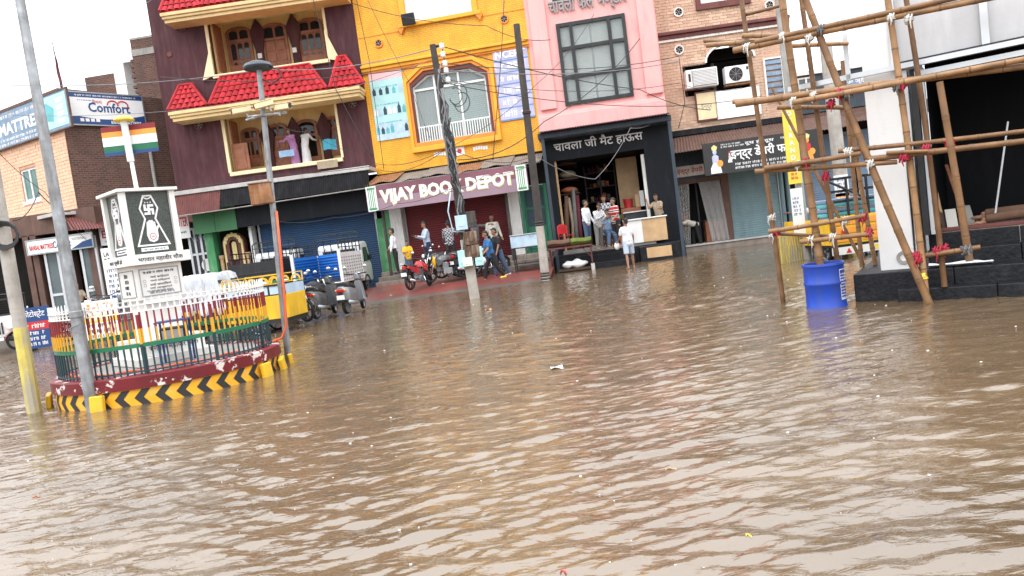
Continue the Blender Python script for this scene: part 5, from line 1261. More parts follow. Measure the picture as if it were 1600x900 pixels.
for k in range(nch):
    a = 2 * math.pi * k / nch; w_ = RR * 2 * math.pi / nch
    b = MB()
    for i in range(8):
        # arrow of two slanted bars bent round the wall
        pass
    def cp(s, z): return ((RR + .004) * math.sin(s / RR), -(RR + .004) * math.cos(s / RR), z)
    P = [(.02, .21), (.13, .21), (.03, .10), (.13, -.02), (.02, -.02), (-.09, .10)]
    if chev is None:
        n = 4; vs = []; fs = []
        for j in range(n + 1):
            for lo, hi in (((0, 1),)):
                t = j / n; vs.append(cp(P[0][0] + (P[5][0] - P[0][0]) * t, P[0][1] + (P[5][1] - P[0][1]) * t)); vs.append(cp(P[1][0] + (P[2][0] - P[1][0]) * t, P[1][1] + (P[2][1] - P[1][1]) * t))
        for j in range(1, n + 1):
            t = j / n; vs.append(cp(P[5][0] + (P[4][0] - P[5][0]) * t, P[5][1] + (P[4][1] - P[5][1]) * t)); vs.append(cp(P[2][0] + (P[3][0] - P[2][0]) * t, P[2][1] + (P[3][1] - P[2][1]) * t))
        for j in range(2 * n): fs.append((2 * j, 2 * j + 1, 2 * j + 3, 2 * j + 2))
        chev = MB().add(vs, fs).mesh('chevron')
    link('chevron', chev, 'print_black', kb, MX.Rotation(a, 4, 'Z'))
# picket fence round the rim: bars painted in bands
m, n, b = nodes('fence_bar'); tc = nd(n, 'TexCoord'); sp = nd(n, 'SeparateXYZ'); n.links.new(tc.outputs['Object'], sp.inputs[0])
rp = nd(n, 'ValToRGB'); rp.color_ramp.interpolation = 'CONSTANT'; rp.color_ramp.elements.new(.5); rp.color_ramp.elements.new(.6)
for i, (p_, c) in enumerate(((0, (.012, .04, .05)), (.40, (.70, .36, .02)), (.61, (.22, .014, .02)), (.83, (.74, .74, .73)))): rp.color_ramp.elements[i].position = p_; rp.color_ramp.elements[i].color = c4(c)
n.links.new(sp.outputs[2], rp.inputs[0]); n.links.new(rp.outputs[0], b.inputs['Base Color']); b.inputs['Roughness'].default_value = .5
fc = thing('fence', 'round iron picket fence painted white red yellow green and dark blue', 'fence', at((RC.x, RC.y, .39)))
FRd = RR - .09
bar = MB(); bar.box(-.011, .011, -.006, .006, 0, .94); bar.prism([(-.016, .94), (.016, .94), (0, 1.03)], -.006, .006); bar = bar.mesh('bar')
nb = 104
for k in range(nb):
    a = 2 * math.pi * k / nb
    link('bar', bar, 'fence_bar', fc, MX.Rotation(a, 4, 'Z') @ MX.Translation((0, -FRd, 0)))
for k in range(10):
    a = 2 * math.pi * (k + .35) / 10
    MB().box(-.018, .018, -.018, .018, 0, .8).obj('post', 'fence_bar', fc, MX.Rotation(a, 4, 'Z') @ MX.Translation((0, -FRd, 0)))
for z, h_, m_ in ((.39, .055, 'fence_green'), (.845, .014, 'white'), (.93, .014, 'white'), (.04, .02, 'fence_blue')):
    MB().lathe([(FRd - .014, z - h_ / 2), (FRd + .014, z - h_ / 2), (FRd + .014, z + h_ / 2), (FRd - .014, z + h_ / 2), (FRd - .014, z - h_ / 2)], 72).obj('rail', m_, fc)
# short leaning yellow posts in the water round the island
for i, (px, py, dx, lab) in enumerate(((74, 636, -.10, 'leftmost of the short yellow posts, leaning against the island'), (200, 626, 0, 'short yellow post right of the grey steel pole'), (392, 590, .0, 'short broad yellow post at the front right of the island'), (432, 577, .14, 'short leaning yellow post at the right edge of the island'), (455, 566, .06, 'small yellow post at the foot of the camera pole'))):
    p = on_z(px, py, 0); d = (V((p.x, p.y, 0)) - RC).normalized(); rz = math.atan2(d.y, d.x) + math.pi / 2
    q = RC + d * (RR + .10) if i < 4 else V((p.x, p.y, 0)); t = thing('marker_post', lab, 'post', at((q.x, q.y, -.35), rz), 'yellow marker posts round the island')
    b = MB(); b.box(-.10 if i < 4 else -.04, .10 if i < 4 else .04, -.07, .0, 0, .55 if i < 4 else .5, 1.); ob = b.obj('slab', 'yellow_paint', t, MX.Rotation(R(-6), 4, 'X') @ MX.Rotation(R(-dx * 90), 4, 'Y'), bev=.015)
    MB().box(-.06, .06, -.075, -.0705, .06, .5).obj('groove', 'yellow_chevron', t, ob.matrix_local.copy()) if i < 4 else None

# ------------------------------------------------------------------ the monument
pm = at_y(256, 560, 11.25); MO = V((pm.x, pm.y, .4)); MY = R(47)
mo = thing('monument', 'white marble monument with dark emblem panels and Hindi inscriptions', 'monument', at(MO, MY) @ MX.Diagonal((.9, .9, 1, 1)))
zz = lambda px, py: at_y(px, py, 11.2).z - .4
S = .42
zE0, zE1 = zz(238, 397), zz(215, 303)
zB0 = zz(238, 413); zP0 = zz(238, 472)
MB().box(-.62, .62, -.62, .62, 0, .12).obj('base_step', 'marble', mo, bev=.01); MB().box(-.52, .52, -.52, .52, .121, .36).obj('base_step', 'marble', mo, bev=.01)
text('भगवान महावीर चौक', .8, .13, 'print_black', mo, T(0, -.523, .24), ex=.003)
MB().box(-.29, .29, -.29, .29, .361, zP0).obj('column', 'marble', mo, bev=.008)
MB().box(-.30, .30, -.38, .38, zP0, zP0 + .05, 1.).obj('corbel', 'marble', mo); MB().box(-.38, .38, -.379, .379, zP0 + .05, zB0).obj('inscription_block', 'marble', mo, bev=.008)
for rz in (0, -math.pi / 2):
    Rm = MX.Rotation(rz, 4, 'Z'); w_ = .32; z0, z1 = zP0 + .10, zB0 - .06
    MB().frame2([(-w_, z0), (w_, z0), (w_, z1), (-w_, z1)], [(-w_ + .012, z0 + .012), (w_ - .012, z0 + .012), (w_ - .012, z1 - .012), (-w_ + .012, z1 - .012)], -.392, -.379).obj('panel_frame', 'print_grey', mo, Rm)
    zt = z1 - z0
    if rz == 0:
        for k, t in enumerate(('णमो अरिहंताणं', 'णमो सिद्धाणं', 'णमो आयरियाणं', 'णमो उवज्झायाणं', 'णमो लोए सव्व साहूणं')): text(t, .30 + .02 * k, .042, 'print_black', mo, Rm @ T(0, -.384, z1 - .13 - k * zt * .135), ex=.002)
        scribble(mo, .5, .05, Rm @ T(0, -.384, z1 - .055), 'print_black', 1, 2); scribble(mo, .5, .07, Rm @ T(0, -.384, z0 + .06), 'print_grey', 2, 3)
        for x in (-.25, .25):
            for z in (z0 + zt * .4, z0 + zt * .55): MB().lathe([(.018, -.004), (.024, -.004)], 12, axis='Y').obj('roundel', 'print_grey', mo, Rm @ T(x, -.382, z))
    else: scribble(mo, .22, .34, Rm @ T(0, -.384, (z0 + z1) / 2), 'print_black', 4, 5)
    text('भगवान महावीर चौक' if rz == 0 else 'सदा सुखी हो', .72 if rz == 0 else .55, .085, 'print_black', mo, Rm @ T(.02, -.513, (zB0 + zE0) / 2), ex=.003, bold=.006)
MB().box(-.51, .51, -.51, .51, zB0, zE0).obj('band', 'marble', mo, bev=.008)
MB().box(-S + .05, S - .05, -S + .05, S - .05, zE0, zE1).obj('emblem_block', 'granite', mo)
for x in (-1, 1):
    for y in (-1, 1): MB().box(x * (S - .03) - .045, x * (S - .03) + .045, y * (S - .03) - .045, y * (S - .03) + .045, zE0, zE1).obj('corner_post', 'marble', mo, bev=.006)
MB().box(-S - .06, S + .06, -S - .06, S + .06, zE1, zE1 + .045).obj('cap_slab', 'marble', mo, bev=.006)
def emblem(Rm):
    y = -(S - .05); H_ = zE1 - zE0; c = zE0 + H_ * .5; k = H_ / 2 * .94
    O = [(-.62, -.80), (.62, -.80), (.22, .12), (.36, .48), (.16, .94), (-.16, .94), (-.36, .48), (-.22, .12)]
    def in_(P, d):   # a band of even width inside the outline
        out = []; n = len(P)
        for i in range(n):
            a, b_, c_ = V(P[i - 1]), V(P[i]), V(P[(i + 1) % n]); d1, d2 = (b_ - a).normalized(), (c_ - b_).normalized(); n1, n2 = V((-d1.y, d1.x)), V((-d2.y, d2.x)); m_ = (n1 + n2); m_ = m_ / max(.3, m_.dot(n1)); out.append(tuple(b_ + m_ * d))
        return out
    sc2 = lambda P, s=1.: [(x * k * 1.0 * s, c + z * k * s) for x, z in P]
    em = MB().frame2(sc2(O), sc2(in_(O, .055)), y - .018, y + .002).obj('emblem', 'print_white', mo, Rm)
    f = lambda x0, x1, z0, z1: MB().box(x0 * k, x1 * k, y - .02, y + .002, c + z0 * k, c + z1 * k).obj('emblem_sign', 'print_white', em)
    a, t, q = .155, .035, .44      # equal-armed sign with bent arms
    b = MB()
    for x0, x1, z0, z1 in ((-t, t, -a, a), (-a, -t, -t, t), (t, a, -t, t), (t, a, a - 2 * t, a), (-a, -t, -a, -a + 2 * t), (a - 2 * t, a, -a, -t), (-a, -a + 2 * t, t, a)): b.box(x0 * k * 1.15, x1 * k * 1.15, y - .02, y + .002, c + (q + z0 * 1.15) * k, c + (q + z1 * 1.15) * k)
    b.obj('emblem_sign', 'print_white', em)
    d_ = MB()
    for x in (-.1, 0, .1): d_.ell((x * k, y - .008, c + .68 * k), (.026 * k, .012, .026 * k), 8, 5)
    d_.obj('three_dots', 'print_white', em)
    MB().frame2([(.17 * k * math.cos(R(t)), c + .92 * k - .13 * k * math.sin(R(t))) for t in range(0, 181, 20)], [(.13 * k * math.cos(R(t)), c + .92 * k - .09 * k * math.sin(R(t))) for t in range(0, 181, 20)], y - .016, y + .002).obj('crescent', 'print_white', em)
    hp = [(-.16, -.66), (0, -.72), (.16, -.66), (.22, -.5), (.22, -.28), (.29, -.16), (.24, -.12), (.17, -.2)]
    for i, (x, z) in enumerate(((.125, .02), (.045, .08), (-.04, .08), (-.125, .03))): hp += [(x + .035, z - .03), (x + .02, z), (x - .02, z), (x - .038, z - .03)]
    hp += [(-.19, -.2), (-.22, -.45)]
    MB().prism([(x * k * .95, c + z * k * .95) for x, z in hp], y - .02, y + .002).obj('open_hand', 'print_white', em)
    MB().lathe([(.10 * k, -.003), (.12 * k, -.003)], 18, axis='Y').obj('palm_wheel', 'print_red', em, T(0, y - .02, c - .48 * k)); text('अहिंसा', .12 * k, .05 * k, 'print_red', em, T(0, y - .0205, c - .48 * k), ex=.002)
    pb = MB().box(-.5 * k, .5 * k, y - .016, y + .002, c - .97 * k, c - .85 * k).obj('motto_strip', 'print_white', em); scribble(em, .8 * k, .07 * k, T(0, y - .017, c - .91 * k), 'print_black', 1, 7)
    for ch in em.children: pass
emblem(MX.Identity(4)); emblem(MX.Rotation(-math.pi / 2, 4, 'Z'))
# five-colour flag board on its post, standing on the monument's cap
pf = at_y(214, 298, 11.2); fb = thing('flag', 'five colour striped flag board on a white post above the monument', 'flag', at((pf.x, pf.y, zE1 + .445), R(6)))
top_ = at_y(190, 188, 11.2).z - (zE1 + .445)
MB().cyl((0, 0, 0), (-.02, 0, top_), .03, n=10).obj('post', 'white_paint', fb); MB().cyl((-.012, -.012, top_ - .62), (-.02, -.012, top_ - .02), .05, n=10).obj('lamp_tube', 'clear_pane', fb)
MB().lathe([(.001, .07), (.07, .06), (.13, .02), (.15, -.01), (.12, -.02), (.001, -.02)], 18, (-.02, 0, top_)).obj('lamp_cap', 'print_yellow', fb, smooth=True)
zc_ = at_y(200, 217, 11.2).z - (zE1 + .445); wf_ = .39
for k, (m_, hh) in enumerate((('fence_red', .08), ('print_orange', .08), ('print_white', .13), ('fence_green', .09), ('print_navy', .05))):
    z1 = zc_ + .215 - sum((.08, .08, .13, .09, .05)[:k]); MB().box(-wf_, wf_, .05, .062, z1 - hh, z1).obj('stripe', m_, fb)
# stand with a black box, hose and odd things on the island
p = at_y(278, 555, 10.6); st_ = thing('stand', 'blue metal stand holding a black box before the monument', 'stand', at((p.x, p.y, .40), R(15)))
for x in (-.2, .2):
    for y in (-.15, .15): MB().box(x - .014, x + .014, y - .014, y + .014, 0, .60).obj('leg', 'print_navy', st_)
MB().box(-.22, .22, -.17, .17, .60, .62).obj('shelf', 'print_navy', st_); MB().box(-.22, .22, -.17, .17, .30, .315).obj('shelf', 'print_navy', st_)
p = at_y(278, 555, 10.6); bx_ = thing('speaker_box', 'black box with a grey face on the lower shelf of the blue stand', 'box', at((p.x, p.y, .72), R(15)))
MB().box(-.17, .17, -.13, .13, 0, .2).obj('case', 'black_paint', bx_, bev=.01); MB().box(-.14, .14, -.136, -.131, .03, .17).obj('grille', 'print_grey', bx_)
hs = []
for k in range(30): a = R(-150 + k * 4.4); hs.append((RC.x + (RR - .22) * math.sin(a + R(90)) * 1., RC.y - (RR - .22) * math.cos(a + R(90)), .43 + .01 * math.sin(k)))
MB().tube(hs, .016, 6).obj('hose', 'orange_hose', label='orange conduit lying round the inside of the fence', cat='hose', smooth=True)

# ------------------------------------------------------------------ poles
def standing_pole(name, label, cat, base_px, top_px, r0, r1, m, n=14, z0=-.4, extra=None):
    p = on_z(*base_px, 0); q = at_y(*top_px, p.y); d = (q - p); t = thing(name, label, cat, at((p.x, p.y, 0)))
    lo = d * (z0 / d.z); MB().tube([lo, d * .5, d], [r0, (r0 + r1) / 2, r1], n).obj('shaft', m, t, smooth=40)
    return t, p, d
t, p, d = standing_pole('lamp_post', 'tall galvanised steel pole in front of the island, cut off at the top', 'pole', (146, 642), (24, -40), .085, .055, 'galv')
MB().tube([d * .22, d * .222, d * .235, d * .237], [.076, .088, .088, .076], 14).obj('collar', 'galv', t)
MB().tube([V((.0, -.095, 1.05)) + V((.12 * math.cos(k * .9) * .8, -.02 * math.sin(k), .02 * k)) for k in range(8)], .006, 5).obj('loose_wire', 'cable_grey', t)
t, p, d = standing_pole('utility_pole', 'leaning concrete pole at the left edge with a yellow painted foot', 'pole', (54, 644), (-62, -40), .095, .075, 'concrete_pole', 10)
MB().tube([d * -.05, d * .12, d * .20], [.098, .0965, .094], 10).obj('painted_foot', 'pole_yellow', t)
q = at_y(16, 368, p.y) - V((p.x, p.y, 0)); b = MB()
for k in range(5): b.tube([q + V((.16 * math.cos(R(a)) * (1 + .08 * k), -.1 - .012 * k, .14 * math.sin(R(a)) * (1 + .1 * k))) for a in range(0, 361, 30)], .012, 5)
b.obj('cable_coil', 'cable', t)
# camera pole
t, p, d = standing_pole('camera_pole', 'rusty grey pole with cameras, lamp dome and junction box beside the island', 'pole', (451, 566), (405, 110), .055, .042, 'galv')
P0 = V((p.x, p.y, 0)); loc = lambda px, py, dy=0.: at_y(px, py, p.y + dy) - P0
c = loc(403, 103); MB().lathe([(.0, .075), (.10, .07), (.20, .03), (.235, -.02), (.225, -.045), (.21, -.03), (.001, .02)], 24, tuple(c)).obj('lamp_dome', 'slate', t, smooth=50)
MB().tube([loc(407, 122), loc(425, 132), loc(440, 120), loc(435, 108), loc(420, 104)], .012, 6).obj('loose_wire', 'cable', t)
bx = loc(409, 303, -.08); w_ = .165; MB().box(-w_, w_, -.10, .06, -.165, .165).obj('junction_box', 'rust', t, MX.Translation(bx) @ MX.Rotation(R(-1), 4, 'Y'), bev=.008)
MB().box(-w_ - .012, w_ + .012, -.115, .07, .166, .18).obj('box_lid', 'rust', t, MX.Translation(bx))
ar = loc(412, 180); MB().cyl(loc(386, 183, -.05), loc(448, 176, -.05), .022, n=8).obj('bracket_arm', 'galv', t); MB().cyl(loc(384, 188, -.1), loc(404, 182, -.02), .02, n=8).obj('bracket_arm', 'galv', t)
def cctv(px, py, rz, tilt, dy=-.1):
    c = loc(px, py, dy); M_ = MX.Translation(c) @ MX.Rotation(rz, 4, 'Z') @ MX.Rotation(tilt, 4, 'X')
    b = MB().box(-.048, .048, -.16, .14, -.045, .045).obj('camera', 'cream_pale', t, M_, bev=.012); MB().box(-.056, .056, -.19, .13, .046, .056).obj('sun_shield', 'cream_pale', b); MB().cyl((0, -.162, 0), (0, -.17, 0), .036, n=12).obj('lens', 'black_metal', b); MB().cyl((0, .05, -.045), (0, .07, -.13), .016, n=6).obj('mount', 'galv', b)
cctv(378, 172, R(-62), R(8)); cctv(413, 163, R(-70), R(12), -.12); cctv(441, 167, R(62), R(4))
MB().tube([loc(432, 330, -.07), loc(439, 400, -.07), loc(445, 470, -.07), loc(447, 510, -.07), loc(440, 528, -.1), loc(425, 534, -.2), loc(408, 537, -.25)], .019, 7).obj('orange_conduit', 'orange_hose', t, smooth=True)
MB().cyl(loc(450, 555, -.06) , loc(448, 520, -.06), .008, n=6).obj('clip', 'galv', t)
# concrete electricity pole with meter boxes
p = on_z(742, 466, 0); q = at_y(676, 70, p.y); d = q - p; t = thing('electricity_pole', 'dark concrete electricity pole hung with meter boxes before the book shop', 'pole', at((p.x, p.y, 0)))
P0 = V((p.x, p.y, 0)); loc = lambda px, py, dy=0.: at_y(px, py, p.y + dy) - P0
q_ = d.to_track_quat('Z', 'Y').to_matrix().to_4x4(); L = d.length
MB().box(-.15, .15, -.13, .13, -.5, L, .62).obj('shaft', 'pole_dark', t, q_, bev=.015); MB().box(-.153, .153, -.134, .134, -.2, 1.65, .99).obj('whitewashed_foot', 'concrete_pole', t, q_, bev=.015)
for i, (px, py, w_, h_, m_, dy) in enumerate(((721, 348, .16, .20, 'print_sky', -.22), (736, 343, .13, .22, 'pole_dark', -.2), (735, 372, .18, .18, 'rust_dark', -.24), (738, 393, .2, .17, 'rust_dark', -.22), (722, 405, .1, .24, 'print_pale_teal', -.2), (731, 409, .13, .12, 'white_chip', -.26), (748, 400, .11, .26, 'print_pale_teal', -.2))):
    c = loc(px, py, dy); b = MB().box(-w_, w_, -.1, .1, -h_, h_).obj('meter_box', m_, t, MX.Translation(c), bev=.012); MB().box(-w_ * .6, w_ * .6, -.11, -.101, -h_ * .5, h_ * .6).obj('box_door', m_, b, bev=.004)
for px, py in ((690, 72), (692, 85), (695, 99), (697, 110), (700, 125)):
    c = loc(px, py, -.1); b = MB().lathe([(.001, .09), (.05, .07), (.075, .03), (.05, 0), (.075, -.03), (.05, -.07), (.001, -.09)], 12, tuple(c)).obj('insulator', 'print_white', t, smooth=True)
MB().tube([loc(678, 73), loc(690, 70, -.08)], .03, 6).obj('bracket', 'pole_dark', t); MB().tube([loc(690, 68, -.09), loc(700, 130, -.09)], .018, 6).obj('insulator_rod', 'black_metal', t); MB().tube([loc(686, 132), loc(704, 127, -.08)], .03, 6).obj('bracket', 'black_metal', t)
rg = random.Random(21)
for k in range(13):   # cables bundled down the shaft
    y0 = rg.uniform(90, 200); y1 = rg.uniform(250, 400); pts = []
    for j in range(9):
        s_ = j / 8; py = y0 + (y1 - y0) * s_; px = 676 + (py - 70) / 396 * 66; pts.append(loc(px + rg.uniform(-7, 9), py, -.22 - .05 * rg.random()))
    MB().tube(pts, rg.choice((.012, .016, .022)), 5).obj('service_cable', rg.choice(('cable', 'cable', 'cable_grey')), t, smooth=True)
for k, (a, r_) in enumerate((((712, 150), 10), ((716, 148), 14), ((722, 160), 12))):
    MB().tube([loc(a[0] + r_ * math.cos(R(x)), a[1] + r_ * 1.3 * math.sin(R(x)), -.2) for x in range(-120, 170, 20)], .013, 5).obj('cable_loop', 'cable', t, smooth=True)
MB().tube([loc(704, 300, -.2), loc(700, 330, -.25), loc(708, 362, -.25), loc(724, 362, -.25)], .018, 6).obj('cable_loop', 'print_sky', t, smooth=True)
# black steel pole
t, p, d = standing_pole('utility_pole', 'thick dark steel pole at the pink house corner, pale below', 'pole', (853, 440), (807, 38), .135, .10, 'pole_dark', 14)
MB().tube([d * -.03, d * .02, d * .22], [.14, .139, .133], 14).obj('whitewashed_foot', 'concrete_pole', t)
for k in (.0, .012, .024, .034, .225, .235, .66, .665): MB().tube([d * k - d * .004, d * k, d * (k + .004)], [.14 - .03 * k, .165 - .03 * k, .14 - .03 * k], 14).obj('collar', 'pole_dark', t)
# pole with posters, right
p = on_z(1327, 393, 0); t = thing('utility_pole', 'concrete pole with pasted posters and yellow foot behind the bamboo', 'pole', at((p.x, p.y, 0)))
P0 = V((p.x, p.y, 0)); d = at_y(1290, 70, p.y) - P0; MB().tube([d * -.05, d * .5, d], [.19, .17, .15], 10).obj('shaft', 'concrete_pole', t); MB().tube([d * -.05, d * .17], [.195, .19], 10).obj('painted_foot', 'pole_yellow', t)
for k, (px, py, m_) in enumerate(((1315, 290, 'print_white'), (1318, 318, 'print_orange'), (1322, 345, 'print_yellow'))):
    c = at_y(px, py, p.y - .2) - P0; po = MB().box(-.19, .19, 0, .01, -.28, .28).obj('poster', m_, t, MX.Translation(c)); scribble(po, .3, .4, T(0, -.002, 0), 'print_navy' if k != 1 else 'print_white', 4, k)
text('8449', .32, .2, 'print_black', t, MX.Translation(at_y(1325, 378, p.y - .2) - P0), ex=.004)
# pole carrying the vertical yellow banner
p = on_z(1262, 405, 0); p = V((p.x, p.y, 0)); t = thing('utility_pole', 'slim grey pole carrying a tall yellow banner between the bamboo', 'pole', at(p))
d = at_y(1213, -30, p.y) - p; MB().tube([d * -.03, d], [.11, .09], 10).obj('shaft', 'concrete', t)
loc = lambda px, py, dy=0.: at_y(px, py, p.y + dy) - p
c = loc(1236, 212, -.18); ww, hh = .17, .68 * 1.05
bn = thing('banner', 'tall narrow yellow banner with vertical red and white letters', 'banner', at(p + c))
MB().box(-ww, ww, 0, .02, -hh, hh).obj('board', 'print_yellow', bn)
for k, ch in enumerate('OTTRAND'): text(ch, .16, .12, 'print_white', bn, T(0, -.003, hh * .78 - k * hh * .26), bold=.03, fit=False)
MB().box(-ww, ww, .0, .02, -hh - .5, -hh - .12).obj('lower_board', 'print_yellow', bn); scribble(bn, .26, .2, T(0, -.003, -hh - .3), 'print_red', 2, 2)
po = thing('poster', 'white poster tied to a post right of the teal shutter', 'poster', at(at_y(1247, 328, p.y - .25))); MB().box(-.15, .15, 0, .015, -.62, .55).obj('sheet', 'print_white', po); scribble(po, .24, .5, T(0, -.003, .1), 'print_navy', 5, 4)

# ------------------------------------------------------------------ two-wheelers (x forward, origin on the ground)
WH = {}
def wheel(parent, x, z, r, w, spokes, rim='chrome', steer=0., y=0., name='wheel'):
    M_ = MX.Translation((x, y, z)) @ MX.Rotation(steer, 4, 'Z'); k = (r, w, spokes)
    if k not in WH:
        ty = MB().lathe([(r * .80, -w * .4), (r * .86, -w * .5), (r * .96, -w * .42), (r, -w * .2), (r, w * .2), (r * .96, w * .42), (r * .86, w * .5), (r * .80, w * .4)], 28, axis='Y').mesh('tyre')
        rm = MB().lathe([(r * .82, -w * .38), (r * .76, -w * .3), (r * .76, w * .3), (r * .82, w * .38)], 28, axis='Y'); rm.lathe([(.001, -w * .5), (r * .16, -w * .5), (r * .16, w * .5), (.001, w * .5)], 12, axis='Y')
        for i in range(spokes):
            a = 2 * math.pi * i / spokes; rm.tube([(r * .12 * math.cos(a), w * .25 * (-1) ** i, r * .12 * math.sin(a)), (r * .78 * math.cos(a + .15 * (-1) ** i), 0, r * .78 * math.sin(a + .15 * (-1) ** i))], .006 if spokes > 8 else .018, 5)
        WH[k] = (ty, rm.mesh('rim'))
    ty, rm = WH[k]
    o = link(name, ty, 'rubber', parent, M_, smooth=True); link('rim', rm, rim, o); return o
def motorcycle(M_, label, paint='red_paint', side='black_paint', plate=True, steer=.25, rim='black_metal', spokes=6, seat2='white_paint', group='parked motorcycles'):
    t = thing('motorcycle', label, 'motorcycle', M_, group)
    wheel(t, -.62, .30, .30, .10, spokes, rim); fw = wheel(t, .66, .30, .30, .085, spokes, rim, steer)
    b = MB(); b.tube([(.42, 0, .92), (.30, 0, .74), (.05, 0, .36), (-.25, 0, .32)], .025, 8)
    b.tube([(.40, 0, .86), (-.1, 0, .72), (-.55, 0, .70), (-.82, 0, .78)], .024, 8)
    for s in (-1, 1): b.tube([(-.2, s * .07, .34), (-.62, s * .085, .30)], .022, 6); b.tube([(-.40, s * .12, .72), (-.60, s * .12, .34)], .024, 8)
    b.obj('frame', 'black_metal', t, smooth=True)
    e = MB(); e.box(-.16, .16, -.12, .12, .26, .46); e.box(-.02, .16, -.09, .09, .46, .68, .8)
    for k in range(5): e.box(-.05, .19, -.12, .12, .48 + k * .038, .495 + k * .038)
    e.cyl((-.02, -.15, .36), (-.02, .15, .36), .11, n=14); e.obj('engine', 'steel', t, bev=.01)
    tk = MB(); tk.grid(12, 8, lambda a, c: (lambda th, s: (.36 - .56 * a, (.04 + .13 * math.sin(math.pi * min(1, a * 1.15 + .12)) ** .6) * math.cos(th), .74 + (.05 + .16 * math.sin(math.pi * (a * .9 + .08)) ** .7) * math.sin(th)))(math.pi * c, 0)); tk.obj('tank', paint, t, smooth=True)
    st = MB(); st.grid(12, 6, lambda a, c: (-.16 - .66 * a, (.10 + .03 * math.sin(a * 5)) * math.cos(math.pi * c), .76 + .05 * a + (.07 + .02 * a) * math.sin(math.pi * c))); st.obj('seat', 'seat_black', t, smooth=True)
    for s in (-1, 1):
        MB().prism([(-.18, .52), (-.14, .72), (-.45, .76), (-.82, .84), (-.86, .76), (-.5, .62), (-.3, .50)], s * .115, s * .145).obj('side_panel', side if s > 0 else paint, t, bev=.01)
        MB().prism([(.12, .70), (.34, .84), (.44, .74), (.34, .56), (.22, .60)], s * .13, s * .16).obj('shroud', paint, t, bev=.01)
    MB().tube([(-.78, .10, .86), (-.96, .07, .92), (-.96, -.07, .92), (-.78, -.10, .86)], .014, 6).obj('grab_rail', 'chrome', t); MB().box(-.93, -.84, -.07, .07, .74, .84).obj('tail_light', 'lamp_red', t, bev=.015)
    mg = MB(); mg.grid(10, 4, lambda a, c: (lambda th: (-.62 + .345 * math.cos(th), (c - .5) * .14, .30 + .345 * math.sin(th)))(R(35 + 125 * a))); mg.obj('rear_mudguard', 'black_paint', t, smooth=True)
    if plate: MB().box(-.955, -.945, -.11, .11, .50, .62).obj('number_plate', 'print_white', t, T() ); MB().box(-.95, -.90, -.06, .06, .45, .72).obj('plate_holder', 'black_paint', t)
    S_ = MX.Translation((.44, 0, 0)) @ MX.Rotation(steer, 4, 'Z') @ MX.Translation((-.44, 0, 0))
    f = MB()
    for s in (-1, 1): f.tube([(.40, s * .085, .96), (.54, s * .08, .60), (.66, s * .07, .30)], [.022, .025, .03], 8)
    f.obj('fork', 'chrome', t, S_, smooth=True)
    hb = MB(); hb.tube([(.30, -.38, 1.02), (.34, -.26, 1.04), (.40, -.08, .98), (.40, .08, .98), (.34, .26, 1.04), (.30, .38, 1.02)], .013, 6)
    for s in (-1, 1): hb.tube([(.30, s * .39, 1.02), (.325, s * .26, 1.035)], .02, 8)
    hb.obj('handlebar', 'black_metal', t, S_, smooth=True)
    for s in (-1, 1):
        mi = MB().tube([(.34, s * .24, 1.04), (.36, s * .30, 1.2)], .006, 5).obj('mirror_stem', 'black_metal', t, S_); MB().ell((.36, s * .33, 1.24), (.02, .07, .045), 12, 6).obj('mirror', 'chrome', mi, smooth=True)
    hl = MB().ell((.53, 0, .88), (.10, .10, .10), 14, 8).obj('headlight', 'black_paint', t, S_, smooth=True); MB().ell((.585, 0, .88), (.055, .078, .078), 14, 8).obj('lens', 'clear_pane', hl, smooth=True)
    fm = MB(); fm.grid(10, 4, lambda a, c: (lambda th: (.66 + .335 * math.cos(th), (c - .5) * .12, .30 + .335 * math.sin(th)))(R(15 + 120 * a))); fm.obj('front_mudguard', paint, t, S_, smooth=True)
    MB().tube([(.12, -.13, .40), (.16, -.16, .24), (-.1, -.17, .22), (-.45, -.17, .28), (-.85, -.17, .36)], [.02, .02, .025, .045, .045], 10).obj('exhaust', 'chrome', t, smooth=True)
    MB().cyl((-.1, .1, .3), (-.16, .32, .02), .012, n=6).obj('side_stand', 'black_metal', t)
    return t
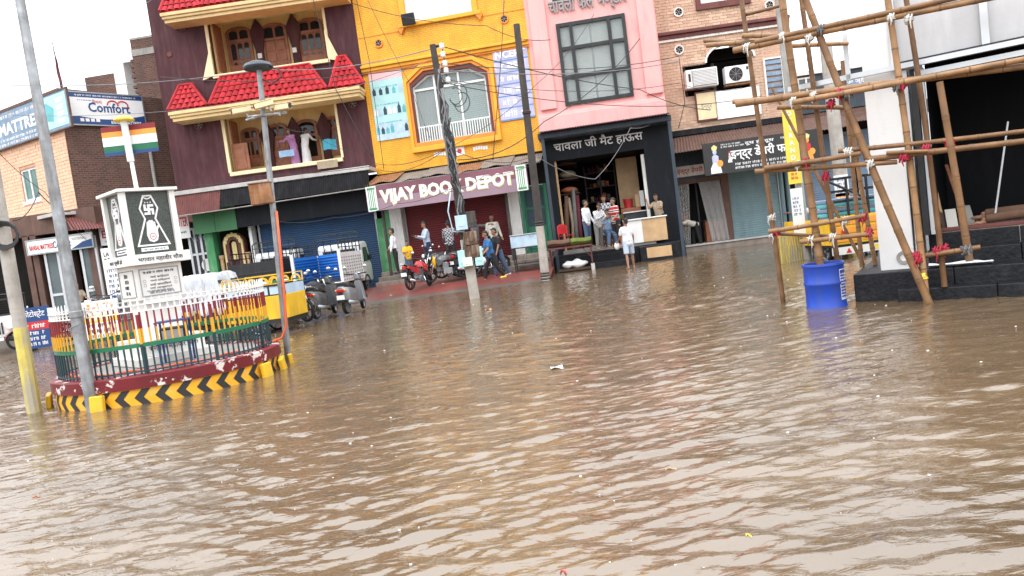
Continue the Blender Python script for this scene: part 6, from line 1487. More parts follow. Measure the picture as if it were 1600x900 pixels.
def scooter(M_, label, paint, group='parked scooters'):
    t = thing('scooter', label, 'scooter', M_, group)
    wheel(t, -.60, .22, .22, .11, 5, 'steel'); wheel(t, .62, .22, .22, .10, 5, 'steel', .2)
    def hull(n, xs, m, name, par=None):
        """lofted body: rows of (x, z low, z high, half width low, half width high)"""
        b = MB(); k = 12; rows = []
        for x, z0, z1, w0, w1 in xs:
            rows.append([(x, w0 * -1, z0), (x, -(w0 + w1) / 2 * 1.08, z0 + (z1 - z0) * .35), (x, -w1, z0 + (z1 - z0) * .8), (x, -w1 * .55, z1), (x, w1 * .55, z1), (x, w1, z0 + (z1 - z0) * .8), (x, (w0 + w1) / 2 * 1.08, z0 + (z1 - z0) * .35), (x, w0, z0)])
        vs = [p for r_ in rows for p in r_]; q = 8; fs = [(i * q + j, (i + 1) * q + j, (i + 1) * q + (j + 1) % q, i * q + (j + 1) % q) for i in range(len(rows) - 1) for j in range(q)] + [tuple(range(q))[::-1], tuple(range((len(rows) - 1) * q, len(rows) * q))]
        return b.add(vs, fs).obj(name, m, par or t, smooth=45)
    hull(0, [(-.88, .60, .74, .05, .08), (-.80, .40, .78, .13, .15), (-.60, .36, .78, .17, .18), (-.35, .34, .74, .18, .18), (-.10, .30, .66, .14, .16), (-.02, .28, .50, .10, .12)], paint, 'rear_body')
    hull(0, [(-.80, .76, .86, .12, .12), (-.5, .74, .87, .16, .15), (-.2, .70, .82, .16, .14), (.0, .66, .76, .10, .08)], 'seat_black', 'seat')
    MB().box(-.05, .42, -.17, .17, .24, .30).obj('floorboard', 'black_paint', t, bev=.02)
    hull(0, [(.36, .26, .84, .15, .10), (.44, .26, .88, .20, .11), (.56, .42, .86, .14, .09), (.64, .52, .74, .08, .06)], paint, 'front_shield')
    fm = MB(); fm.grid(10, 6, lambda a, c: (.62 + .27 * math.cos(R(15 + 130 * a)), (c - .5) * .15, .22 + .27 * math.sin(R(15 + 130 * a)) + .02 * math.sin(math.pi * c))); fm.obj('front_mudguard', paint, t, smooth=True)
    hull(0, [(.34, .92, 1.04, .05, .05), (.42, .86, 1.08, .09, .09), (.52, .90, 1.06, .09, .07), (.57, .96, 1.03, .05, .05)], paint, 'handlebar_cowl')
    MB().tube([(.34, -.34, 1.05), (.40, -.12, 1.04), (.40, .12, 1.04), (.34, .34, 1.05)], .018, 8).obj('handlebar', 'rubber', t)
    MB().ell((.555, 0, 1.03), (.04, .09, .05), 12, 6).obj('headlight', 'clear_pane', t, smooth=True)
    for s in (-1, 1):
        ms = MB().tube([(.38, s * .22, 1.07), (.36, s * .28, 1.2)], .006, 5).obj('mirror_stem', 'black_metal', t); MB().ell((.36, s * .31, 1.24), (.018, .06, .045), 10, 6).obj('mirror', 'chrome', ms, smooth=True)
    tl = MB().box(-.92, -.86, -.10, .10, .62, .70).obj('tail_light', 'lamp_red', t, bev=.015)
    for s in (-1, 1): MB().ell((-.87, s * .13, .67), (.03, .035, .03), 8, 5).obj('indicator', 'print_orange', tl, smooth=True)
    MB().tube([(-.62, .15, .80), (-.90, .10, .90), (-.90, -.10, .90), (-.62, -.15, .80)], .014, 6).obj('grab_rail', 'chrome', t)
    MB().box(-.93, -.92, -.11, .11, .42, .54).obj('number_plate', 'print_white', t); MB().box(-.92, -.84, -.06, .06, .34, .62).obj('rear_mudguard', 'black_paint', t)
    MB().tube([(-.1, -.17, .26), (-.45, -.2, .28), (-.85, -.2, .34)], [.03, .055, .05], 10).obj('exhaust', 'steel', t, smooth=True)
    return t
def put(px, py, d, rz):
    """ground contact at a pixel, at a distance taken from the pavement"""
    p = at_y(px, py, d); return MX.Translation(p) @ MX.Rotation(rz, 4, 'Z')
motorcycle(put(657, 450, 25.6, R(66)), 'red and white motorcycle parked nearest the water on the red pavement', 'red_paint', 'white_paint')
t = motorcycle(put(690, 435, 26.6, R(205)), 'dark motorcycle with a yellow bag hung on it, behind the red one', 'grey_paint', 'red_paint', rim='chrome', spokes=14)
b = MB(); b.ell((.30, .24, .62), (.06, .14, .24), 12, 8)
o = b.obj('cloth_bag', 'cloth_yellow', M=put(690, 435, 26.6, R(205)), smooth=True, label='yellow cloth bag hanging from the dark motorcycle', cat='bag')
motorcycle(put(718, 432, 26.8, R(168)), 'black motorcycle standing behind the electricity pole', 'black_paint', 'grey_paint')
motorcycle(put(702, 438, 26.4, R(190)), 'dark motorcycle squeezed in just left of the electricity pole', 'grey_paint', 'black_paint', steer=.4)
motorcycle(put(742, 430, 26.9, R(40)), 'dark motorcycle right behind the meter boxes', 'black_paint', 'grey_paint')
motorcycle(put(492, 490, 21.2, R(60)), 'black motorcycle standing behind the grey scooter', 'black_paint', 'black_paint')
motorcycle(put(762, 428, 27.0, R(20)), 'black motorcycle right of the electricity pole beside the man in blue', 'black_paint', 'black_paint')
scooter(put(510, 494, 20.3, R(80)), 'dark grey scooter standing at the water edge, left of the pair', 'grey_paint')
scooter(put(556, 486, 20.8, R(80)), 'silver scooter standing at the water edge, right of the pair', 'silver_paint')
motorcycle(put(466, 502, 19.6, R(-52)), 'black motorcycle partly hidden between the yellow cart and the grey scooter', 'black_paint', 'black_paint', steer=.3)
motorcycle(put(70, 540, 22.6, R(215)), 'red and black motorcycle standing left of the island', 'red_paint', 'black_paint')
for i, (px, py, d, a, pt, lb) in enumerate(((168, 520, 19.5, 100, 'black_paint', 'black motorcycle behind the island, next to the steel pole'), (196, 512, 20.3, 70, 'grey_paint', 'grey motorcycle behind the island, hidden by the monument side'), (320, 505, 19.2, 110, 'red_paint', 'dark red motorcycle behind the fence right of the monument'))):
    motorcycle(put(px, py, d, R(a)), lb, pt, 'black_paint')

# ------------------------------------------------------------------ pickup trucks (x forward)
def pickup(M_, label, bedm, lattice=True, tail=True, cab='white_paint'):
    t = thing('pickup_truck', label, 'truck', M_, 'pickup trucks before the maroon house')
    L0, L1, W = -1.15, 1.15, .80; zf, zw = .64, 1.52
    for x in (-.75, 1.62):
        for s in (-1, 1): wheel(t, x, .28, .28, .16, 6, 'steel', 0, s * (W - .10))
    MB().box(L0, 2.1, -.32, .32, .36, .52).obj('chassis', 'black_metal', t)
    b = MB(); b.box(L0, L1, -W, W, zf - .08, zf); b.obj('bed_floor', 'black_paint', t)
    for s in (-1, 1):
        w = MB(); w.box(L0, L1, s * W - .015, s * W + .015, zf + .001, zw); wl = w.obj('bed_side', bedm, t)
        for k in range(8): z = zf + .06 + k * .1; MB().box(L0 + .04, L1 - .03, s * W - s * .05, s * W - s * .016, z, z + .045).obj('bed_rib', bedm, wl, bev=.008)
        if lattice and s < 0:
            lt = MB().box(L0, L1, s * W - .03, s * W - .016, zf - .1, zw).obj('outer_panel', 'white_paint', t)
            for i in range(9):
                for j in range(8): MB().box(L0 + .06 + i * .25, L0 + .20 + i * .25, s * W - .034, s * W - .031, zf - .05 + j * .105, zf + .0 + j * .105).obj('slot', 'print_grey', lt)
        for x in (L0, L1): MB().box(x - .04, x + .04, s * W - .05, s * W + .05, zf - .1, zw + .12 if x == L0 else zw).obj('corner_post', 'white_paint' if lattice else 'black_metal', t, bev=.01)
    fw = MB().box(L1 - .03, L1, -W, W, zf, zw).obj('bulkhead', bedm, t)
    for k in range(8): z = zf + .06 + k * .1; MB().box(L1 - .06, L1 - .031, -W + .05, W - .05, z, z + .045).obj('bed_rib', bedm, fw, bev=.008)
    r = MB()
    for s in (-1, 1):
        r.tube([(L0, s * W, zw), (L0 + .05, s * W, zw + .30), (L0 + .15, s * W, zw + .36), (L1, s * W, zw + .36), (L1, s * W, zw)], .022, 6); r.tube([(L0 + .03, s * W, zw + .18), (L1, s * W, zw + .18)], .018, 6)
        for i in range(1, 6): r.tube([(L0 + i * .38, s * W, zw), (L0 + i * .38, s * W, zw + .36)], .018, 6)
    r.tube([(L1, -W, zw + .36), (L1, -W, zw + .62), (L1, -W + .1, zw + .70), (L1, W - .1, zw + .70), (L1, W, zw + .62), (L1, W, zw + .36)], .024, 6); r.tube([(L1, -W, zw + .5), (L1, W, zw + .5)], .018, 6)
    for i in range(1, 6): r.tube([(L1, -W + i * .26, zw), (L1, -W + i * .26, zw + .70)], .018, 6)
    r.obj('cargo_rails', 'black_metal', t)
    if tail:
        g = MB().box(L0 - .05, L0 - .02, -W + .04, W - .04, zf - .50, zf - .02).obj('tailgate', 'grey_paint', t, MX.Translation((-.02, 0, 0)))
        for k in range(4): MB().box(L0 - .075, L0 - .051, -W + .06, W - .06, zf - .46 + k * .11, zf - .40 + k * .11).obj('tailgate_rib', 'grey_paint', g, bev=.006)
    else:
        g = MB().box(L0 - .03, L0, -W + .04, W - .04, zf, zw).obj('tailgate', bedm, t)
        for k in range(5): MB().box(L0 - .055, L0 - .031, -W + .06, W - .06, zf + .05 + k * .11, zf + .10 + k * .11).obj('tailgate_rib', bedm, g, bev=.006)
    MB().box(L0 - .02, L0 + .05, -W, W, .42, .56).obj('rear_bumper', 'black_metal', t)
    for s in (-1, 1): MB().box(L0 - .04, L0 - .021, s * (W - .14) - .09, s * (W - .14) + .09, .44, .54).obj('tail_light', 'lamp_red', t)
    # cab
    c0, c1 = L1 + .08, 2.45
    prof = [(c0, .42), (c0, 1.74), (c0 + .10, 1.84), (c0 + .75, 1.84), (c0 + .90, 1.76), (c1 - .12, 1.12), (c1, .98), (c1, .40), (c1 - .12, .36)]
    cb = MB().prism(prof, -W + .02, W - .02).obj('cab', cab, t, bev=.05)
    for s in (-1, 1):
        MB().prism([(c0 + .28, 1.10), (c0 + .28, 1.62), (c0 + .74, 1.62), (c0 + 1.0, 1.12)], s * (W - .02), s * (W - .008)).obj('side_window', 'dark_glass', cb); MB().box(c0 + .30, c0 + .42, s * (W - .01), s * W + .02, .92, .96).obj('door_handle', 'black_metal', cb)
        MB().box(c0 + .95, c0 + 1.05, s * (W + .02) - .05, s * (W + .02) + .05, 1.15, 1.35).obj('wing_mirror', 'black_paint', cb, bev=.02)
        MB().frame2([(1.62 + .36 * math.cos(R(a)), .28 + .36 * math.sin(R(a))) for a in range(0, 181, 15)], [(1.62 + .31 * math.cos(R(a)), .28 + .31 * math.sin(R(a))) for a in range(0, 181, 15)], s * (W - .03), s * (W + .005)).obj('wheel_arch', 'black_metal', cb)
        MB().ell((c1 - .02, s * .55, .80), (.04, .13, .09), 12, 6).obj('headlight', 'clear_pane', cb, smooth=True)
    MB().add([(c0 - .004, -.6, 1.25), (c0 - .004, .6, 1.25), (c0 - .004, .6, 1.62), (c0 - .004, -.6, 1.62)], [(0, 1, 2, 3)]).obj('rear_window', 'dark_glass', cb)
    q0, q1 = V((c0 + .91, 0, 1.70)), V((c1 - .13, 0, 1.15)); n_ = V((.74, 0, .67)) * .006
    MB().add([(q0.x + n_.x, -W + .16, q0.z + n_.z), (q1.x + n_.x, -W + .1, q1.z + n_.z), (q1.x + n_.x, W - .1, q1.z + n_.z), (q0.x + n_.x, W - .16, q0.z + n_.z)], [(0, 1, 2, 3)]).obj('windscreen', 'dark_glass', cb)
    return t
tr = at_y(497, 463, 25.6); pk1 = pickup(MX.Translation((tr.x + .25, tr.y + 1.15, .16)) @ MX.Rotation(R(84), 4, 'Z') @ MX.Scale(1.06, 4), 'white pickup truck with blue ribbed cargo bed and black rails', 'blue_bed')
tr = at_y(398, 450, 26.2); pickup(MX.Translation((tr.x + .1, tr.y + 1.2, .2)) @ MX.Rotation(R(88), 4, 'Z') @ MX.Scale(1.06, 4), 'pickup truck with black ribbed cargo bed behind the yellow cart', 'black_paint', False, False)

# ------------------------------------------------------------------ yellow cargo three-wheeler, its cab under clear plastic
pc = at_y(440, 514, 18.0); Mc = MX.Translation((pc.x, pc.y + .1, -.02)) @ MX.Rotation(R(172), 4, 'Z')
t = thing('cargo_rickshaw', 'yellow three wheeled cargo cart with painted rails and barred windows', 'cargo rickshaw', Mc)
for y in (-.5, .5): wheel(t, .35, .24, .24, .12, 5, 'steel', 0, y)
wheel(t, 2.15, .24, .24, .12, 5, 'steel')
MB().box(-.45, 1.2, -.56, .56, .26, .36).obj('chassis', 'black_metal', t); MB().box(1.15, 2.2, -.2, .2, .26, .36).obj('chassis', 'black_metal', t)
for y in (-.56, .56): MB().box(-.46, 1.1, y - .02, y + .02, .361, .92).obj('side_panel', 'yellow_paint', t, bev=.01)
for x in (-.46, 1.08): MB().box(x - .02, x + .02, -.54, .54, .362, .92).obj('end_panel', 'yellow_paint', t, bev=.01)
for y in (-.56, .56):
    fr_ = MB().frame2([(-.47, .925), (1.1, .925), (1.1, 1.17), (-.47, 1.17)], [(-.43, .95), (1.06, .95), (1.06, 1.14), (-.43, 1.14)], y - .02, y + .02).obj('window_frame', 'black_metal', t)
    for k in range(4): MB().box(-.42 + k * .375, -.08 + k * .375, y - .005, y + .005, .955, 1.135).obj('pane', 'print_sky', fr_)
    for k in range(1, 4): MB().box(-.445 + k * .375, -.415 + k * .375, y - .022, y + .022, .951, 1.139).obj('window_bar', 'black_metal', fr_)
for x in (-.46, 1.08): MB().box(x - .012, x + .012, -.53, .53, .93, 1.165).obj('end_window', 'print_sky', t)
for y in (-.57, .57):
    rl = MB().frame2([(-.46, 1.19), (1.09, 1.19), (1.09, 1.42), (-.46, 1.42)], [(-.43, 1.21), (1.06, 1.21), (1.06, 1.40), (-.43, 1.40)], y - .015, y + .015).obj('painted_rail', 'yellow_paint', t)
    for k in range(5):
        x = -.40 + k * .30; MB().frame2([(x + .13 + .13 * math.cos(R(a)), 1.22 + .15 * math.sin(R(a))) for a in range(0, 181, 20)], [(x + .13 + .09 * math.cos(R(a)), 1.22 + .11 * math.sin(R(a))) for a in range(0, 181, 20)], y - .012, y + .012).obj('rail_arch', 'yellow_paint', rl); MB().box(x + .03, x + .23, y - .02, y - .013, 1.22, 1.26).obj('painted_mark', 'print_white' if k % 2 else 'green_paint', rl)
MB().box(-.475, -.45, -.5, -.3, .38, .46).obj('tail_light', 'lamp_red', t)
cabp = [(1.22, .40), (1.22, 1.45), (1.35, 1.56), (1.95, 1.56), (2.1, 1.45), (2.32, .95), (2.34, .45)]
MB().prism(cabp, -.5, .5).obj('cab', 'fence_blue', t, bev=.04)
for s in (-1, 1): MB().prism([(1.4, .95), (1.4, 1.42), (1.9, 1.42), (2.12, .95)], s * .502, s * .51).obj('cab_opening', 'shop_dark', t)
rg = random.Random(5)
def drape(a, c):
    x = 1.05 + 1.5 * a; y = -.72 + 1.44 * c; ex = max(abs((a - .5) * 2) - .72, abs((c - .5) * 2) - .70, 0) / .3
    z = 1.63 - .95 * min(1, ex) ** .8 + .03 * math.sin(a * 23 + c * 9) * (.4 + ex) + .02 * math.sin(c * 31 - a * 7)
    return (x + .04 * math.sin(z * 14 + c * 8) * ex, y + .04 * math.sin(z * 11 + a * 17) * ex, z)
MB().sheet(36, 36, drape, .003).obj('plastic_cover', 'plastic_sheet', M=Mc, smooth=True, label='clear plastic sheet draped over the cab of the yellow cart', cat='plastic sheet')

# ------------------------------------------------------------------ jeep at the left edge
pj = at_y(14, 548, 23.0); t = thing('jeep', 'white and dark open jeep at the left edge of the picture', 'jeep', MX.Translation((pj.x - .4, pj.y + .4, 0)) @ MX.Rotation(R(-62), 4, 'Z'))
for x in (-1.1, 1.0):
    for s in (-1, 1): wheel(t, x, .36, .36, .2, 6, 'steel', 0, s * .68)
MB().prism([(-1.75, .45), (1.6, .45), (1.6, 1.0), (1.45, 1.08), (.35, 1.14), (-1.75, 1.10)], -.6, .6).obj('body', 'white_paint', t, bev=.04)
for s in (-1, 1):
    MB().prism([(1.0 + .52 * math.cos(R(a)), .40 + .50 * math.sin(R(a))) for a in range(0, 181, 20)], s * .6, s * .84).obj('fender', 'black_paint', t); MB().cyl((1.6, s * .42, .85), (1.66, s * .42, .85), .10, n=14).obj('headlight', 'clear_pane', t)
for k in range(7): MB().box(1.6, 1.63, -.27 + k * .08, -.23 + k * .08, .62, .98).obj('grille_bar', 'black_metal', t)
MB().box(1.62, 1.76, -.8, .8, .42, .54).obj('bumper', 'black_metal', t, bev=.02); MB().box(1.761, 1.77, -.24, .24, .43, .53).obj('number_plate', 'print_white', t)
ws = MB().frame2([(-.62, 1.13), (.62, 1.13), (.58, 1.68), (-.58, 1.68)], [(-.56, 1.19), (.56, 1.19), (.53, 1.63), (-.53, 1.63)], -.02, .02).obj('windscreen_frame', 'black_metal', t, MX.Translation((.35, 0, 0)) @ MX.Rotation(R(90), 4, 'Z'))
MB().grid(8, 4, lambda a, c: (-1.75 + 2.1 * a, -.66 + 1.32 * c, 1.80 + .05 * math.sin(math.pi * c) - .03 * a)).obj('canvas_top', 'cloth_black', t)
for x in (-1.7, -.6):
    for s in (-1, 1): MB().cyl((x, s * .6, 1.1), (x, s * .62, 1.8), .02, n=6).obj('roof_bar', 'black_metal', t)

# ------------------------------------------------------------------ people
FIN = []     # meshes fused into one skin at the end
def fused(name, mb, m, parent, vox=.013):
    o = mb.obj(name, m, parent); FIN.append((o, vox)); return o
def finish_bodies():
    for o, v in FIN:
        r = o.modifiers.new('r', 'REMESH'); r.mode = 'VOXEL'; r.voxel_size = v; s = o.modifiers.new('s', 'SMOOTH'); s.factor = .5; s.iterations = 4
    dg = bpy.context.evaluated_depsgraph_get()
    new = [(o, bpy.data.meshes.new_from_object(o.evaluated_get(dg))) for o, v in FIN]
    for o, me in new:
        o.modifiers.clear(); m = o.data.materials[0]; old = o.data; o.data = me; bpy.data.meshes.remove(old)
        if not me.materials: me.materials.append(m)
        me.polygons.foreach_set('use_smooth', [True] * len(me.polygons))
    FIN.clear()
def rot(v, ax, a): return MX.Rotation(a, 3, ax) @ V(v)
def person(M_, label, shirt='cloth_white', legs='cloth_black', h=1.7, pose=None, sleeves='long', shorts=False, skin='skin', shoes=None, hair=True, group=None, longhair=False, dress=False):
    """faces -y; pose: lean, twist, arms (fwd, out, elbow), legs (fwd, out, knee), head (yaw, pitch), hip height"""
    p = dict(lean=2, armL=(5, 8, 12), armR=(5, 8, 12), legL=(2, 4, 3), legR=(-2, 4, 3), head=(0, 0), side=0); p.update(pose or {})
    k = h / 1.7; t = thing('person', label, 'person', M_, group)
    S = lambda *v: V(v) * k
    def leg(s, a):
        f, o, kn = map(R, a); hp = S(s * .095, 0, 0); d = rot(rot((0, 0, -1), 'X', -f), 'Y', -s * o); kne = hp + d * .44 * k; d2 = rot(rot((0, 0, -1), 'X', -f + kn), 'Y', -s * o); an = kne + d2 * .42 * k; return hp, kne, an
    LL, LR = leg(-1, p['legL']), leg(1, p['legR']); low = min(LL[2].z, LR[2].z) - .075 * k
    hz = p.get('hip', -low); O = V((0, 0, hz))
    tl = lambda v: O + rot(rot(S(*v), 'Y', R(p['side'])), 'X', R(p['lean']))       # torso space -> person
    sk, sh, tr_ = MB(), MB(), MB()
    # torso
    tor = [((0, 0, .0), .125), ((0, -.005, .14), .115), ((0, -.005, .28), .125), ((0, 0, .40), .12)]
    def trunk(b, g):
        for x in (-.06, .06): b.tube([tl((x * .9, 0, -.06)), tl((x, 0, .05)), tl((x, -.01, .18)), tl((x * 1.15, -.005, .33)), tl((x * 1.2, 0, .45))], [(r_ + g) * k for r_ in (.10, .112, .105, .118, .085)], 12)
        b.cap(tl((-.15, 0, .455)), tl((.15, 0, .455)), (.062 + g) * k, (.062 + g) * k)
    trunk(sk, -.008); trunk(sh, .012)
    sk.cap(tl((0, .005, .45)), tl((0, -.005, .58)), .055 * k, .05 * k)
    # arms
    hands = []
    for s, a in ((-1, p['armL']), (1, p['armR'])):
        f, o, e = map(R, a); sp = tl((s * .185, 0, .455)); d = rot(rot((0, 0, -1), 'Y', -s * o), 'X', -f); el = sp + d * .285 * k
        ax = p.get('inL' if s < 0 else 'inR', 0); d2 = rot(d, 'X', -e); d2 = rot(d2, 'Z', -s * R(ax) * -1); wr = el + d2 * .25 * k
        sk.cap(sp, el, .048 * k, .04 * k); sk.cap(el, wr, .039 * k, .027 * k)
        # hand: palm, four fingers, thumb
        q = d2.normalized(); sd_ = q.cross(V((0, 1, 0)) if abs(q.y) < .8 else V((0, 0, 1))).normalized(); nn = sd_.cross(q).normalized()
        pc_ = wr + q * .045 * k; sk.cap(wr, wr + q * .075 * k, .026 * k, .03 * k)
        for i in range(4):
            b0 = wr + q * .075 * k + sd_ * (i - 1.5) * .019 * k; ln = (.062, .072, .068, .054)[i] * k; m1 = b0 + q * ln * .55 - nn * .006 * k; sk.tube([b0, m1, m1 + (q * .8 - nn * .6).normalized() * ln * .5], [.0095 * k, .009 * k, .0075 * k], 6)
        tb = wr + q * .03 * k + sd_ * .026 * k * -s; sk.tube([tb, tb + (q * .6 - sd_ * s * .8).normalized() * .04 * k, tb + (q * .95 - sd_ * s * .4).normalized() * .07 * k], [.012 * k, .011 * k, .008 * k], 6)
        hands.append(wr + q * .10 * k)
        if sleeves == 'long': sh.cap(sp, el, .062 * k, .054 * k); sh.cap(el, el.lerp(wr, .92), .053 * k, .042 * k)
        else: sh.tube([sp, sp.lerp(el, .45), sp.lerp(el, .78)], [.064 * k, .064 * k, .066 * k], 10)
    # legs and feet
    for s, (hp, kn, an) in ((-1, LL), (1, LR)):
        hp, kn, an = O + hp, O + kn, O + an
        sk.tube([hp, hp.lerp(kn, .5), kn], [.082 * k, .072 * k, .052 * k], 10); sk.tube([kn, kn.lerp(an, .35), an], [.05 * k, .052 * k, .032 * k], 10)
        fd = rot((0, -1, 0), 'Z', R(s * 8)); hl = an + V((0, .03 * k, -.045 * k)); sk.cap(an, hl, .032 * k, .034 * k); sk.cap(hl, hl + fd * .12 * k + V((0, 0, -.008 * k)), .032 * k, .03 * k); sk.cap(hl + fd * .11 * k, hl + fd * .18 * k + V((0, 0, -.012 * k)), .033 * k, .02 * k)
        if shoes:
            fo = MB(); fo.cap(hl + V((0, 0, -.004)), hl + fd * .18 * k + V((0, 0, -.01)), .042 * k, .036 * k); fo.cap(an, hl, .036 * k, .042 * k); fused('shoe', fo, shoes, t, .012)
        if shorts: tr_.tube([hp + V((0, 0, .03)), hp.lerp(kn, .5), hp.lerp(kn, .95)], [.104 * k, .098 * k, .094 * k], 12)
        else: tr_.tube([hp + V((0, 0, .03)), hp.lerp(kn, .5), kn], [.102 * k, .09 * k, .074 * k], 12); tr_.tube([kn, kn.lerp(an, .4), kn.lerp(an, .95)], [.074 * k, .07 * k, .062 * k], 12)
    tr_.cap(O + S(-.055, 0, .03), O + S(.055, 0, .03), .118 * k, .118 * k); tr_.cap(tl((-.05, 0, .07)), tl((.05, 0, .07)), .11 * k, .11 * k)
    # head
    hc = tl((0, -.02, .68)); yaw, pit = map(R, p['head']); HR = MX.Rotation(yaw, 3, 'Z') @ MX.Rotation(R(p['lean']) * .5 + pit, 3, 'X'); H_ = lambda *v: hc + HR @ S(*v)
    def hell(b, c, r, n=12, q=8):
        tmp = MB().ell((0, 0, 0), [x * k for x in r], n, q); b.add([H_(*c) + HR @ V(v) for v in tmp.v], tmp.f)
    hell(sk, (0, .012, .03), (.077, .095, .10)); hell(sk, (0, -.025, -.045), (.058, .066, .066)); hell(sk, (0, -.045, -.085), (.034, .03, .026)); hell(sk, (0, -.097, -.012), (.013, .02, .024), 8, 6)
    for s in (-1, 1): hell(sk, (s * .078, .012, -.005), (.012, .022, .034), 8, 6)
    body = fused('body', sk, skin, t)
    if hair:
        hb = MB(); hell(hb, (0, .036, .058), (.083, .090, .088)); hell(hb, (0, .06, .0), (.074, .055, .085)); hell(hb, (0, -.04, .105), (.06, .05, .03)); 
        if longhair: hell(hb, (0, .085, -.05), (.06, .04, .12))
        fused('hair', hb, 'hair', t, .014)
    for s in (-1, 1):
        eb = MB(); hell(eb, (s * .03, -.082, .004), (.012, .01, .007), 8, 5); eb.obj('eye', 'eye_white', t); eb = MB(); hell(eb, (s * .03, -.090, .004), (.006, .005, .006), 6, 4); eb.obj('pupil', 'hair', t); eb = MB(); hell(eb, (s * .03, -.088, .026), (.02, .008, .004), 6, 4); eb.obj('eyebrow', 'hair', t)
    mb_ = MB(); hell(mb_, (0, -.088, -.058), (.022, .008, .006), 8, 4); mb_.obj('mouth', 'lips', t)
    if dress: sh.tube([tl((0, 0, .1)), O + S(0, 0, -.1), O + V((0, 0, -hz * .93))], [.13 * k, .17 * k, .22 * k], 16)
    sh.cap(tl((-.06, 0, -.05)), tl((.06, 0, -.05)), .122 * k, .122 * k)
    fused('shirt' if not dress else 'dress', sh, shirt, t)
    if not dress: fused('shorts' if shorts else 'trousers', tr_, legs, t)
    t['hands'] = 0; del t['hands']
    return t, [M_ @ v for v in hands]
def stand(px, py, d, face):
    """feet at a pixel; face: degrees, 0 = towards the camera, 90 = to the picture's right"""
    p = at_y(px, py, d); va = math.atan2(p.x, p.y); return MX.Translation(p) @ MX.Rotation(-va + R(face), 4, 'Z')
GB, GM = 'people before the book shop', 'people at the mat shop'
person(stand(622, 427, 28.0, -100), 'man in white shirt and black trousers half hidden by the awning post', 'cloth_white', 'cloth_black', 1.68, dict(armL=(25, 25, 20)), group=GB, shoes='seat_black')
person(stand(642, 431, 27.7, 10), 'boy in yellow shirt standing behind the red motorcycle', 'cloth_yellow', 'cloth_jeans', 1.3, dict(armL=(20, 8, 80), armR=(20, 8, 80), inL=-35, inR=-35, head=(0, 8)), 'short', group=GB)
_, hd = person(stand(673, 419, 28.2, -75), 'man in pale lilac shirt looking down at his phone', 'cloth_pale_blue', 'cloth_navy', 1.76, dict(armL=(25, 6, 85), armR=(25, 6, 85), inL=-20, inR=-20, head=(0, 28)), group=GB, shoes='seat_black')
MB().box(-.035, .035, -.006, .006, -.07, .07).obj('phone', 'black_metal', M=MX.Translation(hd[0] + V((0, 0, .03))) @ MX.Rotation(R(-55), 4, 'X'), label='dark phone in the hand of the man in lilac shirt', cat='phone', bev=.004)
person(stand(708, 416, 28.2, 170), 'man in black and grey checked shirt seen from behind', 'cloth_check', 'cloth_black', 1.72, dict(armL=(50, 12, 60), armR=(20, 10, 30), head=(20, 10)), group=GB, shoes='seat_black')
person(stand(748, 411, 28.5, 60), 'man in grey shirt stretching out his arm to the right', 'cloth_grey', 'cloth_brown', 1.76, dict(armL=(10, 8, 10), armR=(86, 10, 6), head=(10, 0)), group=GB, shoes='seat_black')
person(stand(776, 408, 28.6, 12), 'man in pale green shirt facing the camera before the red shutter', 'cloth_cream', 'cloth_black', 1.78, dict(armL=(4, 12, 10), armR=(4, 12, 10), head=(-15, 5)), group=GB, shoes='seat_black')
_, hd = person(stand(772, 438, 26.0, -70), 'man in blue shirt walking left with a white carrier bag', 'cloth_blue', 'cloth_black', 1.78, dict(lean=8, armL=(15, 6, 20), armR=(20, 8, 35), legL=(22, 3, 10), legR=(-16, 3, 18), head=(0, 18)), 'short', group=GB, shoes='print_yellow')
bg_ = MB(); bg_.lathe([(.001, -.30), (.09, -.28), (.15, -.2), (.15, -.11), (.09, -.04), (.03, 0), (.02, .02)], 16); 
bg_.v = [(x + .012 * math.sin(z * 60), y * .75 + .012 * math.sin(z * 47 + x * 30), z) for x, y, z in bg_.v]; bg_.obj('carrier_bag', 'white', M=MX.Translation(hd[1]), smooth=True, label='white carrier bag in the hand of the man in blue', cat='bag')
person(stand(784, 433, 26.5, -62), 'man in black shirt and jeans walking behind the man in blue', 'cloth_black', 'cloth_jeans', 1.76, dict(lean=6, armL=(10, 8, 12), armR=(12, 10, 16), legL=(14, 3, 8), legR=(-12, 3, 12), head=(0, 12)), 'short', group=GB, shoes='white')
# mat shop
person(stand(921, 386, 27.3, 60), 'man in white shirt standing at the left in the mat shop', 'cloth_white', 'cloth_jeans', 1.7, dict(armL=(8, 8, 20), armR=(8, 8, 20), head=(10, 5)), group=GM)
person(stand(939, 389, 26.4, 35), 'man in printed white shirt and grey trousers leafing on the shop step', 'cloth_print', 'cloth_grey', 1.62, dict(lean=14, armL=(30, 5, 75), armR=(30, 5, 75), inL=-30, inR=-30, legL=(6, 5, 6), legR=(-8, 5, 4), head=(0, 35)), group=GM)
person(stand(951, 378, 27.6, -10), 'man in dark checked shirt standing at the back of the group', 'cloth_check', 'cloth_black', 1.7, dict(head=(10, 15)), group=GM)
person(stand(952, 385, 26.8, 20), 'man in pale blue shirt and jeans sitting on the shop stool', 'cloth_sky', 'cloth_jeans', 1.68, dict(hip=.56, legL=(78, 10, 72), legR=(70, 8, 76), armL=(30, 8, 55), armR=(30, 8, 55), lean=12, head=(-20, 10)), 'short', group=GM)
person(stand(967, 386, 26.5, -55), 'man in red and black striped shirt and black shorts', 'cloth_stripe', 'cloth_black', 1.74, dict(armL=(18, 6, 50), armR=(14, 8, 45), inL=-25, head=(0, 15)), 'short', True, group=GM)
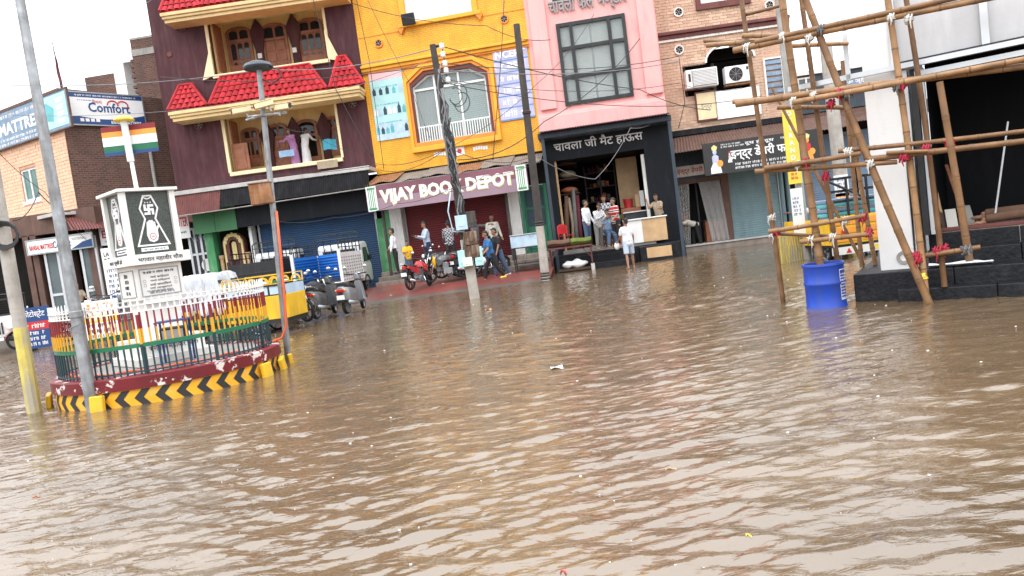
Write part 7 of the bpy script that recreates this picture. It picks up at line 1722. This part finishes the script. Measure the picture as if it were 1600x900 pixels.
_, hd = person(stand(986, 420, 24.4, 200), 'barefoot boy in white shirt wading out of the water', 'cloth_white', 'cloth_pale_blue', 1.66, dict(armL=(8, 8, 18), armR=(14, 8, 40), legL=(10, 4, 6), legR=(-10, 4, 6), head=(15, 5)), 'short', True, group=GM)
b = MB().ell((0, 0, -.08), (.09, .06, .13), 12, 8).obj('paper_parcel', 'white', M=MX.Translation(hd[1]), smooth=True, label='small white parcel in the hand of the wading boy', cat='parcel')
person(stand(1035, 374, 28.15, -35), 'man in beige shirt leaning on the counter with hand at his chin', 'cloth_khaki', 'cloth_black', 1.72, dict(lean=10, armL=(55, 10, 125), armR=(35, 15, 60), inL=-25, head=(25, 8)), 'short', group=GM)
# dairy and beyond
GD = 'people in the shops on the right'
person(stand(1072, 388, 30.2, 60), 'person in red shirt inside the dairy doorway behind the curtain', 'cloth_red', 'cloth_black', 1.68, dict(armL=(10, 8, 30)), 'short', group=GD)
person(stand(1089, 386, 29.9, -60), 'man in cream shirt bending down in the dairy doorway', 'cloth_cream', 'cloth_black', 1.7, dict(lean=72, armL=(75, 5, 15), armR=(75, 5, 15), legL=(4, 4, 6), legR=(-6, 4, 4)), 'short', group=GD)
person(stand(1277, 366, 29.0, -80), 'man in white shirt and black trousers bending before the pale blue shutter', 'cloth_white', 'cloth_black', 1.72, dict(lean=85, armL=(85, 5, 10), armR=(85, 5, 10), legL=(4, 4, 4), legR=(-5, 4, 4)), 'short', group=GD)
# balcony
for px, pt, col, lab, lh in ((462, 235, 'cloth_lilac', 'woman in lilac dress leaning on the lower balcony rail', True), (480, 236, 'cloth_white', 'woman in white top with dark braid on the lower balcony', True)):
    z = FB.uz(448, 259)[1]; p = at_y(px, 250, 30.9); va = math.atan2(p.x, p.y)
    person(MX.Translation((p.x, p.y, z)) @ MX.Rotation(-va + R(-40 if px < 470 else 150), 4, 'Z'), lab, col, col, 1.55, dict(lean=16, armL=(45, 12, 40), armR=(50, 8, 50), head=(-20, 10)), group='women on the lower balcony', longhair=lh, dress=True)
# someone resting on the top step at the right edge, foot towards us
u, z = FX.uz(1552, 352, 1.25)
person(FX.M(u + .74, 1.32, .90) @ MX.Rotation(R(-90), 4, 'Z'), 'barefoot person reclining on the top black step at the right edge', 'cloth_orange', 'cloth_brown', 1.68, dict(hip=.10, lean=-52, legL=(94, 4, 4), legR=(88, 4, 2), armL=(-20, 12, 20), armR=(-20, 14, 20), head=(0, 25)))
u2, z2 = FX.uz(1553, 335, 1.25); ut, zt_ = FX.uz(1575, 190, 1.3)
MB().tube([(u2, 1.22, .93), (ut, 1.3, zt_)], .014, 8).obj('pipe', 'alu', M=FX.M(), label='thin metal pipe standing behind the bare foot on the step', cat='pipe')
# man at the mattress shop door
person(stand(127, 495, 27.9, 20), 'man in pink shirt sitting in the mattress shop doorway', 'cloth_khaki', 'cloth_black', 1.68, dict(hip=.5, legL=(80, 8, 80), legR=(75, 8, 78), armL=(25, 8, 50), armR=(25, 8, 50)), 'short')

# ------------------------------------------------------------------ wares and furniture before the shops
h_, s0, s1, g, z1 = pk
Mp = FP.M()
def goods(name, label, cat, mb, m, M_, group=None, smooth=False, bev=0): return mb.obj(name, m, M=M_, label=label, cat=cat, group=group, smooth=smooth, bev=bev)
# counter
u0, u1 = FP.uz(975, 350, -.75)[0], FP.uz(1040, 345, -.75)[0]
ct = thing('shop_counter', 'shop counter with white side and plywood front by the mat shop door', 'counter', FP.M(u0, -.95, g - .02))
W = u1 - u0
MB().box(0, W * .42, 0, .5, 0, .86).obj('white_panel', 'white', ct, bev=.01); MB().box(W * .42, W, -.002, .5, 0, .86).obj('plywood_front', 'ply', ct, bev=.01); MB().box(-.05, W + .05, -.05, .55, .861, .91).obj('worktop', 'white', ct, bev=.01)
# display case behind the counter
dc = thing('display_case', 'dark glass display case standing behind the shop counter', 'display case', FP.M(u0 + .1, .6, g))
MB().box(0, 1.2, 0, .5, 0, 1.15).obj('case', 'black_paint', dc, bev=.01); MB().box(.06, 1.14, -.01, -.002, .3, 1.05).obj('glass', 'dark_glass', dc); MB().box(-.03, 1.23, -.03, .53, 1.151, 1.19).obj('top', 'white_chip', dc)
# carpets standing rolled at the left of the shop
rg = random.Random(8)
for k in range(7):
    x = s0 + .18 + (k % 4) * .17; y = .35 + (k // 4) * .3 + (k % 2) * .08; H = rg.uniform(2.0, 2.6); r = rg.uniform(.06, .085)
    goods('carpet_roll', ('%s carpet roll standing in the row at the left wall of the mat shop' % ['brown', 'sand', 'grey', 'dull red', 'tan', 'dark', 'pale'][k]), 'carpet roll', MB().tube([(x, y, g + .001), (x + rg.uniform(.0, .1), y + .06, g + H * .5), (x + rg.uniform(.0, .2), y + .12, g + H)], [r, r * 1.04, r * .96], 12),
          ['cloth_brown', 'cloth_khaki', 'cloth_grey', 'cloth_maroon', 'wood_pale', 'wood_dark', 'ply'][k], Mp, 'carpet rolls at the left wall', True)
# folded stock on the shelves
n = 0
for k in range(4):
    for i in range(5):
        x = s0 + 1.25 + i * (s1 - s0 - 2.6) / 5; z = g + 1.242 + k * .62; hh = rg.uniform(.14, .36); w = (s1 - s0 - 2.6) / 5 * .8; c = rg.choice([('brown', 'cloth_brown'), ('sand', 'cloth_khaki'), ('orange', 'cloth_orange'), ('grey', 'cloth_grey'), ('maroon', 'cloth_maroon')])
        b = MB()
        for q in range(3): b.grid(8, 8, lambda a, t: (x + w * a, 3.55 + .45 * (1 - abs(math.cos(math.pi * t))) * 0 + .5 * t, z + hh * (q + .5 + .5 * math.sin(math.pi * t) ** .5 * (1 - .2 * math.sin(a * 9 + q))) / 3))
        b.box(x, x + w, 3.55, 4.05, z, z + hh * .9)
        goods('mat_bundle', '%s folded mat bundle, %s place on the %s back shelf of the mat shop' % (c[0], ['first', 'second', 'third', 'fourth', 'fifth'][i], ['lowest', 'second', 'third', 'top'][k]), 'mat', b, c[1], Mp, 'folded mats on the back shelves', True)
for k in range(4):
    for i in range(2):
        z = g + 1.642 + k * .6; y = 1.1 + i * 1.1; hh = rg.uniform(.2, .4)
        goods('mat_bundle', '%s folded mat bundle at the %s end of the %s left shelf' % (('sand', 'rust coloured')[(k + i) % 2], ['near', 'far'][i], ['lowest', 'second', 'third', 'top'][k]), 'mat', MB().ell((s0 + .42, y + .4, z + hh / 2), (.36, .45, hh / 2), 14, 8), ('cloth_khaki', 'cloth_orange')[(k + i) % 2], Mp, 'folded mats on the left shelves', True)
for x, y, z, r, m_, lab in ((s0 + 1.9, 1.6, g + .62, (.55, .3, .18), 'cloth_maroon', 'maroon heap of fabric behind the seated men'), (s0 + 2.35, 1.5, g + .98, (.3, .25, .14), 'cloth_green', 'green bundle on top of the fabric heap')):
    b = MB().ell((x, y, z), r, 16, 10); b.v = [(X + .03 * math.sin(Z * 40 + Y * 9), Y, Z + .03 * math.sin(X * 21)) for X, Y, Z in b.v]; goods('fabric_bundle', lab, 'fabric', b, m_, Mp, smooth=True)
goods('fabric_stand', 'dark wooden stand under the maroon heap of fabric', 'stand', MB().box(s0 + 1.3, s0 + 2.7, 1.3, 1.9, g, g + .46), 'wood_dark', Mp, bev=.01)
bk_ = thing('bucket', 'red plastic tub on the display shelf in the mat shop', 'tub', FP.M(s0 + 2.72, 1.2, g + 1.36)); MB().lathe([(.001, 0), (.16, 0), (.2, .34), (.22, .36), (.2, .35), (.15, .02)], 18).obj('body', 'red_paint', bk_, smooth=40); MB().tube([(-.2, 0, .34), (0, 0, .48), (.2, 0, .34)], .008, 5).obj('handle', 'steel', bk_)
goods('shop_shelf', 'shelf of goods under the red tub in the mat shop', 'shelf', MB().box(s0 + 2.4, s1 - .3, 1.0, 1.4, g, g + 1.355), 'wood', Mp, bev=.01)
for i in range(5): goods('carton', '%s carton in the row beside the red tub' % ['tan', 'white', 'brown', 'grey', 'sand'][i], 'carton', MB().box(s0 + 3.0 + i * .19, s0 + 3.17 + i * .19, 1.02, 1.3, g + 1.356, g + 1.356 + (.5, .62, .44, .7, .55)[i]), ['ply', 'white', 'cloth_brown', 'concrete', 'wood_pale'][i], Mp, 'cartons beside the red tub', bev=.006)
st = thing('stool', 'dark low stool under the seated man in jeans', 'stool', stand(952, 385, 26.95, 20)); MB().box(-.17, .17, -.15, .17, .44, .48).obj('seat', 'wood_dark', st, bev=.01)
for x in (-.14, .14):
    for y in (-.12, .14): MB().box(x - .02, x + .02, y - .02, y + .02, 0, .44).obj('leg', 'wood_dark', st)
ch = thing('chair', 'dark red plastic chair behind the mat table', 'chair', stand(886, 386, 27.6, 30))
MB().box(-.22, .22, -.2, .22, .42, .45).obj('seat', 'red_paint', ch, bev=.01); MB().prism(arch(-.21, .21, .5, .88, .3), .2, .225).obj('backrest', 'red_paint', ch, bev=.01)
for x in (-.19, .19):
    for y in (-.17, .19): MB().cyl((x, y, 0), (x, y, .42 if y < 0 else .8), .018, n=6).obj('leg', 'red_paint', ch)
# table with rolled mats on the water edge
p = on_z(897, 425, 0); Mt = MX.Translation((p.x, p.y + .45, 0)) @ MX.Rotation(FP.rz, 4, 'Z')
tb = thing('table', 'red brown iron table standing in the water before the mat shop', 'table', Mt)
TW, TH = .80, .92
MB().box(-TW, TW, -.36, .36, TH - .05, TH).obj('top', 'tin_maroon', tb, bev=.01)
for x in (-TW + .05, TW - .05):
    for y in (-.3, .3): MB().box(x - .025, x + .025, y - .025, y + .025, -.3, TH - .051).obj('leg', 'tin_maroon', tb)
for x in (-TW + .05, TW - .05): MB().tube([(x, -.3, .45), (x * .55, -.3, TH - .06)], .015, 6).obj('brace', 'tin_maroon', tb)
MB().box(TW - .11, TW + .02, -.38, -.22, -.3, .22).obj('brick_foot', 'slab', tb)
def roll(name, label, x0, x1, r, m_, z, y=0.):
    b = MB(); n = 14; b.grid(10, 40, lambda a, t: (x0 + (x1 - x0) * a + .01 * math.sin(t * 40), y + r * 1.25 * (.35 + .65 * t) * math.cos(t * 5 * math.pi), z + r + r * (.35 + .65 * t) * math.sin(t * 5 * math.pi) + .015 * math.sin(a * 7))); b.tube([(x0 + .01, y, z + r), (x1 - .01, y, z + r)], r * .86, n, sy=1.); goods(name, label, 'mat', b, m_, Mt, 'rolled mats on the iron table', True)
roll('mat_roll', 'brown rolled mat on the left half of the iron table', -TW, .02, .15, 'cloth_brown', TH); roll('mat_roll', 'green rolled grass mat on the right half of the iron table', .05, TW, .14, 'grass_mat', TH)
b = MB().ell((0, 0, 0), (.46, .2, .15), 20, 12); b.v = [(x + .03 * math.sin(z * 30 + y * 20), y, z * (1 + .25 * math.sin(x * 14)) + .02 * math.sin(x * 23 + y * 17)) for x, y, z in b.v]
goods('wrapped_bundle', 'white plastic wrapped bundle lying under the iron table', 'bundle', b, 'white', Mt @ MX.Translation((.12, -.05, .26)), smooth=True); goods('low_plank', 'dark plank under the white wrapped bundle', 'plank', MB().box(-.5, .68, -.2, .2, .04, .12), 'wood_dark', Mt)
# grey box on a black stand before the green door
p = at_y(826, 412, 26.6); Mb = MX.Translation((p.x, p.y, .25)) @ MX.Rotation(FY.rz, 4, 'Z'); zt = at_y(826, 385, 26.6).z - .25
bs = thing('stand', 'black iron stand under the pale grey chest by the green door', 'stand', Mb)
for x in (-.46, .46):
    for y in (-.22, .22): MB().box(x - .02, x + .02, y - .02, y + .02, -.1, zt - .03).obj('leg', 'black_metal', bs)
MB().box(-.52, .52, -.26, .26, zt - .03, zt).obj('shelf', 'black_metal', bs); MB().box(-.5, .5, -.24, .24, .28, .31).obj('shelf', 'black_metal', bs)
cb = thing('chest', 'pale grey metal chest with a handle on the black stand', 'chest', Mb @ MX.Translation((0, 0, zt))); MB().box(-.52, .52, -.27, .27, .001, .42).obj('body', 'print_sky', cb, bev=.015); MB().box(-.54, .54, -.29, .29, .421, .47).obj('lid', 'steel', cb, bev=.015); MB().tube([(.2, -.28, .40), (.2, -.31, .36), (.32, -.31, .36), (.32, -.28, .40)], .01, 5).obj('handle', 'print_grey', cb)
# laundry on the balcony rail and line
u, z = FB.uz(515, 226, .5); goods('laundry', 'bright blue cloth drying on the balcony line', 'cloth', MB().sheet(10, 8, lambda a, t: (u - .28 + .56 * a, .5 + .03 * math.sin(a * 9), z - .2 + .42 * t + .03 * math.sin(a * 5))), 'cloth_teal', FB.M(), 'laundry on the lower balcony')
u, z = FB.uz(512, 258, -.15); goods('laundry', 'pale towel hanging over the balcony edge', 'cloth', MB().sheet(12, 8, lambda a, t: (u - .42 + .84 * a, -.16 - .02 * math.sin(a * 14), z - .12 + .30 * t)), 'cloth_khaki', FB.M(), 'laundry on the lower balcony')
u, z = FB.uz(448, 240, .3); goods('laundry', 'light blue and white cloth hung beside the woman in lilac', 'cloth', MB().sheet(12, 6, lambda a, t: (u - .32 + .64 * a, .3 + .03 * math.sin(a * 11), z - .12 + .26 * t)), 'cloth_sky', FB.M(), 'laundry on the lower balcony')
# dairy: gauze curtains, desk
h_, o0, o1, gd, zo = bk
def curtain(label, x0, x1, xb0, xb1):
    goods('curtain', label, 'curtain', MB().sheet(40, 10, lambda a, t: ((xb0 + (xb1 - xb0) * a) * (1 - t) + (x0 + (x1 - x0) * a) * t, -.15 - .03 * math.sin(a * 22 + t * 2) * (1.2 - .5 * t), gd + (zo - gd) * t), .002), 'gauze', FK.M(), 'gauze curtains of the dairy', True)
curtain('pale gauze curtain at the left of the dairy doorway', o0 + .3, o0 + .75, o0 + .3, o0 + .55); curtain('pale gauze curtain pulled to the right of the dairy doorway', o1 - .95, o1 - .1, o1 - .65, o1 + .05)
dk = thing('desk', 'brown wooden desk inside the dairy doorway', 'desk', FK.M(o0 + 1.25, .0, gd)); MB().box(0, .8, 0, .45, 0, .85).obj('body', 'wood', dk, bev=.01); MB().box(-.04, .84, -.04, .49, .851, .9).obj('top', 'wood_dark', dk, bev=.01)
# barricades and truck tail between the bamboo
p = on_z(1228, 411, 0); q = on_z(1262, 404, 0); br = Frame((p.x, p.y), (q.x, q.y))
bt = thing('barricade', 'yellow slatted barricade standing in the water behind the scaffold', 'barricade', br.M(0, 0, -.3)); L = 1.05
for k in range(11): MB().box(-.12 + k * L / 10 - .032, -.12 + k * L / 10 + .032, 0, .02, 0, 1.02).obj('slat', 'pole_yellow', bt)
for z in (.2, .95): MB().box(-.18, L - .1, .021, .06, z, z + .08).obj('rail', 'pole_yellow', bt)
for x in (-.15, L - .12): MB().box(x - .03, x + .03, .061, .11, -.1, 1.05).obj('post', 'yellow_paint', bt)
p = on_z(1312, 392, 0); rk = thing('railing', 'low black railing standing in the water right of the yellow barricade', 'railing', MX.Translation((p.x - .35, p.y + .3, -.3)))
for k in range(9): MB().box(-.5 + k * .12 - .018, -.5 + k * .12 + .018, -.01, .01, 0, 1.0).obj('bar', 'black_metal', rk)
for z in (.12, .96): MB().box(-.55, .52, -.02, .02, z, z + .05).obj('rail', 'black_metal', rk)
p = on_z(1376, 405, 0); tt = thing('truck', 'yellow goods carrier with orange tail boards and black frame, seen behind the pillar', 'truck', MX.Translation((p.x + .15, p.y + 1.1, 0)) @ MX.Rotation(R(4), 4, 'Z'))
MB().box(-.75, .75, -.02, .02, .12, .30).obj('bumper', 'white_paint', tt); tbd = MB().box(-.75, .75, -.015, .03, .36, 1.02).obj('tail_board', 'yellow_paint', tt, bev=.01)
for i in range(2):
    for j in range(3): MB().box(-.68 + i * .72, -.06 + i * .72, -.03, -.016, .42 + j * .2, .57 + j * .2).obj('tail_rib', 'print_orange', tbd, bev=.006)
for x in (-.5, .1, .5): MB().box(x, x + .12, -.04, -.031, .62, .70).obj('painted_mark', 'print_red' if x else 'green_paint', tbd)
MB().box(-.74, .74, .031, 2.4, .3, .36).obj('bed', 'black_paint', tt)
for s in (-1, 1): MB().box(s * .74 - .02, s * .74 + .02, .04, 2.4, .37, 1.0).obj('side_board', 'yellow_paint', tt); wheel(tt, s * .55, .22, .26, .16, 6, 'steel').matrix_local = MX.Translation((s * .55, .6, .2)) @ MX.Rotation(R(90), 4, 'Z')
f = MB()
for x in (-.74, -.25, .25, .74): f.box(x - .025, x + .025, .0, .04, 1.03, 1.95)
for z in (1.35, 1.6, 1.9): f.box(-.76, .76, .041, .07, z, z + .06)
f.tube([(-.7, .02, 1.9), (.2, .02, 1.4)], .03, 6); f.obj('cargo_frame', 'black_metal', tt)
for k in range(4): MB().box(-.7, .7, .2, .9, 1.04 + k * .11, 1.13 + k * .11).obj('tarpaulin_fold', 'shutter_sky' if k % 2 else 'print_teal', tt, bev=.02)
MB().prism([(-.42, .15), (-.28, .15), (-.35, .27)], -.026, -.021).obj('warning_triangle', 'print_red', tt); MB().box(.3, .55, -.026, -.021, .16, .28).obj('number_plate', 'print_yellow', tt)
# roadside boards behind the island
for px, py, d, w, hh, m_, txt, tm, lab, rz in ((160, 500, 18.6, .42, .5, 'print_white', 'HD', 'print_orange', 'white and yellow HD sign board standing behind the island fence', 15), (188, 478, 20.5, .36, .3, 'print_navy', 'फोटोस्टेट', 'print_white', 'small navy board with white Hindi lettering behind the HD board', 10), (56, 512, 22.2, .42, .62, 'print_navy', 'फोटोस्टेट', 'print_white', 'blue photocopy board with white Hindi lettering left of the island', 20)):
    p = at_y(px, py, d); s = thing('standing_board', lab, 'sign', MX.Translation(p) @ MX.Rotation(R(rz), 4, 'Z'))
    MB().box(-w, w, 0, .03, -hh, hh).obj('board', m_, s); text(txt, w * 1.4, hh * .42, tm, s, T(0, -.004, hh * .66), bold=.012)
    MB().box(-w, w, -.003, -.001, -hh * .1, hh * .3).obj('printed_band', 'print_red' if m_ == 'print_navy' else 'print_yellow', s); scribble(s, w * 1.6, hh * .8, T(0, -.004, -hh * .5), 'print_white' if m_ == 'print_navy' else 'print_black', 3, int(px)); scribble(s, w * 1.4, hh * .3, T(0, -.005, hh * .1), 'print_white', 1, int(px) + 1)
    for x in (-w + .05, w - .05): MB().box(x - .02, x + .02, .031, .06, -hh - .6, hh).obj('leg', 'black_metal', s)
p = at_y(180, 425, 24.0); s = thing('standing_board', 'tall white board with laptop repair lettering left of the monument', 'sign', MX.Translation(p) @ MX.Rotation(R(15), 4, 'Z')); MB().box(-.32, .32, 0, .04, -1.1, .8).obj('board', 'print_white', s); text('LAPTOP', .5, .14, 'print_black', s, T(0, -.004, .6), bold=.01); text('REPAIR', .5, .14, 'print_black', s, T(0, -.004, .4), bold=.01); scribble(s, .5, 1.0, T(0, -.004, -.35), 'print_navy', 6, 4)
for x in (-.3, .3): MB().box(x - .03, x + .03, .041, .09, -2.2, .9).obj('leg', 'black_metal', s)

# ------------------------------------------------------------------ overhead cables
def cable(pts, sag, r=.012, m_='cable', lab=None):
    """pts: pixel and distance at each fixing point"""
    P = [at_y(px, py, d) for px, py, d in pts]; out = []
    for a, b in zip(P, P[1:]):
        n = 14
        for i in range(n + (b is P[-1])): t = i / n; out.append(a.lerp(b, t) - V((0, 0, 4 * sag * t * (1 - t))))
    MB().tube(out, r, 5).obj('overhead_cable', m_, smooth=True, label=lab, cat='cable', group='overhead cables')
EP = 20.5
W_ = [(((-20, 26, 14.), (60, -12, 14.)), .02, 'topmost cable crossing the sky at the left corner'), (((-30, 128, 30.), (275, -25, 30.)), .3, 'thin cable rising across the sky left of the maroon house'),
      (((-20, 132, 26.), (415, 108, 28.), (690, 72, EP)), .25, 'cable from the left past the lamp dome to the top insulator'), (((-20, 178, 26.), (420, 152, 28.), (692, 85, EP)), .3, 'cable crossing the maroon canopy to the second insulator'),
      (((250, 120, 28.), (695, 99, EP), (1060, 88, 27.)), .3, 'cable through the third insulator towards the pink house'), (((697, 110, EP), (1060, 96, 27.)), .25, 'upper cable from the pole across the pink house'),
      (((700, 125, EP), (1060, 130, 27.), (1190, 128, 28.)), .3, 'cable sagging across the pink house to the brick house'), (((696, 130, EP), (1190, 150, 28.)), .5, 'lowest of the cables across the pink window'),
      (((690, 72, EP), (1000, 140, 27.5), (1110, 172, 28.5)), .15, 'cable slanting down across the black framed window'), (((928, 22, 28.5), (840, 130, 25.), (690, 236, 21.), (585, 255, 29.)), .2, 'cable slanting from the pink house letters down to the yellow house'),
      (((555, -10, 29.), (577, 95, 29.), (600, 265, 29.)), .02, 'cable hanging down the seam of the maroon and yellow houses'), (((487, -10, 29.), (525, 140, 29.), (582, 245, 29.)), .05, 'cable hanging slantwise over the right of the maroon house'),
      (((570, -10, 28.), (640, 130, 27.), (672, 215, 25.)), .1, 'cable crossing the teal poster of the yellow house'), (((550, 5, 29.), (760, 40, 27.), (860, 62, 27.)), .2, 'cable rising over the top of the yellow house'),
      (((788, -10, 28.), (783, 90, 27.), (770, 250, 27.)), .02, 'cable hanging down over the lilac board'), (((425, 345, 27.), (520, 340, 27.), (620, 318, 27.), (715, 290, 21.)), .12, 'cable looped along the front of the black awning'),
      (((300, 290, 28.), (400, 275, 28.), (590, 258, 28.)), .08, 'cable lying along the slab of the maroon house'), (((715, 250, 21.), (850, 190, 24.), (1000, 60, 28.)), .3, 'cable from the pole up over the pink house corner'),
      (((590, 265, 28.), (700, 230, 21.), (830, 245, 24.)), .3, 'cable drooping below the octagonal window'), (((840, 245, 24.), (930, 280, 26.5), (985, 200, 27.), (1032, 182, 28.)), .15, 'pale cable looped before the mat shop sign'),
      (((20, 345, 20.), (60, 300, 22.), (110, 330, 27.)), .2, 'cable drooping before the orange tiled wall'), (((-10, 230, 20.), (70, 300, 24.), (135, 375, 28.)), .1, 'cable slanting down the orange tiled wall'),
      (((413, 182, 12.2), (480, 205, 20.), (560, 240, 28.)), .1, 'cable from the camera pole to the maroon house'), (((1061, 90, 29.), (1070, 160, 29.), (1060, 200, 29.)), .02, 'cable hanging below the round vent of the brick house'),
      (((700, 300, 20.4), (755, 275, 24.), (845, 252, 24.)), .1, 'cable across the book shop sign to the dark pole')]
for i, (p_, s_, l_) in enumerate(W_): cable(p_, s_, (.009, .012, .015)[i % 3] * (.6 if p_[0][2] < 20 else 1), 'cable_grey' if i in (1, 2, 3, 5, 19) else 'cable', l_)

# ------------------------------------------------------------------ flotsam and rain splashes on the water
rg = random.Random(31)
b = MB()
for k in range(230):
    y = 3.2 + 16 * rg.random() ** 1.2; x = rg.uniform(-.85, .85) * y; z = float(wave_height(np.array([x]), np.array([y]))[0]); r = rg.choice((.002, .003, .003, .006)) * (1 + y * .06)
    b.ell((x, y, z + r * .25), (r * rg.uniform(1, 1.8), r, r * .5), 6, 4)
b.obj('rain_splashes', 'print_white', label='white bubbles and splashes of rain on the flood water', kind='stuff')
def scrap(px, py, sx, sy, m_, lab, cat='litter'):
    p = on_z(px, py, 0); z = float(wave_height(np.array([p.x]), np.array([p.y]))[0])
    MB().sheet(4, 3, lambda a, t: (p.x + sx * (a - .5), p.y + sy * (t - .5) + .02 * math.sin(a * 4), z + .006 + .1 * min(sx, sy) * math.sin(a * 5 + t * 3)), .004).obj('litter', m_, label=lab, cat=cat, group='litter floating on the water')
scrap(870, 576, .14, .12, 'white', 'white scrap of paper floating in the middle of the flood'); scrap(1048, 733, .07, .012, 'wood_pale', 'pale straw floating right of the middle'); scrap(880, 893, .03, .02, 'red_paint', 'small red wrapper floating at the bottom edge'); scrap(57, 776, .06, .02, 'cloth_orange', 'orange leaf floating at the lower left')
scrap(763, 484, .14, .12, 'print_orange', 'orange and white wrapper floating before the electricity pole'); scrap(1170, 841, .02, .014, 'print_yellow', 'tiny yellow wrapper floating at the lower right')
for i, (px, py) in enumerate(((690, 444), (703, 452), (608, 462), (800, 428), (778, 441))): 
    p = at_y(px, py, 24.5 + (455 - py) * .08); MB().sheet(3, 2, lambda a, t: (p.x + .09 * a, p.y + .07 * t, p.z + .01 + .01 * math.sin(a * 4)), .004).obj('litter', 'white', label='white paper litter on the red pavement, %s' % ['near the pole foot', 'at the water edge', 'at the left end', 'at the right end', 'by the walking man'][i], cat='litter', group='paper litter on the pavement')
finish_text()
finish_bodies()
